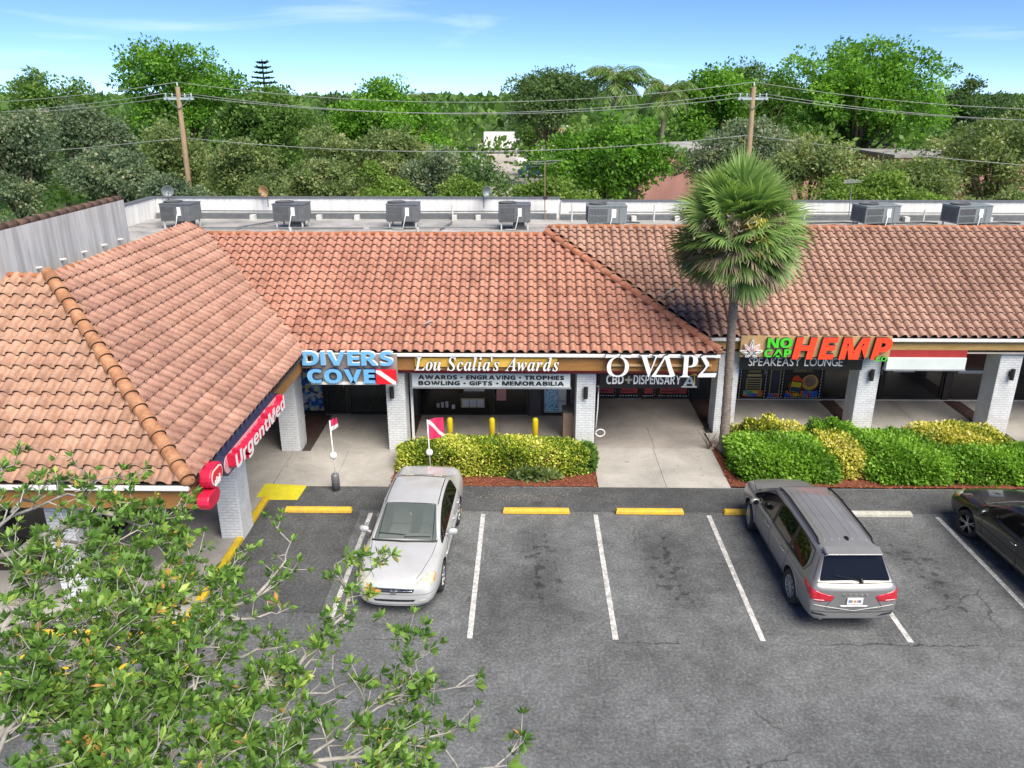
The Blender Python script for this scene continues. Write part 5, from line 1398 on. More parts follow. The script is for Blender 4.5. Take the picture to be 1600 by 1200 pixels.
TREES = [
 ('broadleaf_tree', 'dark rounded tree at the far left of the skyline', (-43.0, 75, 8.4), 4.4, 3.6, 3.4, 'leaf_mid', 5200, 0.50, 0.75, 13),
 ('broadleaf_tree', 'tall bright green spreading tree behind the left wooden pole', (-25.8, 63, 9.2), 5.4, 4.5, 4.1, 'leaf_bright', 9000, 0.42, 0.75, 18),
 ('broadleaf_tree', 'slim darker tree right of the bright spreading tree, below the pine', (-22.6, 74, 8.0), 2.9, 2.6, 3.0, 'leaf_mid', 3600, 0.45, 0.6, 10),
 ('broadleaf_tree', 'dense layered mid green tree just right of the left wooden pole', (-17.2, 55, 7.2), 4.6, 3.4, 2.5, 'leaf_mid', 8000, 0.36, 0.62, 15),
 ('broadleaf_tree', 'small dark tree on the skyline left of the centre left crown', (-16.4, 76, 8.2), 2.6, 2.5, 2.3, 'leaf_dark', 2800, 0.45, 0.6, 8),
 ('broadleaf_tree', 'wide bright green tree left of the gap in the skyline', (-9.9, 60, 7.6), 4.7, 4.0, 3.5, 'leaf_bright', 8500, 0.42, 0.7, 17),
 ('broadleaf_tree', 'broad dark ficus on the skyline left of the coconut palms', (2.6, 92, 8.8), 5.8, 4.6, 3.8, 'leaf_dark', 8000, 0.55, 0.95, 18),
 ('round_tree', 'small round clipped looking tree beside the white box truck', (0.9, 106, 3.9), 2.2, 2.0, 3.1, 'leaf_mid', 2500, 0.42, 0.55, 9),
 ('broadleaf_tree', 'low bright green tree with dark trunks before the pink wall', (4.8, 45, 5.6), 4.6, 2.8, 2.7, 'leaf_bright', 10500, 0.30, 0.52, 18),
 ('broadleaf_tree', 'bright green tree left of the right wooden pole', (14.6, 67, 8.3), 4.3, 3.5, 3.6, 'leaf_bright', 6500, 0.45, 0.72, 14),
 ('broadleaf_tree', 'tallest bright green ficus with a huge crown at right', (24.9, 62, 9.2), 7.0, 5.0, 4.5, 'leaf_bright', 15000, 0.42, 0.80, 26),
 ('broadleaf_tree', 'darker open crown tree against the left flank of the tallest ficus', (21.0, 72, 9.2), 4.6, 3.5, 3.9, 'leaf_mid', 5500, 0.42, 0.72, 13),
 ('broadleaf_tree', 'small dark tree on the skyline right of the tallest ficus', (58.0, 110, 8.6), 3.6, 3.0, 3.2, 'leaf_dark', 3000, 0.6, 0.8, 9),
 ('broadleaf_tree', 'dark tree cut by the right edge of the skyline', (57.5, 95, 7.4), 5.2, 4.0, 3.5, 'leaf_dark', 4200, 0.55, 0.8, 11),
 ('olive_tree', 'olive green spreading tree at the right edge behind the shops', (27.6, 48, 6.0), 4.4, 3.0, 3.3, 'leaf_olive', 10000, 0.27, 0.5, 17),
 ('olive_tree', 'blue grey dense tree at the left edge behind the shops', (-26.6, 42, 6.0), 3.0, 2.4, 3.3, 'leaf_grey', 9000, 0.25, 0.45, 15),
 ('olive_tree', 'grey green tree behind the blue grey one at left', (-27.6, 51, 6.4), 3.8, 2.8, 3.0, 'leaf_grey', 7500, 0.28, 0.5, 14),
 ('olive_tree', 'low grey green tree above the grey parapet wall', (-20.8, 41, 5.1), 2.9, 2.0, 2.2, 'leaf_grey', 7000, 0.23, 0.40, 13),
 ('olive_tree', 'olive tree standing left of the left wooden pole', (-20.3, 47, 5.7), 2.9, 2.3, 2.8, 'leaf_olive', 6500, 0.26, 0.45, 12),
 ('olive_tree', 'olive tree at the foot of the left wooden pole', (-15.2, 44, 5.4), 2.8, 2.2, 2.4, 'leaf_olive', 7500, 0.24, 0.42, 13),
 ('olive_tree', 'low lime tinted tree between the second and third rooftop units', (-10.6, 41, 5.0), 2.7, 1.8, 1.9, 'leaf_olive', 6500, 0.23, 0.40, 12),
 ('olive_tree', 'large feathery olive tree above the third rooftop unit', (-9.0, 46.5, 5.7), 3.7, 2.4, 2.8, 'leaf_olive', 10000, 0.25, 0.45, 16),
 ('olive_tree', 'greyish olive tree left of the sparse dark tree', (-5.3, 43.5, 5.2), 2.0, 1.8, 2.1, 'leaf_grey', 5200, 0.24, 0.40, 11),
 ('sparse_tree', 'sparse dark tree with bare twigs before the pale back lot', (-1.9, 41, 5.0), 2.0, 1.5, 1.5, 'leaf_dark', 1700, 0.24, 0.34, 11),
 ('olive_tree', 'greyish spreading tree right of the pink wall, behind the fan palm', (12.4, 46, 6.1), 4.0, 2.6, 2.7, 'leaf_grey', 9000, 0.25, 0.45, 16),
 ('olive_tree', 'olive tree directly right of the fan palm behind the parapet', (15.0, 42, 5.6), 3.4, 2.2, 2.1, 'leaf_olive', 8000, 0.24, 0.42, 14),
 ('olive_tree', 'low olive tree left of the bare trunk at right', (21.0, 43.5, 5.2), 3.1, 2.0, 1.8, 'leaf_olive', 7000, 0.24, 0.42, 13),
 ('shrub', 'fresh green shrub above the wide rooftop unit right of the fan palm', (16.6, 38.5, 4.7), 3.0, 1.5, 1.5, 'leaf_lime', 6500, 0.20, 0.36, 12),
 ('shrub', 'fresh green shrub above the fourth rooftop unit', (1.2, 38.8, 4.7), 2.0, 1.4, 1.35, 'leaf_lime', 4200, 0.20, 0.34, 10),
 ('shrub', 'fresh green shrub above the third rooftop unit', (-6.8, 39.4, 4.8), 1.9, 1.4, 1.7, 'leaf_lime', 4600, 0.20, 0.34, 10),
 ('shrub', 'fresh green shrub in front of the sparse dark tree', (-3.0, 38.6, 4.5), 1.8, 1.3, 1.4, 'leaf_lime', 3800, 0.20, 0.34, 10),
 ('shrub', 'low olive shrub above the second rooftop unit', (-12.6, 38.6, 4.4), 2.4, 1.3, 1.5, 'leaf_olive', 4600, 0.20, 0.36, 10),
 ('shrub', 'low dark shrub above the leftmost rooftop unit', (-17.0, 38.8, 4.4), 2.3, 1.3, 1.5, 'leaf_grey', 4600, 0.20, 0.36, 10),
 ('shrub', 'low olive shrub near the right edge above the parapet', (23.5, 39.0, 4.2), 2.6, 1.3, 1.3, 'leaf_olive', 4200, 0.20, 0.36, 10),
 ('shrub', 'fresh green shrub above the wide rooftop unit second from the right', (19.8, 39.0, 4.3), 2.0, 1.3, 1.3, 'leaf_lime', 3600, 0.20, 0.36, 9),
]
for a in TREES: tree(*a)
# far wooded flats that read as one mass up to the horizon
n = 30000
yy = 130*np.exp(vr.uniform(0, 2.3, n)); xx = vr.uniform(-0.85, 0.85, n)*yy
hh = 3.0 + 3.4*(0.5+0.5*np.sin(xx*0.11+np.sin(yy*0.07)*2))*vr.uniform(0.3, 1, n) + np.minimum(yy, 900)*0.0026
keep = ~((np.abs(xx+2) < 16) & (yy < 205))
P = np.stack([xx, yy, np.where(vr.random(n) < 0.5, hh, hh*vr.uniform(0.1, 1, n))], 1)[keep]; n = len(P)
sz = 0.9 + P[:,1]*0.007
foliage_o = foliage('distant_woods', P, unit(vr.normal(size=(n, 3))+np.array([0,0,.3])), unit(vr.normal(size=(n, 3))+np.array([0,-.3,1])), sz*vr.uniform(.8, 1.6, n), sz*vr.uniform(.4, .7, n), np.clip(vr.normal(.45, .2, n), 0, 1), M['leaf_mid'])
tag(foliage_o, 'distant wooded flats reaching to the horizon', 'woods', kind='stuff')

# Norfolk pine with tiers
t = thing('norfolk_pine', 'tiered dark pine rising above the trees left of centre', 'tree', (-26.4, 85, -0.06), 0, 'trees behind the shops')
m = MB(); m.tube([(-26.4, 85, 0), (-26.4, 85, 13.2)], [0.3, 0.05], 8); m.build('trunk', M['bark'], t)
PP, DD, TT = [], [], []
for k in range(13):
    z = 7.0 + k*0.48; R_ = 2.5*(1-k/13.5)+0.1
    for q in range(7):
        a = q*2*PI/7 + k*0.4
        for s_ in np.linspace(0.15, 1, 22):
            PP.append((-26.4+math.cos(a)*R_*s_, 85+math.sin(a)*R_*s_, z+0.16*s_)); DD.append((math.cos(a+rng.uniform(-1,1)), math.sin(a+rng.uniform(-1,1)), 0.2))
PP, DD = np.array(PP), np.array(DD); n = len(PP)
foliage('crown', PP, DD, np.tile([0,0,1.0], (n,1))+vr.normal(0,.4,(n,3)), np.full(n, 0.42), np.full(n, 0.13), vr.random(n)*0.5, M['leaf_dark'], t)

# ------------------------------------------------------------------ coconut palms
def coconut(x, y, ztop, zbase, fl, n, label, wind):
    t = thing('coconut_palm', label, 'palm', (x, y, -0.06), 0, 'coconut palms')
    m = MB(); m.tube([(x-0.5, y, 0), (x-0.2, y, ztop*0.5), (x, y, ztop)], [0.22, 0.16, 0.13], 8); m.build('trunk', M['palm_trunk'], t, smooth=True)
    for k in range(n):
        a = 2*PI*k/n*2.4 + rng.uniform(-.2, .2); el = rng.uniform(-0.1, 1.3)
        L = fl*rng.uniform(0.8, 1.1)
        pts = []
        p = Vector((x, y, ztop)); e = el
        for s_ in range(11):
            pts.append(p.copy())
            d = Vector((math.cos(a)*math.cos(e)+wind, math.sin(a)*math.cos(e), math.sin(e))).normalized()
            p = p + d*(L/10); e -= 0.20
        P, D, N, LL = [], [], [], []
        for s_ in range(10):
            for f in np.linspace(0, 1, 4, endpoint=False):
                q = pts[s_].lerp(pts[s_+1], f); u = (s_+f)/10
                if u < 0.12: continue
                d = (pts[s_+1]-pts[s_]).normalized(); sd = d.cross(Vector((0,0,1))).normalized()
                for sg in (-1, 1):
                    dd = (sd*sg*0.8 + d*0.6 + Vector((rng.gauss(0,.12), rng.gauss(0,.12), -0.6+rng.gauss(0,.25)))).normalized()
                    P.append(q[:]); D.append(dd[:]); N.append(d.cross(dd)[:]); LL.append(fl*0.30*math.sin(PI*min(1, 0.15+u*0.9))*rng.uniform(.85, 1.1)+0.08)
        nn = len(P); tt = np.clip(vr.normal(0.28 if el > 0.0 else 0.55, 0.16, nn), 0, 1)
        fo = foliage('frond', np.array(P), np.array(D), np.array(N), np.array(LL), np.full(nn, 0.036), tt, M['frond_coco'], t)
        m = MB(); m.tube(pts, [0.045-0.004*i for i in range(11)], 5); m.build('midrib', M['leaf_rib'], fo)
M['leaf_rib'] = pm('leaf_rib', (0.20, 0.20, 0.06), (0.15, 0.16, 0.05), 3, 0.6)
coconut(5.6, 52, 10.5, 0, 2.7, 26, 'tall coconut palm with wind swept fronds left of its twin', 0.10)
coconut(9.3, 55, 9.8, 0, 2.6, 24, 'lower coconut palm with yellowing fronds right of its twin', 0.05)
coconut(-10.2, 74, 9.2, 0, 2.4, 14, 'small dark palm head left of the gap in the skyline', 0.0)

# ------------------------------------------------------------------ cabbage palm before the right wing
t = thing('cabbage_palm', 'fan palm with a shaggy round crown standing before the red letter sign', 'palm', (5.74, 20.5, 0.05))
tp = []
for k in range(40):
    u = k/39
    tp.append((Vector((5.74 - 0.17*u, 20.5, 0.03 + 5.7*u)), 0.140 - 0.028*min(1, u*3) + (0.012 if k % 2 else 0) + (0.04 if u > 0.9 else 0) + (0.05 if u < 0.03 else 0)))
m = MB(); m.tube([p for p, r in tp], [r for p, r in tp], 14); m.build('trunk', M['palm_trunk'], t, smooth=True)
PC = Vector((5.57, 20.5, 6.30))
def fan(a, el, stem, Rf, live, base, spread=2.5, droop=0.5, tb=0.5):
    """a fan frond: stem and radiating drooping blades"""
    d = Vector((math.cos(a)*math.cos(el), math.sin(a)*math.cos(el), math.sin(el)))
    hub = base + d*stem + Vector((0, 0, -0.10*stem))
    side_ = d.cross(Vector((0,0,1))); side_ = side_.normalized() if side_.length > 1e-3 else Vector((1,0,0))
    up_ = side_.cross(d).normalized()
    ro = rng.uniform(-0.95, 0.95); side_, up_ = side_*math.cos(ro) + up_*math.sin(ro), up_*math.cos(ro) - side_*math.sin(ro)
    V, F, T = [], [], []
    nb = 30 if live else 20
    for k in range(nb):
        f = -spread/2 + spread*k/(nb-1) + rng.uniform(-.03, .03)
        bd = (d*math.cos(f) + side_*math.sin(f)).normalized()
        L = Rf*(0.72+0.28*math.cos(f))*rng.uniform(0.85, 1.08)
        w = 0.024*rng.uniform(0.8, 1.2)
        bs_ = bd.cross(up_).normalized()
        q = hub.copy(); e = bd.copy(); n0 = len(V); tv = min(1, max(0, rng.gauss(tb, 0.16)))
        seg = 4
        for s_ in range(seg+1):
            ww = w*(0.35+1.0*min(1, s_*0.8))*(1 if s_ < 3 else (0.65 if s_ == 3 else 0.06))
            V += [(q - bs_*ww)[:], (q + bs_*ww)[:]]; T += [tv, tv]
            e = (e + Vector((0, 0, -1))*(droop*rng.uniform(0.7, 1.2)*(0.05+0.16*s_))).normalized()
            q = q + e*(L/seg)
        F += [(n0+2*s_, n0+2*s_+1, n0+2*s_+3, n0+2*s_+2) for s_ in range(seg)]
    o = nobj('frond' if live else 'dead_frond', np_mesh('frond', V, F, M['frond_live' if live else 'frond_dead'], T), t)
    m = MB(); m.tube([base, base.lerp(hub, .5)+Vector((0,0,.03)), hub], [0.03, 0.022, 0.014], 5); m.build('stem', M['leaf_rib' if live else 'bark_pale'], o)
for k in range(96):
    u = (k+0.5)/96
    el = -0.72 + 2.12*u**1.05 + rng.uniform(-.25, .25)
    fan(k*2.39996, el, 0.72+0.22*rng.random(), 1.10*rng.uniform(.9, 1.1), True, PC + Vector((0, 0, -0.25+0.5*u)), droop=0.42 if el < 0.9 else 0.25, tb=0.36+0.36*u)
for k in range(38):
    el = rng.uniform(-0.85, 0.15)
    fan(k*2.39996+0.5, el, 0.65+0.30*rng.random(), 0.98*rng.uniform(.8, 1.1), False, PC + Vector((0, 0, -0.35)), spread=1.9, droop=0.6)
for a0, mm in ((-1.45, 'bloom'), (-1.95, 'frond_dead'), (-0.9, 'frond_dead'), (-0.2, 'frond_dead'), (3.3, 'frond_dead'), (-2.5, 'frond_dead')):
    P, D = [], []
    for s_ in range(240):
        u = rng.random(); c_ = PC + Vector((math.cos(a0)*(1.05+0.35*u), math.sin(a0)*(1.05+0.35*u), 0.42+0.10*math.sin(u*3) - 0.75*u*u))
        P.append((c_ + Vector((rng.gauss(0, .09), rng.gauss(0, .09), rng.gauss(0, .10))))[:]); D.append((rng.gauss(0,1), rng.gauss(0,1), -1.2))
    n = len(P)
    foliage('flower_stalk', np.array(P), np.array(D), vr.normal(size=(n,3)), np.full(n, .13), np.full(n, .016), vr.random(n), M[mm], t)['kind'] = 'stuff'
# thin dead plant at the foot of the palm
t = thing('dead_shrub', 'thin bare dead shrub leaning at the foot of the fan palm', 'shrub', (5.35, 20.6, 0.06))
for k in range(9):
    a = rng.uniform(0, 2*PI); L = rng.uniform(.35, .8)
    m = MB(); b = Vector((5.35, 20.6, 0.06)); m.tube([b, b+Vector((math.cos(a)*L*.3, math.sin(a)*L*.3, L*.55)), b+Vector((math.cos(a)*L*.6, math.sin(a)*L*.5, L*.9))], [.012, .008, .003], 5); m.build('twig', M['bark'], t)

# ------------------------------------------------------------------ hedges and shrubs in the beds
def bush(name, label, x0, x1, y0, y1, h, mat, n, leaf, group, z0=0.05, lump=0.12, jag=0.0, power=3.0, cat='hedge'):
    t = thing(name, label, cat, ((x0+x1)/2, (y0+y1)/2, z0), 0, group)
    c = np.array([(x0+x1)/2, (y0+y1)/2, z0]); r = np.array([(x1-x0)/2, (y1-y0)/2, h])
    d = vr.normal(size=(n, 3)); d[:,2] = np.abs(d[:,2])*1.15; d = unit(d)
    s_ = (np.abs(d)**power).sum(1)**(-1/power)
    lumpn = 1 + lump*(np.sin(d[:,0]*7*r[0]+1.3)*np.sin(d[:,1]*6+x0)+0.6*np.sin(d[:,2]*8+d[:,0]*11))
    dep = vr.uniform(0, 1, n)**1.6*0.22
    P = c + d*s_[:,None]*r*(lumpn*(1-dep))[:,None]
    P += vr.normal(0, 0.02+jag, (n, 3))
    P[:,2] = np.maximum(P[:,2], z0+0.02)
    D = unit(d*np.array([1, 1, 1.0]) + vr.normal(0, 0.55, (n, 3)))
    N = unit(vr.normal(0, 0.5, (n, 3)) + d + np.array([0, 0, 0.6]))
    L = leaf*vr.uniform(0.65, 1.3, n); W = L*vr.uniform(0.26, 0.40, n)
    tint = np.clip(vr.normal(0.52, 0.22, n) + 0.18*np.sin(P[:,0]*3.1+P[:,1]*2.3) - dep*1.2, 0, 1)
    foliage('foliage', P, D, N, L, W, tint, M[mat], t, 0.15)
    m = MB()
    for k in range(7):
        bx, by = rng.uniform(x0*.8+x1*.2, x0*.2+x1*.8), rng.uniform(y0*.7+y1*.3, y0*.3+y1*.7)
        m.tube([(bx, by, z0-0.03), (bx+rng.uniform(-.1,.1), by+rng.uniform(-.1,.1), z0+h*0.7)], [0.018, 0.007], 5)
    m.build('stems', M['bark'], t)
    return t
HG = 'hedges and shrubs in the mulch beds'
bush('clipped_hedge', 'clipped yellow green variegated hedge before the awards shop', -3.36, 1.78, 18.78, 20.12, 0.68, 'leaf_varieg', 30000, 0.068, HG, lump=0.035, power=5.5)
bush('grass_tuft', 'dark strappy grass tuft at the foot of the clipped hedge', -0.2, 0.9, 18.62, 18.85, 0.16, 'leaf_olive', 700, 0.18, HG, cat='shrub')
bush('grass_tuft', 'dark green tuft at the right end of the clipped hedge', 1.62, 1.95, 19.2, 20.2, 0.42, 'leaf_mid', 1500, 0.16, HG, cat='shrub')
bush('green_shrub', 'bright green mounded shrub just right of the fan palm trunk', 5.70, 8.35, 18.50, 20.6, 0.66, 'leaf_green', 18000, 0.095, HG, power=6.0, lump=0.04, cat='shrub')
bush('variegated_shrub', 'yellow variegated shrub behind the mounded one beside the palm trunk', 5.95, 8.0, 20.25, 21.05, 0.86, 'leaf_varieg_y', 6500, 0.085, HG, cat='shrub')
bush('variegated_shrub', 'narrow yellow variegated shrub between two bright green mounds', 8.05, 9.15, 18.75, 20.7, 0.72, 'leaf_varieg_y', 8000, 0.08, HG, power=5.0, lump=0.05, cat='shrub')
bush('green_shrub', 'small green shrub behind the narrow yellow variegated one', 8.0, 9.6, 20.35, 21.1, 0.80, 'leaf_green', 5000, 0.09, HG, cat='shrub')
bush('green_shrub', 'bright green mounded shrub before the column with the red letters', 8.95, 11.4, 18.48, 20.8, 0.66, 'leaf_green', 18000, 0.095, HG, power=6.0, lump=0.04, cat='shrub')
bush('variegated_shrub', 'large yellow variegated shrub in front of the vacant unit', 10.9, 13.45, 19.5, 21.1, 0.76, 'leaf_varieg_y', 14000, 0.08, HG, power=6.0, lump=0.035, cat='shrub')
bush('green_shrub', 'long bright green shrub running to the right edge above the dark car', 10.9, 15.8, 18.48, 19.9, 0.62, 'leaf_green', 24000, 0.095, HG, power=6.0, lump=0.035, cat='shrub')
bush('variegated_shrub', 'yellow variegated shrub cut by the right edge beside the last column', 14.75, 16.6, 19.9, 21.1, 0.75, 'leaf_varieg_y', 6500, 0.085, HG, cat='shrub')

# ------------------------------------------------------------------ foreground tree at lower left
FG = [
  [(-2.71, 2.17, 6.49), (-2.48, 3.29, 6.86), (-2.30, 3.48, 6.76), (-2.08, 3.63, 6.59), (-1.82, 3.75, 6.40)],
  [(-2.71, 2.17, 6.49), (-2.64, 3.26, 6.98), (-2.52, 3.63, 6.77), (-2.38, 3.89, 6.62), (-2.30, 4.14, 6.51)],
  [(-2.71, 2.17, 6.49), (-1.86, 2.44, 6.64), (-1.63, 2.97, 6.55), (-1.44, 3.42, 6.46), (-1.24, 3.86, 6.42), (-1.10, 4.22, 6.49), (-0.97, 4.57, 6.61)],
  [(-1.44, 3.42, 6.46), (-1.28, 3.71, 6.41), (-1.16, 3.98, 6.38)],
  [(-1.63, 2.97, 6.55), (-1.71, 3.27, 6.60), (-1.79, 3.56, 6.66)],
  [(-2.71, 2.17, 6.49), (-2.86, 3.39, 7.21), (-2.86, 4.01, 7.07), (-2.77, 4.54, 6.94), (-2.69, 4.84, 6.71), (-2.56, 5.09, 6.61)],
  [(-2.86, 3.39, 7.21), (-3.04, 4.09, 7.19), (-2.99, 4.58, 7.04), (-2.93, 4.96, 6.96), (-2.82, 5.23, 6.88)],
  [(-2.86, 4.01, 7.07), (-2.77, 4.33, 6.83), (-2.62, 4.59, 6.67), (-2.49, 4.83, 6.52)],
  [(-2.77, 4.54, 6.94), (-2.61, 4.76, 6.72), (-2.42, 5.00, 6.53)],
  [(-2.64, 3.26, 6.98), (-2.68, 3.79, 6.95), (-2.55, 4.06, 6.82), (-2.44, 4.27, 6.63)],
  [(-1.86, 2.44, 6.64), (-1.35, 2.58, 6.63), (-1.02, 2.91, 6.51), (-0.84, 3.23, 6.49), (-0.60, 3.40, 6.47), (-0.26, 3.54, 6.43)],
  [(-1.02, 2.91, 6.51), (-0.69, 3.07, 6.44), (-0.41, 3.21, 6.39)],
  [(-1.02, 2.91, 6.51), (-0.82, 2.79, 6.48), (-0.54, 2.94, 6.41), (-0.07, 3.06, 6.35)],
  [(-1.44, 3.42, 6.46), (-1.24, 3.53, 6.34), (-0.95, 3.72, 6.31)],
  [(-1.63, 2.97, 6.55), (-1.38, 3.04, 6.50), (-1.21, 3.22, 6.45)],
  [(-2.48, 3.29, 6.86), (-2.25, 3.17, 6.69), (-2.07, 3.30, 6.54), (-1.95, 3.44, 6.45)],
  [(-2.71, 2.17, 6.49), (-2.39, 2.80, 6.75), (-2.31, 3.00, 6.72), (-2.21, 3.14, 6.63)],
  [(-2.08, 3.63, 6.59), (-1.92, 4.05, 6.50), (-1.74, 4.35, 6.44), (-1.63, 4.52, 6.45)],
  [(-1.92, 4.05, 6.50), (-1.70, 4.19, 6.38), (-1.54, 4.35, 6.34)],
  [(-1.74, 4.35, 6.44), (-1.66, 4.66, 6.48), (-1.64, 4.84, 6.55)],
  [(-2.86, 3.39, 7.21), (-3.20, 4.12, 7.22), (-3.31, 4.47, 7.27)],
  [(-2.64, 3.26, 6.98), (-2.64, 3.56, 6.99), (-2.77, 4.02, 6.97)],
  [(-1.82, 3.75, 6.40), (-1.62, 3.92, 6.33), (-1.47, 4.06, 6.27)],
  [(-1.10, 4.22, 6.49), (-1.25, 4.45, 6.53), (-1.20, 4.61, 6.57)],
  [(-1.86, 2.44, 6.64), (-1.71, 2.59, 6.68), (-1.47, 2.86, 6.51), (-1.31, 3.02, 6.44)],
  [(-2.30, 3.48, 6.76), (-2.17, 3.77, 6.66), (-2.07, 4.16, 6.57), (-2.01, 4.42, 6.53)],
  [(-2.71, 2.17, 6.49), (-2.27, 2.45, 6.80), (-2.14, 2.67, 6.74), (-1.99, 2.84, 6.64), (-1.84, 3.01, 6.56)],
  [(-2.27, 2.45, 6.80), (-2.33, 2.91, 6.81), (-2.34, 3.19, 6.79), (-2.29, 3.32, 6.72)],
  [(-1.86, 2.44, 6.64), (-1.91, 2.83, 6.58), (-1.89, 3.13, 6.56), (-1.95, 3.40, 6.57)],
  [(-2.39, 2.80, 6.75), (-2.53, 3.10, 6.86), (-2.59, 3.35, 6.85)],
  [(-1.86, 2.44, 6.64), (-1.52, 2.52, 6.66), (-1.32, 2.72, 6.59), (-1.20, 2.97, 6.49)],
  [(-1.35, 2.58, 6.63), (-1.04, 2.67, 6.58), (-0.76, 2.84, 6.51)],
  [(-0.84, 3.23, 6.49), (-0.74, 3.39, 6.49), (-0.55, 3.54, 6.47)],
  [(-2.86, 3.39, 7.21), (-2.85, 3.66, 7.16), (-2.85, 3.88, 7.06)],
  [(-3.04, 4.09, 7.19), (-3.09, 4.43, 7.14), (-3.11, 4.66, 7.09)],
  [(-2.07, 3.30, 6.54), (-1.74, 3.30, 6.49), (-1.57, 3.45, 6.40)],
]
t = thing('rosette_tree', 'near tree with pale branches and leaf rosettes filling the lower left corner', 'tree', (-3.6, 1.2, 0))
m = MB(); m.tube([(-3.6, 1.2, 0), (-3.5, 1.3, 2.5), (-3.2, 1.6, 4.8), (-2.71, 2.17, 6.49)], [0.16, 0.13, 0.10, 0.045], 10); m.build('trunk', M['bark_pale'], t, smooth=True)
P, D, N, L, W, T = [], [], [], [], [], []
def rosette(p, d, size, tone):
    p, d = Vector(p), Vector(d).normalized()
    a = d.cross(Vector((0.3, 0.2, 1))).normalized(); b = d.cross(a)
    k = rng.randint(7, 13); size *= rng.uniform(.72, 1.3)
    for i in range(k):
        ang = 2*PI*i/k*1.62 + rng.uniform(-.3, .3); lean = rng.uniform(0.25, 1.3)
        rd = a*math.cos(ang) + b*math.sin(ang)
        ld = (rd*math.sin(lean) + d*math.cos(lean)).normalized()
        P.append((p + ld*0.006)[:]); D.append(ld[:]); N.append((d*math.sin(lean) - rd*math.cos(lean) + Vector((rng.gauss(0,.2), rng.gauss(0,.2), rng.gauss(0,.2))))[:])
        L.append(size*rng.uniform(.7, 1.2)); W.append(size*rng.uniform(.14, .23)); T.append(min(1, max(0, rng.gauss(tone, .18) if rng.random() > .007 else 1)))
def twig(mb, p, d, L, r, depth):
    p, d = Vector(p), Vector(d).normalized()
    q1 = p + d*L*0.5 + Vector((rng.gauss(0,.02), rng.gauss(0,.02), rng.gauss(0,.02)))
    q2 = p + d*L + Vector((rng.gauss(0,.03), rng.gauss(0,.03), rng.uniform(0,.05)))
    mb.tube([p, q1, q2], [r, r*.8, r*.55], 5, cap=False)
    tone = rng.gauss(0.43, 0.16)
    rosette(q2, (q2-q1) + Vector((0,0,.12*L)), 0.056, tone)
    if rng.random() < 0.85: rosette(q1, d + Vector((0,0,1.0)), 0.050, tone-.1)
    if depth:
        for k in range(rng.randint(1, 3)):
            s0 = p.lerp(q2, rng.uniform(.3, .95))
            twig(mb, s0, d + Vector((rng.gauss(0,.75), rng.gauss(0,.75), rng.gauss(0.25,.5))), L*rng.uniform(.5, .8), r*.6, depth-1)
SPARSE = {2, 3, 5, 6, 8, 10, 12, 13, 17, 18, 19, 20, 22, 23, 33, 34, 36}
for bi, b in enumerate(FG):
    mb = MB()
    pts = [Vector(q) for q in b]
    n = len(pts)
    first = (pts[0]-Vector(FG[0][0])).length < 0.02
    r0 = 0.026 if first else 0.013
    # smooth the limb
    sm = []
    for i in range(n-1):
        for f in (0, .34, .67):
            q = pts[i].lerp(pts[i+1], f)
            if i or f: q = q + Vector((rng.gauss(0,.014), rng.gauss(0,.014), rng.gauss(0,.014)))
            sm.append(q)
    sm.append(pts[-1])
    k = len(sm)
    mb.tube(sm, [max(0.004, r0*(1-0.85*i/(k-1))) for i in range(k)], 7)
    tot = sum((sm[i+1]-sm[i]).length for i in range(k-1))
    start = 0.42 if first else 0.12
    cnt = int(tot/(0.125 if bi in SPARSE else 0.056))
    for c_ in range(cnt):
        u = start + (1-start)*(c_+rng.random())/cnt
        i = min(k-2, int(u*(k-1))); q = sm[i].lerp(sm[i+1], u*(k-1)-i)
        d = (sm[i+1]-sm[i]).normalized()*0.7 + Vector((rng.gauss(0,.8), rng.gauss(0,.8), rng.gauss(.25,.55)))
        twig(mb, q, d, rng.uniform(.06, .17) if bi in SPARSE else rng.uniform(.08, .26), 0.006, (0 if rng.random() < .5 else 1) if bi in SPARSE else (1 if rng.random() < .85 else 2))
    rosette(sm[-1], sm[-1]-sm[-2], 0.08, .6)
    mb.build('branch', M['bark_pale'], t, smooth=True, fix=False)
foliage('foliage', np.array(P), np.array(D), np.array(N), np.array(L), np.array(W), np.array(T), M['leaf_fore'], t, 0.18)
# ------------------------------------------------------------------ parked cars
def paint(name, c, metal, rough):
    m, n, l, b = mk(name)
    fl = ramp(n, l, noise(n, l, objc(n, l), 900.0, 2, 0.5), [(0.35, tuple(x*0.86 for x in c)), (0.65, tuple(min(1, x*1.12) for x in c))])
    dirt = ramp(n, l, noise(n, l, objc(n, l), 2.2, 5, 0.6), [(0.3, (0.90, 0.89, 0.87)), (0.6, (1, 1, 1))])
    l.new(mixc(n, l, 1.0, fl, dirt, 'MULTIPLY'), b.inputs['Base Color'])
    b.inputs['Metallic'].default_value = metal; b.inputs['Roughness'].default_value = rough
    b.inputs['Coat Weight'].default_value = 0.8; b.inputs['Coat Roughness'].default_value = 0.06
    return m
M['paint_silver'] = paint('paint_silver', (0.60, 0.605, 0.60), 0.35, 0.38)
M['paint_grey'] = paint('paint_grey', (0.25, 0.25, 0.25), 0.35, 0.40)
M['paint_dark'] = paint('paint_dark', (0.010, 0.011, 0.013), 0.0, 0.35)
M['car_glass'] = glass_mat('car_glass', (0.16, 0.19, 0.18), 0.03, 0.50)
M['car_glass_dark'] = glass_mat('car_glass_dark', (0.008, 0.008, 0.009), 0.02, 0.88)
M['rubber'] = pm('rubber', (0.022, 0.022, 0.023), (0.03, 0.03, 0.03), 8, 0.8, obj=True)
M['trim'] = pm('trim', (0.012, 0.012, 0.013), None, 5, 0.45, obj=True)
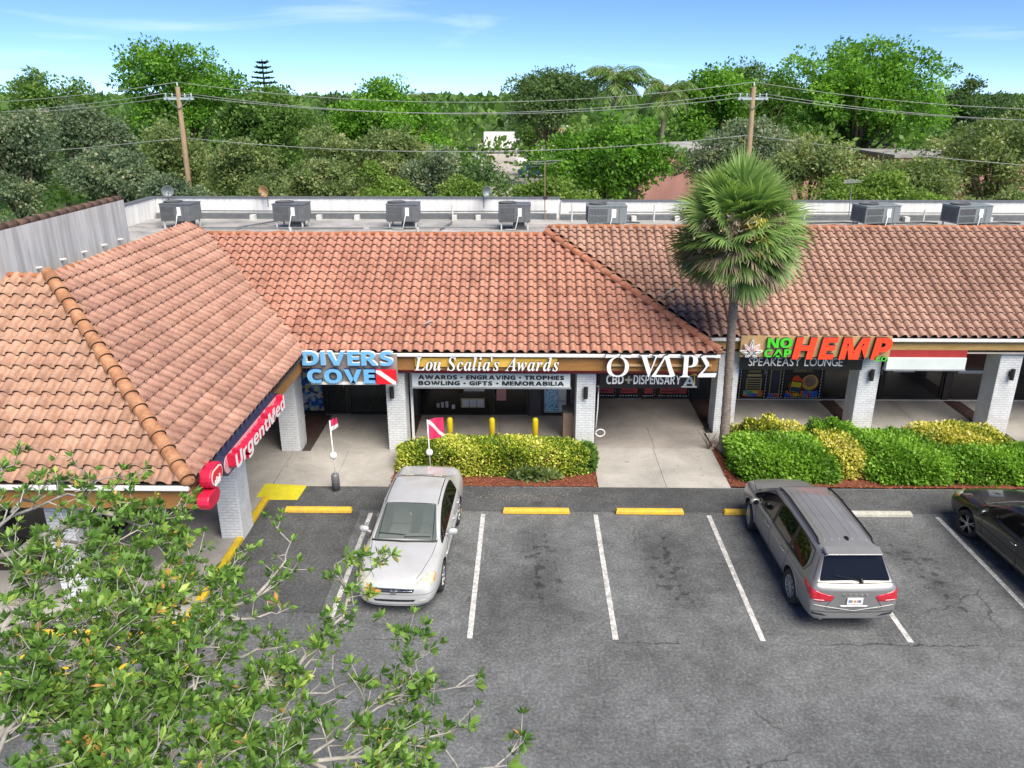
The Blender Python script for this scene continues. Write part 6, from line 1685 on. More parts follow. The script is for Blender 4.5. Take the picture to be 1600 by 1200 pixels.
M['seam'] = pm('seam', (0.02, 0.02, 0.02), None, 5, 0.7, obj=True)
M['alloy'] = pm('alloy', (0.58, 0.58, 0.58), (0.5, 0.5, 0.5), 6, 0.3, 0.85, obj=True)
M['alloy_dark'] = pm('alloy_dark', (0.03, 0.03, 0.032), None, 6, 0.35, 0.6, obj=True)
M['chrome'] = pm('chrome', (0.75, 0.75, 0.75), (0.7, 0.7, 0.7), 4, 0.12, 1.0, obj=True)
M['lamp_clear'] = pm('lamp_clear', (0.62, 0.64, 0.52), (0.50, 0.50, 0.38), 14, 0.08, 0.25, coat=1.0, obj=True)
M['lamp_amber'] = pm('lamp_amber', (0.70, 0.26, 0.03), (0.6, 0.2, 0.02), 14, 0.1, 0.0, coat=1.0, obj=True)
M['lamp_red'] = pm('lamp_red', (0.42, 0.008, 0.02), (0.55, 0.02, 0.04), 10, 0.08, 0.0, coat=1.0, obj=True)
M['lamp_white'] = pm('lamp_white', (0.62, 0.50, 0.50), None, 10, 0.1, 0.0, coat=1.0, obj=True)
M['cabin'] = pm('cabin', (0.34, 0.33, 0.30), (0.28, 0.27, 0.245), 6, 0.85, obj=True)
M['cabin_dark'] = pm('cabin_dark', (0.03, 0.03, 0.03), None, 6, 0.8, obj=True)

def car_shell(secs, glass_side, glass_front, glass_rear, pillars, wheels, wr, root, paintm, glassm, rearglass=None, roofblack=None):
    """loft half sections, subdivide, cut the arches, split into body and panes"""
    K = len(secs[0][1])
    vs, fs, mi = [], [], []
    ns = len(secs)
    ring = 2*K - 2
    for y, pts in secs:
        for x, z in pts: vs.append((x, y, z))
        for x, z in reversed(pts[1:-1]): vs.append((-x, y, z))
    ys = [s_[0] for s_ in secs]
    for i in range(ns-1):
        for k in range(ring):
            k2 = (k+1) % ring
            fs.append((i*ring+k, i*ring+k2, (i+1)*ring+k2, (i+1)*ring+k))
            kk = k if k < K-1 else ring-1-k               # strip index 0..K-2 on both halves
            m_ = 0
            if kk == 5 and i in glass_side: m_ = 1
            if kk == 5 and i in pillars: m_ = 2
            if kk >= 7 and i in glass_front: m_ = 3
            if kk >= 7 and i in glass_rear: m_ = 4
            mi.append(m_)
    def cap(i, flip):
        # quads across the end between the two halves
        for k in range(K-1):
            a, b = i*ring+k, i*ring+k+1
            c_ = i*ring + ((ring-(k+1)) % ring); d = i*ring + ((ring-k) % ring)
            q = [a, b, c_, d]
            q = [v for j, v in enumerate(q) if v not in q[:j]]
            fs.append(tuple(q if flip else reversed(q))); mi.append(0)
    cap(0, True); cap(ns-1, False)
    me = bpy.data.meshes.new('shell'); me.from_pydata(vs, [], fs)
    for nm in (paintm, glassm, M['trim'], glassm, rearglass or glassm, M['cabin_dark']): me.materials.append(nm)
    me.polygons.foreach_set('material_index', mi)
    bm = bmesh.new(); bm.from_mesh(me)
    bmesh.ops.recalc_face_normals(bm, faces=bm.faces)
    cl = bm.edges.layers.float.new('crease_edge')
    for e in bm.edges:
        ms = {f.material_index for f in e.link_faces}
        if len(ms) > 1: e[cl] = 0.9
        ks = set()
        for v in e.verts:
            k = v.index % ring; ks.add(k if k < K else ring-k)
        if len(ks) == 1 and list(ks)[0] in (2, 5) and e[cl] < 0.3: e[cl] = 0.35
        if len(ks) == 1 and list(ks)[0] == 1: e[cl] = 0.5
    vl = bm.verts.layers.float.new('crease_vert')
    for v in bm.verts:
        ms = [f.material_index for f in v.link_faces]
        if len([q for q in ms if q in (3, 4)]) == 1 and len(ms) == 4: v[vl] = 0.85
    bm.to_mesh(me); bm.free()
    o = bpy.data.objects.new('shell', me); COL.objects.link(o)
    sd = o.modifiers.new('s', 'SUBSURF'); sd.levels = 3; sd.render_levels = 3
    cut = MB()
    for wy in wheels:
        for sx in (-1, 1): cut.cyl((sx*0.52, wy, wr+0.015), (sx*1.3, wy, wr+0.015), wr+0.055, n=40)
    cme = cut.mesh('cut', [M['cabin_dark']]); co = bpy.data.objects.new('cut', cme); COL.objects.link(co)
    bo = o.modifiers.new('b', 'BOOLEAN'); bo.operation = 'DIFFERENCE'; bo.object = co; bo.solver = 'EXACT'; bo.material_mode = 'TRANSFER'
    bpy.context.view_layer.update()
    dg = bpy.context.evaluated_depsgraph_get()
    em = bpy.data.meshes.new_from_object(o.evaluated_get(dg))
    bpy.data.objects.remove(o); bpy.data.objects.remove(co)
    bvh = BVHTree.FromPolygons([v.co.copy() for v in em.vertices], [tuple(p.vertices) for p in em.polygons])
    mats = list(em.materials)
    V = [v.co.copy() for v in em.vertices]
    groups = {}
    for p in em.polygons:
        nm = mats[p.material_index].name if p.material_index < len(mats) and mats[p.material_index] else ''
        c = sum((V[i] for i in p.vertices), Vector())/len(p.vertices)
        k = p.material_index
        key = 'body'
        if k == 1: key = ('side_window', c.x > 0, sum(c.y > ys[q] for q in pillars))
        elif k == 2: key = 'pillar_trim'
        elif k == 3: key = 'windscreen'
        elif k == 4: key = 'rear_window'
        if k >= 5 or (k != 2 and abs(c.x) > 0.5 and min(math.hypot(c.y-wy, c.z-wr-0.015) for wy in wheels) < wr+0.0545): key = ('arch_liner', c.x > 0, c.y > 0)
        groups.setdefault(key, []).append(p)
    for key, ps in groups.items():
        mb = MB(); mp_ = {}
        for p in ps:
            f = []
            for i in p.vertices:
                if i not in mp_: mp_[i] = len(mb.v); mb.v.append(tuple(V[i]))
                f.append(mp_[i])
            mb.f.append(tuple(f)); mb.m.append(0)
        nm = key if isinstance(key, str) else key[0]
        mt = {'body': paintm, 'pillar_trim': M['trim'], 'windscreen': glassm, 'rear_window': rearglass or glassm, 'arch_liner': M['cabin_dark'], 'side_window': rearglass or glassm}[nm]
        ob = mb.build(nm, mt, root, smooth=True, fix=False)
        try:
            ob.data.set_sharp_from_angle(angle=rad(38))
        except Exception: pass
    return bvh
class Kit:
    """places trim on a car body by casting onto its surface"""
    def __init__(s, bvh, root): s.b, s.r = bvh, root
    def hit(s, p, d):
        d = Vector(d).normalized(); p = Vector(p)
        h = s.b.ray_cast(p - d*1.6, d)
        return (h[0], h[1]) if h[0] is not None else (p, -d)
    def patch(s, pts, d, name, mat, off=0.006, parent=None, cuts=4):
        bm = bmesh.new()
        f = bm.faces.new([bm.verts.new(p) for p in pts])
        bmesh.ops.triangulate(bm, faces=[f])
        bmesh.ops.subdivide_edges(bm, edges=bm.edges[:], cuts=cuts, use_grid_fill=True)
        bmesh.ops.triangulate(bm, faces=bm.faces[:])
        rim = [v for v in bm.verts if v.is_boundary]
        for v in bm.verts:
            h, n = s.hit(v.co, d)
            nn = n if n.dot(Vector(d)) < 0 else -n
            v.co = h + nn*(off if not v.is_boundary else off*0.1)
        me = bpy.data.meshes.new(name); bm.to_mesh(me); bm.free()
        me.materials.append(mat); me.polygons.foreach_set('use_smooth', [True]*len(me.polygons))
        o = bpy.data.objects.new(name, me)
        return finish(o, parent or s.r)
    def line(s, pts, d, name, mat, r=0.006, n=10, lift=0.0, parent=None):
        out = []
        for a, b in zip(pts[:-1], pts[1:]):
            for i in range(n):
                h, nn = s.hit(Vector(a).lerp(Vector(b), i/n), d)
                if nn.dot(Vector(d)) > 0: nn = -nn
                out.append(h + nn*lift)
        h, nn = s.hit(pts[-1], d); out.append(h + (nn if nn.dot(Vector(d)) < 0 else -nn)*lift)
        m = MB(); m.tube(out, r, 6)
        return m.build(name, mat, parent or s.r, smooth=True, fix=False)
def wheel(root, x, y, r, w, spokes, style, out, steer=0.0):
    """tyre with a spoked rim; out = +1/-1 side"""
    t = bpy.data.objects.new('wheel', None)
    m = MB()
    m.lathe([(r*0.66, -w*0.42), (r*0.80, -w/2), (r*0.94, -w*0.47), (r, -w*0.32), (r, w*0.32), (r*0.94, w*0.47), (r*0.80, w/2), (r*0.66, w*0.42)], (0,0,0), 36, axis='X', cap=False)
    o = m.build('wheel', M['rubber'], root, smooth=True)
    o.location = (x, y, r); o.rotation_euler = (0, 0, steer)
    dark = style == 'two_tone'
    m = MB(); m.lathe([(r*0.67, -w*0.3), (r*0.67, w*0.40), (r*0.645, w*0.43), (r*0.62, w*0.36), (r*0.60, -w*0.2), (0.02, -w*0.2)], (0,0,0), 36, axis='X', cap=False)
    for v in range(len(m.v)): m.v[v] = (m.v[v][0]*out, m.v[v][1], m.v[v][2])
    rim = m.build('rim', M['alloy_dark' if dark else 'alloy'], o, smooth=False)
    m = MB(); m.lathe([(r*0.60, -w*0.19), (r*0.30, -w*0.10), (0.01, -w*0.10)], (0,0,0), 28, axis='X')
    for v in range(len(m.v)): m.v[v] = (m.v[v][0]*out, m.v[v][1], m.v[v][2])
    m.build('brake', M['alloy_dark'], o)
    for k in range(spokes):
        a = 2*PI*k/spokes + 0.2
        offs = (-0.10, 0.10) if dark else (0.0,)
        for da in offs:
            p0 = (out*w*0.30, math.cos(a+da*1.6)*r*0.10, math.sin(a+da*1.6)*r*0.10); p1 = (out*w*0.39, math.cos(a+da*1.5)*r*0.645, math.sin(a+da*1.5)*r*0.645)
            m = MB(); m.beam(p0, p1, r*(0.055 if dark else 0.13), 0.03, up=(1, 0, 0)); m.build('spoke', M['alloy'], o, bevel=0.004)
    m = MB(); m.lathe([(r*0.16, 0), (r*0.15, w*0.42), (0.01, w*0.44)], (0,0,0), 18, axis='X')
    for v in range(len(m.v)): m.v[v] = (m.v[v][0]*out, m.v[v][1], m.v[v][2])
    m.build('hub_cap', M['alloy'], o, smooth=False)
    bpy.data.objects.remove(t)
    return o
def mirror(root, x, y, z, sx, mat):
    m = MB(); m.lathe([(0.01, -0.11), (0.06, -0.10), (0.085, -0.03), (0.085, 0.05), (0.06, 0.10), (0.01, 0.11)], (0,0,0), 16, axis='X')
    o = m.build('mirror', mat, root, smooth=True)
    o.location = (x + sx*0.10, y, z); o.scale = (1, 0.75, 0.9); o.rotation_euler = (0, 0, -sx*0.15)
    g = MB(); g.cyl((0, -0.060, 0), (0, -0.088, 0), 0.066, n=14); g.build('mirror_glass', M['car_glass_dark'], o)
    m = MB(); m.beam((x - sx*0.06, y+0.03, z-0.06), (x + sx*0.05, y, z-0.03), 0.05, 0.035); m.build('mirror_stalk', mat, root, bevel=0.01)
def cabin(root, y_dash, y_f, y_r, w, zseat, ztop, mat):
    m = MB(); m.box(-w, w, y_r-0.5, y_dash+0.05, 0.30, zseat-0.22); m.build('floor_pan', M['cabin_dark'], root)
    m = MB(); m.box(-w-0.02, w+0.02, y_dash-0.22, y_dash+0.20, zseat-0.1, zseat+0.30); m.build('dashboard', M['cabin_dark' if mat == 'cabin_dark' else 'cabin'], root, bevel=0.06, seg=3)
    for yy, lst in ((y_f, (-0.36, 0.36)), (y_r, (-0.36, 0.36))):
        for xx in lst:
            m = MB()
            m.box(xx-0.25, xx+0.25, yy-0.25, yy+0.28, zseat-0.2, zseat-0.02); s_ = m.build('seat', M[mat], root, bevel=0.06, seg=3)
            m = MB(); m.hexa([(xx-0.24,yy-0.40,zseat-0.05),(xx+0.24,yy-0.40,zseat-0.05),(xx+0.24,yy-0.24,zseat-0.05),(xx-0.24,yy-0.24,zseat-0.05),(xx-0.20,yy-0.52,zseat+0.50),(xx+0.20,yy-0.52,zseat+0.50),(xx+0.20,yy-0.40,zseat+0.50),(xx-0.20,yy-0.40,zseat+0.50)]); m.build('backrest', M[mat], s_, bevel=0.05, seg=3)
            m = MB(); m.box(xx-0.12, xx+0.12, yy-0.53, yy-0.43, zseat+0.52, zseat+0.68); m.build('headrest', M[mat], s_, bevel=0.04, seg=3)
    m = MB()
    cc = Vector((-0.36, y_dash-0.36, zseat+0.22))
    m.tube([cc + Vector((0.18*math.cos(a), -0.06*math.sin(a), 0.17*math.sin(a))) for a in [i*2*PI/20 for i in range(21)]], 0.014, 6); m.tube([cc, cc+Vector((0, .2, -.08))], 0.03, 6); m.build('steering_wheel', M['cabin_dark'], root)

SEDAN = [
 (-2.43, [(0,.30),(.50,.30),(.70,.36),(.77,.56),(.72,.78),(.66,.86),(.58,.91),(.50,.93),(0,.94)]),
 (-2.34, [(0,.22),(.70,.22),(.82,.33),(.88,.57),(.84,.84),(.76,.98),(.68,1.035),(.58,1.05),(0,1.06)]),
 (-2.00, [(0,.20),(.75,.20),(.86,.30),(.905,.58),(.88,.88),(.80,.995),(.70,1.06),(.60,1.075),(0,1.09)]),
 (-1.66, [(0,.19),(.75,.19),(.86,.28),(.91,.58),(.885,.90),(.83,.98),(.73,1.06),(.66,1.085),(0,1.11)]),
 (-1.22, [(0,.19),(.75,.19),(.86,.27),(.91,.57),(.888,.90),(.84,.965),(.69,1.26),(.61,1.30),(0,1.335)]),
 (-0.98, [(0,.19),(.75,.19),(.86,.27),(.91,.57),(.888,.90),(.84,.96),(.665,1.335),(.585,1.40),(0,1.435)]),
 (-0.42, [(0,.19),(.75,.19),(.86,.27),(.91,.57),(.888,.89),(.84,.945),(.665,1.36),(.58,1.425),(0,1.46)]),
 (-0.33, [(0,.19),(.75,.19),(.86,.27),(.91,.57),(.888,.89),(.84,.945),(.665,1.36),(.58,1.425),(0,1.46)]),
 ( 0.28, [(0,.19),(.75,.19),(.86,.27),(.91,.57),(.885,.88),(.84,.935),(.665,1.325),(.585,1.385),(0,1.425)]),
 ( 1.14, [(0,.19),(.75,.19),(.86,.27),(.905,.56),(.878,.86),(.83,.905),(.775,.945),(.715,.97),(0,1.01)]),
 ( 1.62, [(0,.20),(.74,.20),(.85,.29),(.90,.56),(.865,.82),(.80,.875),(.70,.905),(.55,.93),(0,.955)]),
 ( 2.05, [(0,.20),(.68,.20),(.81,.30),(.865,.52),(.825,.73),(.75,.80),(.64,.835),(.48,.855),(0,.875)]),
 ( 2.32, [(0,.21),(.58,.21),(.73,.30),(.79,.46),(.74,.63),(.66,.70),(.54,.735),(.40,.755),(0,.77)]),
 ( 2.44, [(0,.27),(.42,.27),(.58,.34),(.64,.45),(.59,.56),(.52,.615),(.42,.645),(.32,.655),(0,.665)]),
]
def sedan(name, label, loc, rz, paintm, dark=False, group='parked cars'):
    root = thing(name, label, 'car', loc, rz, group, world=False)
    bvh = car_shell(SEDAN, {4, 5, 7, 8}, {8}, {3, 4}, {6}, (1.42, -1.32), 0.325, root, paintm, M['car_glass'], M['car_glass_dark'])
    k = Kit(bvh, root)
    for sx in (-1, 1):
        for wy in (1.42, -1.32): wheel(root, sx*0.775, wy, 0.325, 0.215, 5 if dark else 7, 'two_tone' if dark else 'plain', sx, (0.28 if dark else 0.0) if wy > 0 else 0.0)
        mirror(root, sx*0.90, 0.74, 0.99, sx, paintm)
        D_ = (-sx, 0, 0)
        # shut lines, sill, window trim, handles
        k.line([(sx, 0.86, 0.40), (sx, 0.90, 0.70), (sx, 0.80, 0.93)], D_, 'shut_line', M['seam'], 0.005)
        k.line([(sx, -0.375, 0.32), (sx, -0.375, 0.93)], D_, 'shut_line', M['seam'], 0.005)
        k.line([(sx, -0.90, 0.40), (sx, -1.12, 0.72), (sx, -1.22, 0.94)], D_, 'shut_line', M['seam'], 0.005)
        k.line([(sx, 0.86, 0.34), (sx, -0.88, 0.34)], D_, 'shut_line', M['seam'], 0.005)
        k.line([(sx, 1.02, 0.60), (sx, -0.9, 0.63)], D_, 'side_moulding', paintm, 0.012)
        k.line([(sx, 1.05, 0.93), (sx, 0.28, 0.955), (sx, -0.98, 0.98)], D_, 'window_trim', M['trim'], 0.009)
        for yy in (-0.22, -0.98):
            h, n_ = k.hit((sx, yy, 0.80), D_)
            m = MB(); m.tube([h + Vector((0, -0.09, 0)), h + Vector((sx*0.025, -0.06, 0)), h + Vector((sx*0.025, 0.06, 0)), h + Vector((0, 0.09, 0))], 0.014, 6); m.build('door_handle', paintm if not dark else M['chrome'], root, smooth=True)
        # roof side moulding
        k.line([(sx*0.605, 0.22, 1.5), (sx*0.60, -0.35, 1.5), (sx*0.60, -0.96, 1.5)], (0, 0, -1), 'roof_moulding', M['trim'], 0.011)
        k.line([(sx*0.755, 1.10, 1.5), (sx*0.615, 0.26, 1.6)], (-sx*0.3, 0, -1), 'pillar_line', M['trim'], 0.008)
        # bonnet shut line
        k.line([(sx*0.72, 1.10, 1.2), (sx*0.66, 1.60, 1.2), (sx*0.52, 2.10, 1.2), (sx*0.44, 2.24, 1.2)], (0, 0, -1), 'bonnet_line', M['seam'], 0.005)
        # headlamp: clear lens swept back with amber corner
        dd = (-sx*0.45, -0.75, -0.45)
        hl = k.patch([(sx*0.40, 2.34, 0.70), (sx*0.50, 2.36, 0.60), (sx*0.66, 2.28, 0.60), (sx*0.80, 2.12, 0.64), (sx*0.80, 1.92, 0.74), (sx*0.70, 1.95, 0.80), (sx*0.55, 2.18, 0.78)], dd, 'headlight', M['lamp_clear'], 0.010)
        k.patch([(sx*0.80, 2.13, 0.66), (sx*0.80, 1.93, 0.745), (sx*0.765, 1.94, 0.77), (sx*0.72, 2.18, 0.66)], dd, 'indicator', M['lamp_amber'], 0.014, hl)
        k.line([(sx*0.43, 2.34, 0.665), (sx*0.62, 2.16, 0.74), (sx*0.76, 1.95, 0.78)], dd, 'lamp_edge', M['seam'], 0.004, parent=hl)
        k.patch([(sx*0.50, 2.4, 0.355), (sx*0.66, 2.3, 0.37), (sx*0.66, 2.3, 0.42), (sx*0.50, 2.4, 0.40)], (0, -1, 0), 'fog_lamp', M['lamp_clear'], 0.008)
        k.patch([(sx*0.46, -2.4, 0.74), (sx*0.78, -2.3, 0.74), (sx*0.80, -2.3, 0.92), (sx*0.46, -2.4, 0.90)], (0, 1, 0), 'tail_lamp', M['lamp_red'], 0.01)
    # nose
    gr = k.patch([(-0.38, 2.5, 0.565), (0.38, 2.5, 0.565), (0.42, 2.5, 0.625), (0.40, 2.5, 0.645), (-0.40, 2.5, 0.645), (-0.42, 2.5, 0.625)], (0, -1, 0), 'grille', M['trim'], 0.008)
    k.line([(-0.39, 2.5, 0.605), (0, 2.5, 0.612), (0.39, 2.5, 0.605)], (0, -1, 0), 'grille_bar', M['chrome'], 0.011, lift=0.008, parent=gr)
    k.line([(-0.42, 2.5, 0.655), (0, 2.5, 0.662), (0.42, 2.5, 0.655)], (0, -1, 0), 'grille_bar', M['chrome'], 0.008, lift=0.004, parent=gr)
    h, n_ = k.hit((0, 2.5, 0.61), (0, -1, 0))
    e = MB()
    if not dark:
        for x in (-0.028, 0.028): e.beam(h + Vector((x*0.85, 0.025, -0.045)), h + Vector((x*1.15, 0.025, 0.045)), 0.016, 0.012, up=(0, 1, 0))
        e.beam(h + Vector((-0.028, 0.026, 0)), h + Vector((0.028, 0.026, 0)), 0.016, 0.012, up=(0, 1, 0))
        fr = [h + Vector((x, 0.022, z)) for x, z in ((-0.062, 0.058), (0.062, 0.058), (0.048, -0.055), (-0.048, -0.055), (-0.062, 0.058))]
        e.tube(fr, 0.007, 6)
    else: e.cyl(h + Vector((0, 0.01, 0)), h + Vector((0, 0.03, 0)), 0.05, n=16)
    e.build('emblem', M['chrome'], gr)
    k.patch([(-0.40, 2.5, 0.36), (0.40, 2.5, 0.36), (0.44, 2.5, 0.41), (-0.44, 2.5, 0.41)], (0, -1, 0), 'lower_intake', M['trim'], 0.008)
    k.line([(-0.72, 2.4, 0.30), (0, 2.5, 0.29), (0.72, 2.4, 0.30)], (0, -1, 0), 'lip', M['seam'], 0.006)
    k.line([(-0.80, 2.2, 0.52), (-0.45, 2.5, 0.52), (0.45, 2.5, 0.52), (0.80, 2.2, 0.52)], (0, -1, 0), 'bumper_line', M['seam'], 0.004)
    # cowl, wipers, windscreen edges, boot line
    k.line([(-0.72, 1.16, 1.3), (0, 1.22, 1.3), (0.72, 1.16, 1.3)], (0, 0, -1), 'cowl', M['trim'], 0.026)
    k.line([(-0.55, 1.06, 1.4), (0.02, 1.10, 1.4)], (0, 0, -1), 'wiper', M['trim'], 0.010, lift=0.02); k.line([(0.0, 1.05, 1.4), (0.60, 1.00, 1.4)], (0, 0, -1), 'wiper', M['trim'], 0.010, lift=0.02)
    k.line([(-0.60, 0.27, 1.6), (0, 0.29, 1.6), (0.60, 0.27, 1.6)], (0, 0, -1), 'screen_edge', M['trim'], 0.008)
    k.line([(-0.60, -1.0, 1.6), (0, -1.02, 1.6), (0.60, -1.0, 1.6)], (0, 0, -1), 'screen_edge', M['trim'], 0.010)
    k.line([(-0.66, -1.68, 1.3), (0, -1.72, 1.3), (0.66, -1.68, 1.3)], (0, 0, -1), 'boot_line', M['seam'], 0.006)
    cabin(root, 0.92, 0.02, -0.85, 0.70, 0.62, 1.2, 'cabin' if not dark else 'cabin_dark')
    m = MB(); m.box(-0.06, 0.06, 0.36, 0.40, 1.24, 1.30); m.build('rear_view_mirror', M['cabin_dark'], root, bevel=0.01)
    m = MB(); m.box(-0.02, 0.02, 0.37, 0.38, 1.15, 1.23); m.build('air_freshener', M['paper'], root)
    return root
WAGON = [
  (-2.46, [(0.000,0.37),(0.573,0.37),(0.735,0.44),(0.793,0.6),(0.774,0.76),(0.735,0.86),(0.688,0.92),(0.630,0.95),(0.000,0.97)]),
  (-2.4, [(0.000,0.3),(0.688,0.3),(0.812,0.4),(0.864,0.62),(0.845,0.88),(0.812,0.985),(0.754,1.03),(0.697,1.05),(0.000,1.065)]),
  (-2.34, [(0.000,0.28),(0.707,0.28),(0.831,0.38),(0.874,0.63),(0.855,0.93),(0.821,1.02),(0.764,1.075),(0.711,1.1),(0.000,1.12)]),
  (-2.08, [(0.000,0.25),(0.726,0.25),(0.845,0.36),(0.879,0.64),(0.864,0.97),(0.817,1.05),(0.623,1.46),(0.563,1.575),(0.000,1.61)]),
  (-1.86, [(0.000,0.24),(0.726,0.24),(0.845,0.36),(0.879,0.64),(0.864,0.97),(0.818,1.04),(0.632,1.5),(0.572,1.62),(0.000,1.665)]),
  (-1.06, [(0.000,0.24),(0.726,0.24),(0.845,0.35),(0.879,0.63),(0.864,0.96),(0.818,1.02),(0.640,1.53),(0.576,1.645),(0.000,1.695)]),
  (-0.97, [(0.000,0.24),(0.726,0.24),(0.845,0.35),(0.879,0.63),(0.864,0.96),(0.818,1.02),(0.640,1.53),(0.576,1.645),(0.000,1.695)]),
  (-0.02, [(0.000,0.24),(0.726,0.24),(0.845,0.35),(0.879,0.62),(0.864,0.95),(0.818,1.005),(0.640,1.53),(0.576,1.64),(0.000,1.69)]),
  (0.07, [(0.000,0.24),(0.726,0.24),(0.845,0.35),(0.879,0.62),(0.864,0.95),(0.818,1.005),(0.640,1.53),(0.576,1.64),(0.000,1.69)]),
  (0.58, [(0.000,0.24),(0.726,0.24),(0.845,0.35),(0.879,0.62),(0.864,0.95),(0.817,1.0),(0.632,1.48),(0.567,1.575),(0.000,1.62)]),
  (1.36, [(0.000,0.24),(0.726,0.24),(0.845,0.35),(0.874,0.62),(0.855,0.95),(0.819,0.995),(0.769,1.045),(0.711,1.075),(0.000,1.115)]),
  (1.82, [(0.000,0.25),(0.707,0.25),(0.831,0.36),(0.864,0.61),(0.836,0.92),(0.788,0.975),(0.697,1.01),(0.554,1.035),(0.000,1.06)]),
  (2.2, [(0.000,0.26),(0.649,0.26),(0.774,0.36),(0.826,0.57),(0.793,0.83),(0.731,0.905),(0.621,0.945),(0.477,0.97),(0.000,0.985)]),
  (2.4, [(0.000,0.28),(0.535,0.28),(0.688,0.38),(0.745,0.54),(0.702,0.72),(0.630,0.79),(0.516,0.83),(0.401,0.85),(0.000,0.86)]),
  (2.47, [(0.000,0.33),(0.401,0.33),(0.563,0.41),(0.621,0.52),(0.583,0.62),(0.516,0.68),(0.420,0.71),(0.325,0.725),(0.000,0.735)]),
]
def wagon(name, label, loc, rz, paintm):
    root = thing(name, label, 'car', loc, rz, 'parked cars', world=False)
    bvh = car_shell(WAGON, {4, 6, 8, 9}, {9}, {2}, {5, 7}, (1.50, -1.39), 0.355, root, paintm, M['car_glass_dark'], M['car_glass_dark'])
    k = Kit(bvh, root)
    for sx in (-1, 1):
        for wy in (1.50, -1.39): wheel(root, sx*0.765, wy, 0.355, 0.225, 10, 'plain', sx, -0.12 if wy > 0 else 0)
        mirror(root, sx*0.88, 0.86, 1.08, sx, M['trim'] if sx > 0 else paintm)
        D_ = (-sx, 0, 0)
        k.line([(sx, 1.02, 0.46), (sx, 1.05, 0.80), (sx, 0.92, 1.0)], D_, 'shut_line', M['seam'], 0.005)
        k.line([(sx, 0.02, 0.42), (sx, 0.02, 1.0)], D_, 'shut_line', M['seam'], 0.005)
        k.line([(sx, -0.92, 0.46), (sx, -1.04, 0.80), (sx, -1.06, 1.02)], D_, 'shut_line', M['seam'], 0.005)
        k.line([(sx, 1.02, 0.42), (sx, -0.92, 0.42)], D_, 'shut_line', M['seam'], 0.006)
        k.line([(sx, 1.0, 0.52), (sx, -0.92, 0.54)], D_, 'door_crease', paintm, 0.014)
        k.line([(sx, 1.30, 1.0), (sx, 0.58, 1.015), (sx, -1.86, 1.06)], D_, 'window_trim', M['trim'], 0.011)
        k.line([(sx, 1.30, 1.06), (sx, 0.60, 1.47), (sx, -0.4, 1.535), (sx, -1.3, 1.53), (sx, -1.86, 1.49)], D_, 'window_trim', M['trim'], 0.011)
        k.line([(sx, -1.86, 1.06), (sx, -1.95, 1.25), (sx, -1.86, 1.49)], D_, 'window_trim', M['trim'], 0.010)
        for yy in (0.20, -0.80):
            h, n_ = k.hit((sx, yy, 0.87), D_)
            m = MB(); m.tube([h + Vector((0, -0.11, 0)), h + Vector((sx*0.03, -0.07, 0)), h + Vector((sx*0.03, 0.07, 0)), h + Vector((0, 0.11, 0))], 0.017, 6); m.build('door_handle', paintm, root, smooth=True)
        # arch lips
        for wy in (1.50, -1.39):
            pts = [(sx, wy+0.425*math.cos(a), 0.37+0.425*math.sin(a)) for a in [PI*(0.02+0.96*i/12) for i in range(13)]]
            k.line(pts, D_, 'arch_lip', paintm, 0.020, n=3)
        # roof rail
        rail = []
        for yy in (0.55, 0.40, 0.0, -0.6, -1.2, -1.65, -1.80):
            h, n_ = k.hit((sx*0.545, yy, 1.8), (0, 0, -1)); rail.append(h + Vector((0, 0, 0.0 if yy in (0.55, -1.80) else 0.045)))
        m = MB(); m.tube(rail, 0.021, 8); m.build('roof_rail', M['trim'], root, smooth=True)
        for xx in (0.13, 0.28, 0.42):
            if sx > 0 or xx > 0: k.line([(sx*xx, 0.25, 1.8), (sx*xx, -1.75, 1.8)], (0, 0, -1), 'roof_rib', paintm, 0.006)
        # tail lamp wrapping the corner
        dd = (-sx*0.55, 0.85, 0.0)
        tl = k.patch([(sx*0.42, -2.46, 0.86), (sx*0.45, -2.46, 0.74), (sx*0.72, -2.45, 0.72), (sx*0.90, -2.36, 0.80), (sx*0.91, -2.10, 0.93), (sx*0.90, -2.12, 1.00), (sx*0.80, -2.40, 0.97), (sx*0.60, -2.46, 0.90)], dd, 'tail_lamp', M['lamp_red'], 0.016, cuts=5)
        k.patch([(sx*0.56, -2.46, 0.755), (sx*0.84, -2.42, 0.765), (sx*0.84, -2.42, 0.785), (sx*0.56, -2.46, 0.775)], dd, 'lamp_strip', M['lamp_white'], 0.020, tl)
        k.line([(sx*0.66, -2.46, 0.73), (sx*0.68, -2.46, 0.95)], dd, 'lamp_edge', M['seam'], 0.005, parent=tl)
        k.patch([(sx*0.48, -2.5, 0.40), (sx*0.82, -2.4, 0.45), (sx*0.84, -2.4, 0.50), (sx*0.60, -2.5, 0.46)], (0, 1, 0), 'reflector', M['trim'], 0.008)
        k.patch([(sx*0.42, 2.45, 0.80), (sx*0.50, 2.42, 0.68), (sx*0.74, 2.30, 0.72), (sx*0.80, 2.10, 0.84), (sx*0.70, 2.14, 0.88)], (-sx*0.45, -0.8, -0.35), 'headlight', M['lamp_clear'], 0.01)
        k.line([(sx*0.80, -2.3, 1.12), (sx*0.62, -2.06, 1.48)], (-sx*0.5, 0.8, -0.2), 'pillar_line', M['seam'], 0.006)
        k.line([(sx*0.40, -2.5, 0.84), (sx*0.56, -2.5, 0.60), (sx*0.52, -2.5, 0.56), (0, -2.5, 0.55)], (0, 1, 0), 'tailgate_line', M['seam'], 0.006)
    # tailgate
    k.line([(-0.58, -2.08, 1.60), (0, -2.10, 1.60), (0.58, -2.08, 1.60)], (0, 0.6, -0.8), 'glass_edge', M['trim'], 0.010)
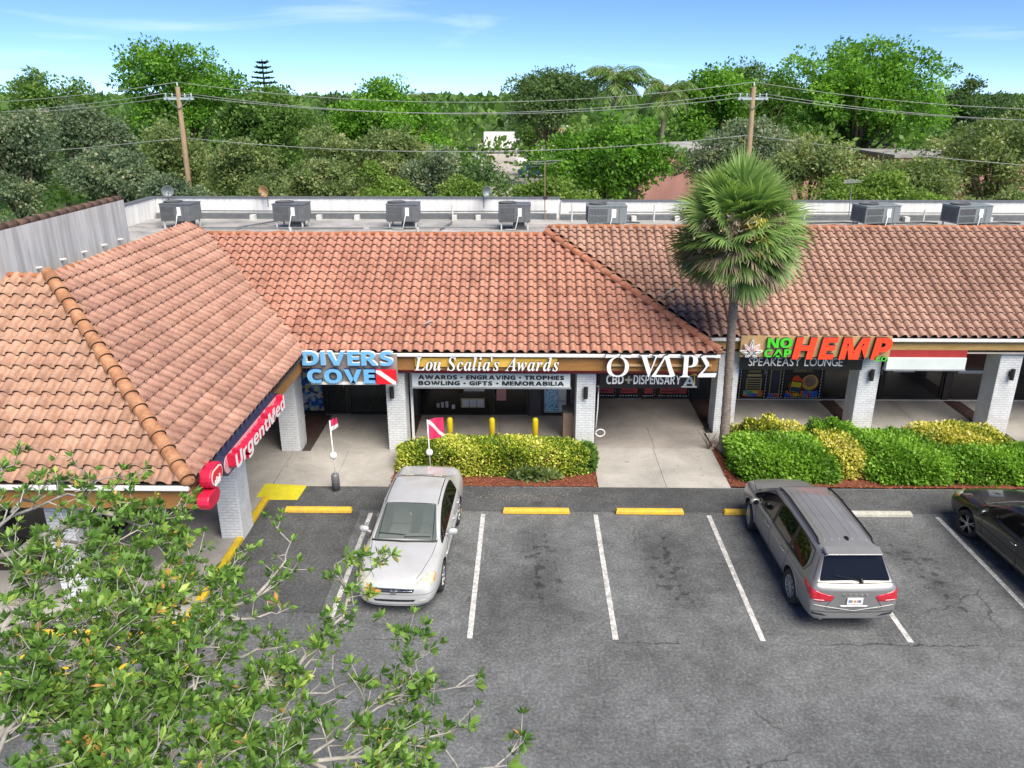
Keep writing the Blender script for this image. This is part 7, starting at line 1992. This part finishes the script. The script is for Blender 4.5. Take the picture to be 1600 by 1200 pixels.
    k.line([(-0.74, -2.36, 1.09), (0, -2.40, 1.09), (0.74, -2.36, 1.09)], (0, 0.8, -0.6), 'glass_edge', M['trim'], 0.009)
    sp = MB(); sp.hexa([(-0.56,-2.20,1.575),(0.56,-2.20,1.575),(0.57,-1.98,1.60),(-0.57,-1.98,1.60),(-0.53,-2.20,1.60),(0.53,-2.20,1.60),(0.55,-1.98,1.652),(-0.55,-1.98,1.652)]); sp.build('spoiler', paintm, root, bevel=0.012)
    bar = k.patch([(-0.34, -2.5, 0.665), (0.34, -2.5, 0.665), (0.34, -2.5, 0.84), (-0.34, -2.5, 0.84)], (0, 1, 0), 'plate_recess', paintm, -0.004)
    h, n_ = k.hit((0, -2.5, 0.745), (0, 1, 0))
    m = MB(); m.box(-0.155, 0.155, h.y-0.024, h.y-0.012, 0.68, 0.83); pl = m.build('number_plate', M['letter_white'], root, bevel=0.004)
    m = MB(); m.lathe([(0.028, 0), (0.03, -0.002), (0.001, -0.004)], (0, h.y-0.025, 0.755), 12, axis='Y'); m.build('plate_emblem', M['lamp_amber'], pl)
    for xx in (-0.125, 0.045):
        mb_ = MB()
        for q in range(3): mb_.box(xx+q*0.028, xx+q*0.028+0.017, h.y-0.027, h.y-0.0245, 0.725, 0.785)
        mb_.build('plate_mark', M['letter_navy'], pl)
    letters(root, 'DODGE', SANSB, (-0.24, h.y-0.010, 0.868), 0.48, 0.032, 0.006, M['alloy'], M['alloy'], one=True, name='badge', gap=0.35)
    k.line([(-0.30, -2.5, 0.635), (0.30, -2.5, 0.635)], (0, 1, 0), 'chrome_bar', M['alloy'], 0.016)
    m = MB(); m.beam((0.12, -2.37, 1.13), (-0.40, -2.31, 1.22), 0.018, 0.014); m.cyl((0.12, -2.40, 1.11), (0.12, -2.34, 1.15), 0.03, n=10); m.build('rear_wiper', M['trim'], root)
    k.line([(-0.80, -2.4, 0.52), (-0.5, -2.5, 0.50), (0.5, -2.5, 0.50), (0.80, -2.4, 0.52)], (0, 1, 0), 'bumper_line', M['seam'], 0.008)
    k.line([(-0.84, -2.4, 0.66), (0, -2.5, 0.53), (0.84, -2.4, 0.66)], (0, 1, 0), 'bumper_crease', paintm, 0.012)
    for xx in (-0.60, 0.55):
        m = MB(); m.cyl((xx, -2.42, 0.33), (xx, -2.2, 0.33), 0.035, n=12); m.build('exhaust', M['alloy'], root, smooth=True)
    h, n_ = k.hit((0.02, -1.68, 1.9), (0, 0, -1))
    m = MB(); m.prism([(-1.78, h.z-0.005), (-1.60, h.z-0.002), (-1.74, h.z+0.05), (-1.77, h.z+0.055)], -0.015+0.02, 0.015+0.02, 'X'); m.cyl((0.02, -1.68, h.z), (0.02, -1.68, h.z+0.02), 0.04, n=12); m.build('aerial_fin', M['trim'], root)
    k.line([(-0.72, 1.36, 1.4), (0, 1.44, 1.4), (0.72, 1.36, 1.4)], (0, 0, -1), 'cowl', M['trim'], 0.035)
    k.line([(-0.55, 0.60, 1.8), (0, 0.63, 1.8), (0.55, 0.60, 1.8)], (0, 0, -1), 'screen_edge', M['trim'], 0.010)
    for sx in (-1, 1): k.line([(sx*0.74, 1.45, 1.4), (sx*0.66, 1.9, 1.4), (sx*0.52, 2.35, 1.4)], (0, 0, -1), 'bonnet_line', M['seam'], 0.005)
    cabin(root, 1.12, 0.22, -0.70, 0.74, 0.72, 1.3, 'cabin_dark')
    return root
sedan('parked_car', 'silver four door sedan facing the camera in the second stall', (-2.36, 15.16, 0.004), rad(180.0)+rad(-2.5), M['paint_silver']).scale = (0.94, 0.97, 0.98)
wagon('parked_car', 'grey crossover wagon with red tail lamps seen from behind', (6.14, 14.82, 0.004), rad(1.0), M['paint_grey']).scale = (0.95, 0.98, 0.98)
sedan('parked_car', 'black sedan with spoked alloy wheels cut off by the right edge', (11.12, 14.62, 0.004), rad(2.0), M['paint_dark'], True)
# ------------------------------------------------------------------ things beyond the trees
g = MB(); g.quad((-13, 78, -0.03), (9, 78, -0.03), (12, 185, -0.03), (-26, 185, -0.03)); struct(g.build('back_lot', M['lot_pale']))
g = MB(); g.quad((-34, 38, -0.04), (36, 38, -0.04), (36, 52, -0.04), (-34, 52, -0.04)); struct(g.build('back_lane', M['lot_pale']))
M['lawn'] = pm('lawn', (0.11, 0.26, 0.02), (0.08, 0.19, 0.018), 1.5, 0.95, fine=0.3, bscale=12)
g = MB(); g.quad((-60, 40, -0.03), (-20, 40, -0.03), (-20, 60, -0.03), (-60, 60, -0.03)); struct(g.build('lawn', M['lawn']))
# pink walled building behind the shops
def block(name, label, x0, x1, y0, y1, h, mat, cat='building', roofm='flat_roof', wins=()):
    t = thing(name, label, cat, ((x0+x1)/2, (y0+y1)/2, 0))
    m = MB(); m.box(x0, x1, y0, y1, -0.05, h); m.build('wall', M[mat], t)
    m = MB(); m.box(x0-0.1, x1+0.1, y0-0.1, y1+0.1, h+0.001, h+0.18); m.build('roof', M[roofm], t)
    for (a, b, c, d) in wins:
        m = MB(); m.box(a, b, y0-0.05, y0-0.002, c, d); w = m.build('window', M['white_paint'], t)
        m = MB(); m.box(a+0.08, b-0.08, y0-0.06, y0-0.051, c+0.08, d-0.08); m.build('pane', M['shop_glass_dark'], w)
    return t
block('pink_building', 'long pink stucco building seen between the trees left of the fan palm', 7.4, 19.5, 52, 60, 6.35, 'stucco_pink')
block('pink_building', 'pink stucco building behind the olive tree at the right edge', 24.0, 36.0, 53, 60, 5.9, 'stucco_pink')
M['house_pink'] = pm('house_pink', (0.52, 0.27, 0.17), (0.45, 0.23, 0.15), 0.5, 0.8)
M['house_cream'] = pm('house_cream', (0.62, 0.52, 0.40), (0.55, 0.46, 0.36), 0.5, 0.8)
M['teal'] = pm('teal', (0.20, 0.42, 0.42), (0.16, 0.36, 0.37), 0.5, 0.7)
M['roof_terra'] = pm('roof_terra', (0.42, 0.16, 0.09), (0.34, 0.12, 0.07), 0.8, 0.8)
block('house', 'small salmon house with white roof edge beyond the back lot', 3.0, 10.5, 190, 198, 3.3, 'house_pink', 'house', 'white_paint', [(3.8, 5.4, 0.8, 2.4), (7.0, 8.6, 0.8, 2.4)])
t = block('house', 'white house far away at left under the skyline', -153, -144, 300, 310, 4.6, 'white_paint', 'house', 'roof_terra', [(-151.5, -149.5, 1.0, 3.0), (-147.5, -145.5, 1.0, 3.0)])
t = block('house', 'cream house with teal panels under the tallest ficus', 64, 78, 150, 158, 4.2, 'house_cream', 'house', 'white_paint', [(65, 67, 1.2, 3.0), (74.5, 76.5, 1.2, 3.0)])
m = MB(); m.box(68, 71.5, 149.6, 149.9, 0.6, 2.9); m.build('teal_panel', M['teal'], t)
m = MB(); m.hexa([(70.5,148.4,2.9),(74.5,148.4,2.9),(74.5,150,3.9),(70.5,150,3.9),(70.5,148.4,3.05),(74.5,148.4,3.05),(74.5,150,4.05),(70.5,150,4.05)]); m.build('awning', M['roof_terra'], t)
block('house', 'pale blue and white house behind the coconut palm trunks', 15, 24, 108, 114, 4.6, 'white_paint', 'house', 'teal', [(16, 18, 1.5, 3.4), (19.5, 21.5, 1.5, 3.4)])
# box truck and parked vehicles in the back lot
t = thing('box_truck', 'white box truck parked in the pale lot beyond the trees', 'truck', (-3.6, 150, 0))
m = MB(); m.box(-7.3, -1.7, 149.0, 151.4, 0.95, 3.75); m.build('cargo_box', M['white_paint'], t, bevel=0.05)
m = MB(); m.prism([(-1.65, 0.6), (0.55, 0.6), (0.6, 1.45), (-0.15, 1.6), (-0.55, 2.5), (-1.65, 2.55)], 149.1, 151.2, 'Y'); cb = m.build('cab', M['white_paint'], t, bevel=0.06)
m = MB(); m.prism([(-1.4, 1.6), (-0.35, 1.6), (-0.65, 2.35), (-1.4, 2.4)], 149.04, 149.09, 'Y'); m.build('side_window', M['trim'], cb)
m = MB(); m.box(-7.0, 0.4, 149.4, 150.9, 0.55, 0.92); m.build('chassis', M['trim'], t)
for x in (-5.8, -0.5):
    for y in (149.1, 151.0):
        m = MB(); m.lathe([(0.30, -0.14), (0.46, -0.14), (0.46, 0.14), (0.30, 0.14)], (x, y, 0.46), 18, axis='Y'); w_ = m.build('wheel', M['rubber'], t)
        m = MB(); m.lathe([(0.28, -0.12), (0.05, -0.15)], (x, y, 0.46), 14, axis='Y'); m.build('rim', M['alloy'], w_)
def far_car(label, x, y, rz, mat, pickup=False):
    t = thing('parked_car', label, 'car', (x, y, 0), rz, 'vehicles in the back lot', world=False)
    prof = [(-2.5, .35), (2.5, .35), (2.55, .75), (2.4, 1.0), (1.2, 1.1), (0.75, 1.72), (-0.6, 1.75), (-0.75, 1.1), (-2.5, 1.1)] if pickup else [(-2.2, .35), (2.2, .35), (2.25, .7), (2.0, .85), (1.1, .95), (0.5, 1.42), (-1.0, 1.45), (-1.7, 1.0), (-2.2, .95)]
    m = MB(); m.prism(prof, -0.9, 0.9, 'Y'); b = m.build('body', mat, t, bevel=0.09, seg=2)
    win = [(1.0, 1.12), (0.68, 1.62), (-0.55, 1.64), (-0.65, 1.12)] if pickup else [(0.95, .97), (0.48, 1.34), (-0.95, 1.36), (-1.4, 1.0)]
    m = MB(); m.prism(win, -0.92, 0.92, 'Y'); m.build('side_window', M['trim'], t)
    for xx in (-1.45, 1.5):
        for yy in (-0.82, 0.82):
            m = MB(); m.lathe([(0.2, -0.12), (0.36, -0.12), (0.36, 0.12), (0.2, 0.12)], (xx, yy, 0.36), 16, axis='Y'); w_ = m.build('wheel', M['rubber'], t)
            m = MB(); m.lathe([(0.22, -0.125), (0.05, -0.13)], (xx, yy, 0.36), 12, axis='Y'); m.build('rim', M['alloy'], w_)
far_car('white pickup in the pale lot right of the box truck', 1.2, 123, 0.35+PI, M['white_paint'], True)
far_car('dark car behind the tail of the white box truck', -9.4, 148, 0.9, M['paint_dark'])
far_car('silver car low in the pale lot behind the sparse dark tree', -7.0, 126, 1.2, M['paint_silver'])
far_car('blue car half hidden below the white pickup', 1.6, 104, 0.2, M['letter_navy'])
# middle distance belt of mixed trees that reads as one mass
n = 110000
k0 = 420
cy = vr.uniform(54, 135, k0); cx = vr.uniform(-0.80, 0.80, k0)*cy
ok = ~((cx > -0.085*cy+0.5) & (cx < 0.028*cy) & (cy > 60)) & ~((cx > 0.41*cy) & (cx < 0.53*cy) & (cy > 58))
cx, cy = cx[ok], cy[ok]; cz = vr.uniform(2.0, 6.0, len(cx)); cr_ = vr.uniform(1.4, 2.8, len(cx)); ct = vr.normal(0, .16, len(cx))
k = vr.integers(0, len(cx), n)
d = sphere_dirs(n, 0.4)
P = np.stack([cx[k], cy[k], cz[k]], 1) + d*(cr_[k]*vr.uniform(.5, 1.0, n)**0.5)[:,None]*np.array([1.2, 1.2, 0.85]); P[:,2] = np.maximum(P[:,2], 0.1)
L = 0.42*vr.uniform(.6, 1.4, n)
o = foliage('tree_belt', P, unit(d+vr.normal(0,.6,(n,3))), unit(d+vr.normal(0,.5,(n,3))+np.array([0,0,.5])), L, L*.34, np.clip(.5+ct[k]+vr.normal(0,.2,n), 0, 1), M['leaf_mid'])
tag(o, 'belt of mixed greenery filling the middle distance behind the named trees', 'woods', kind='stuff')
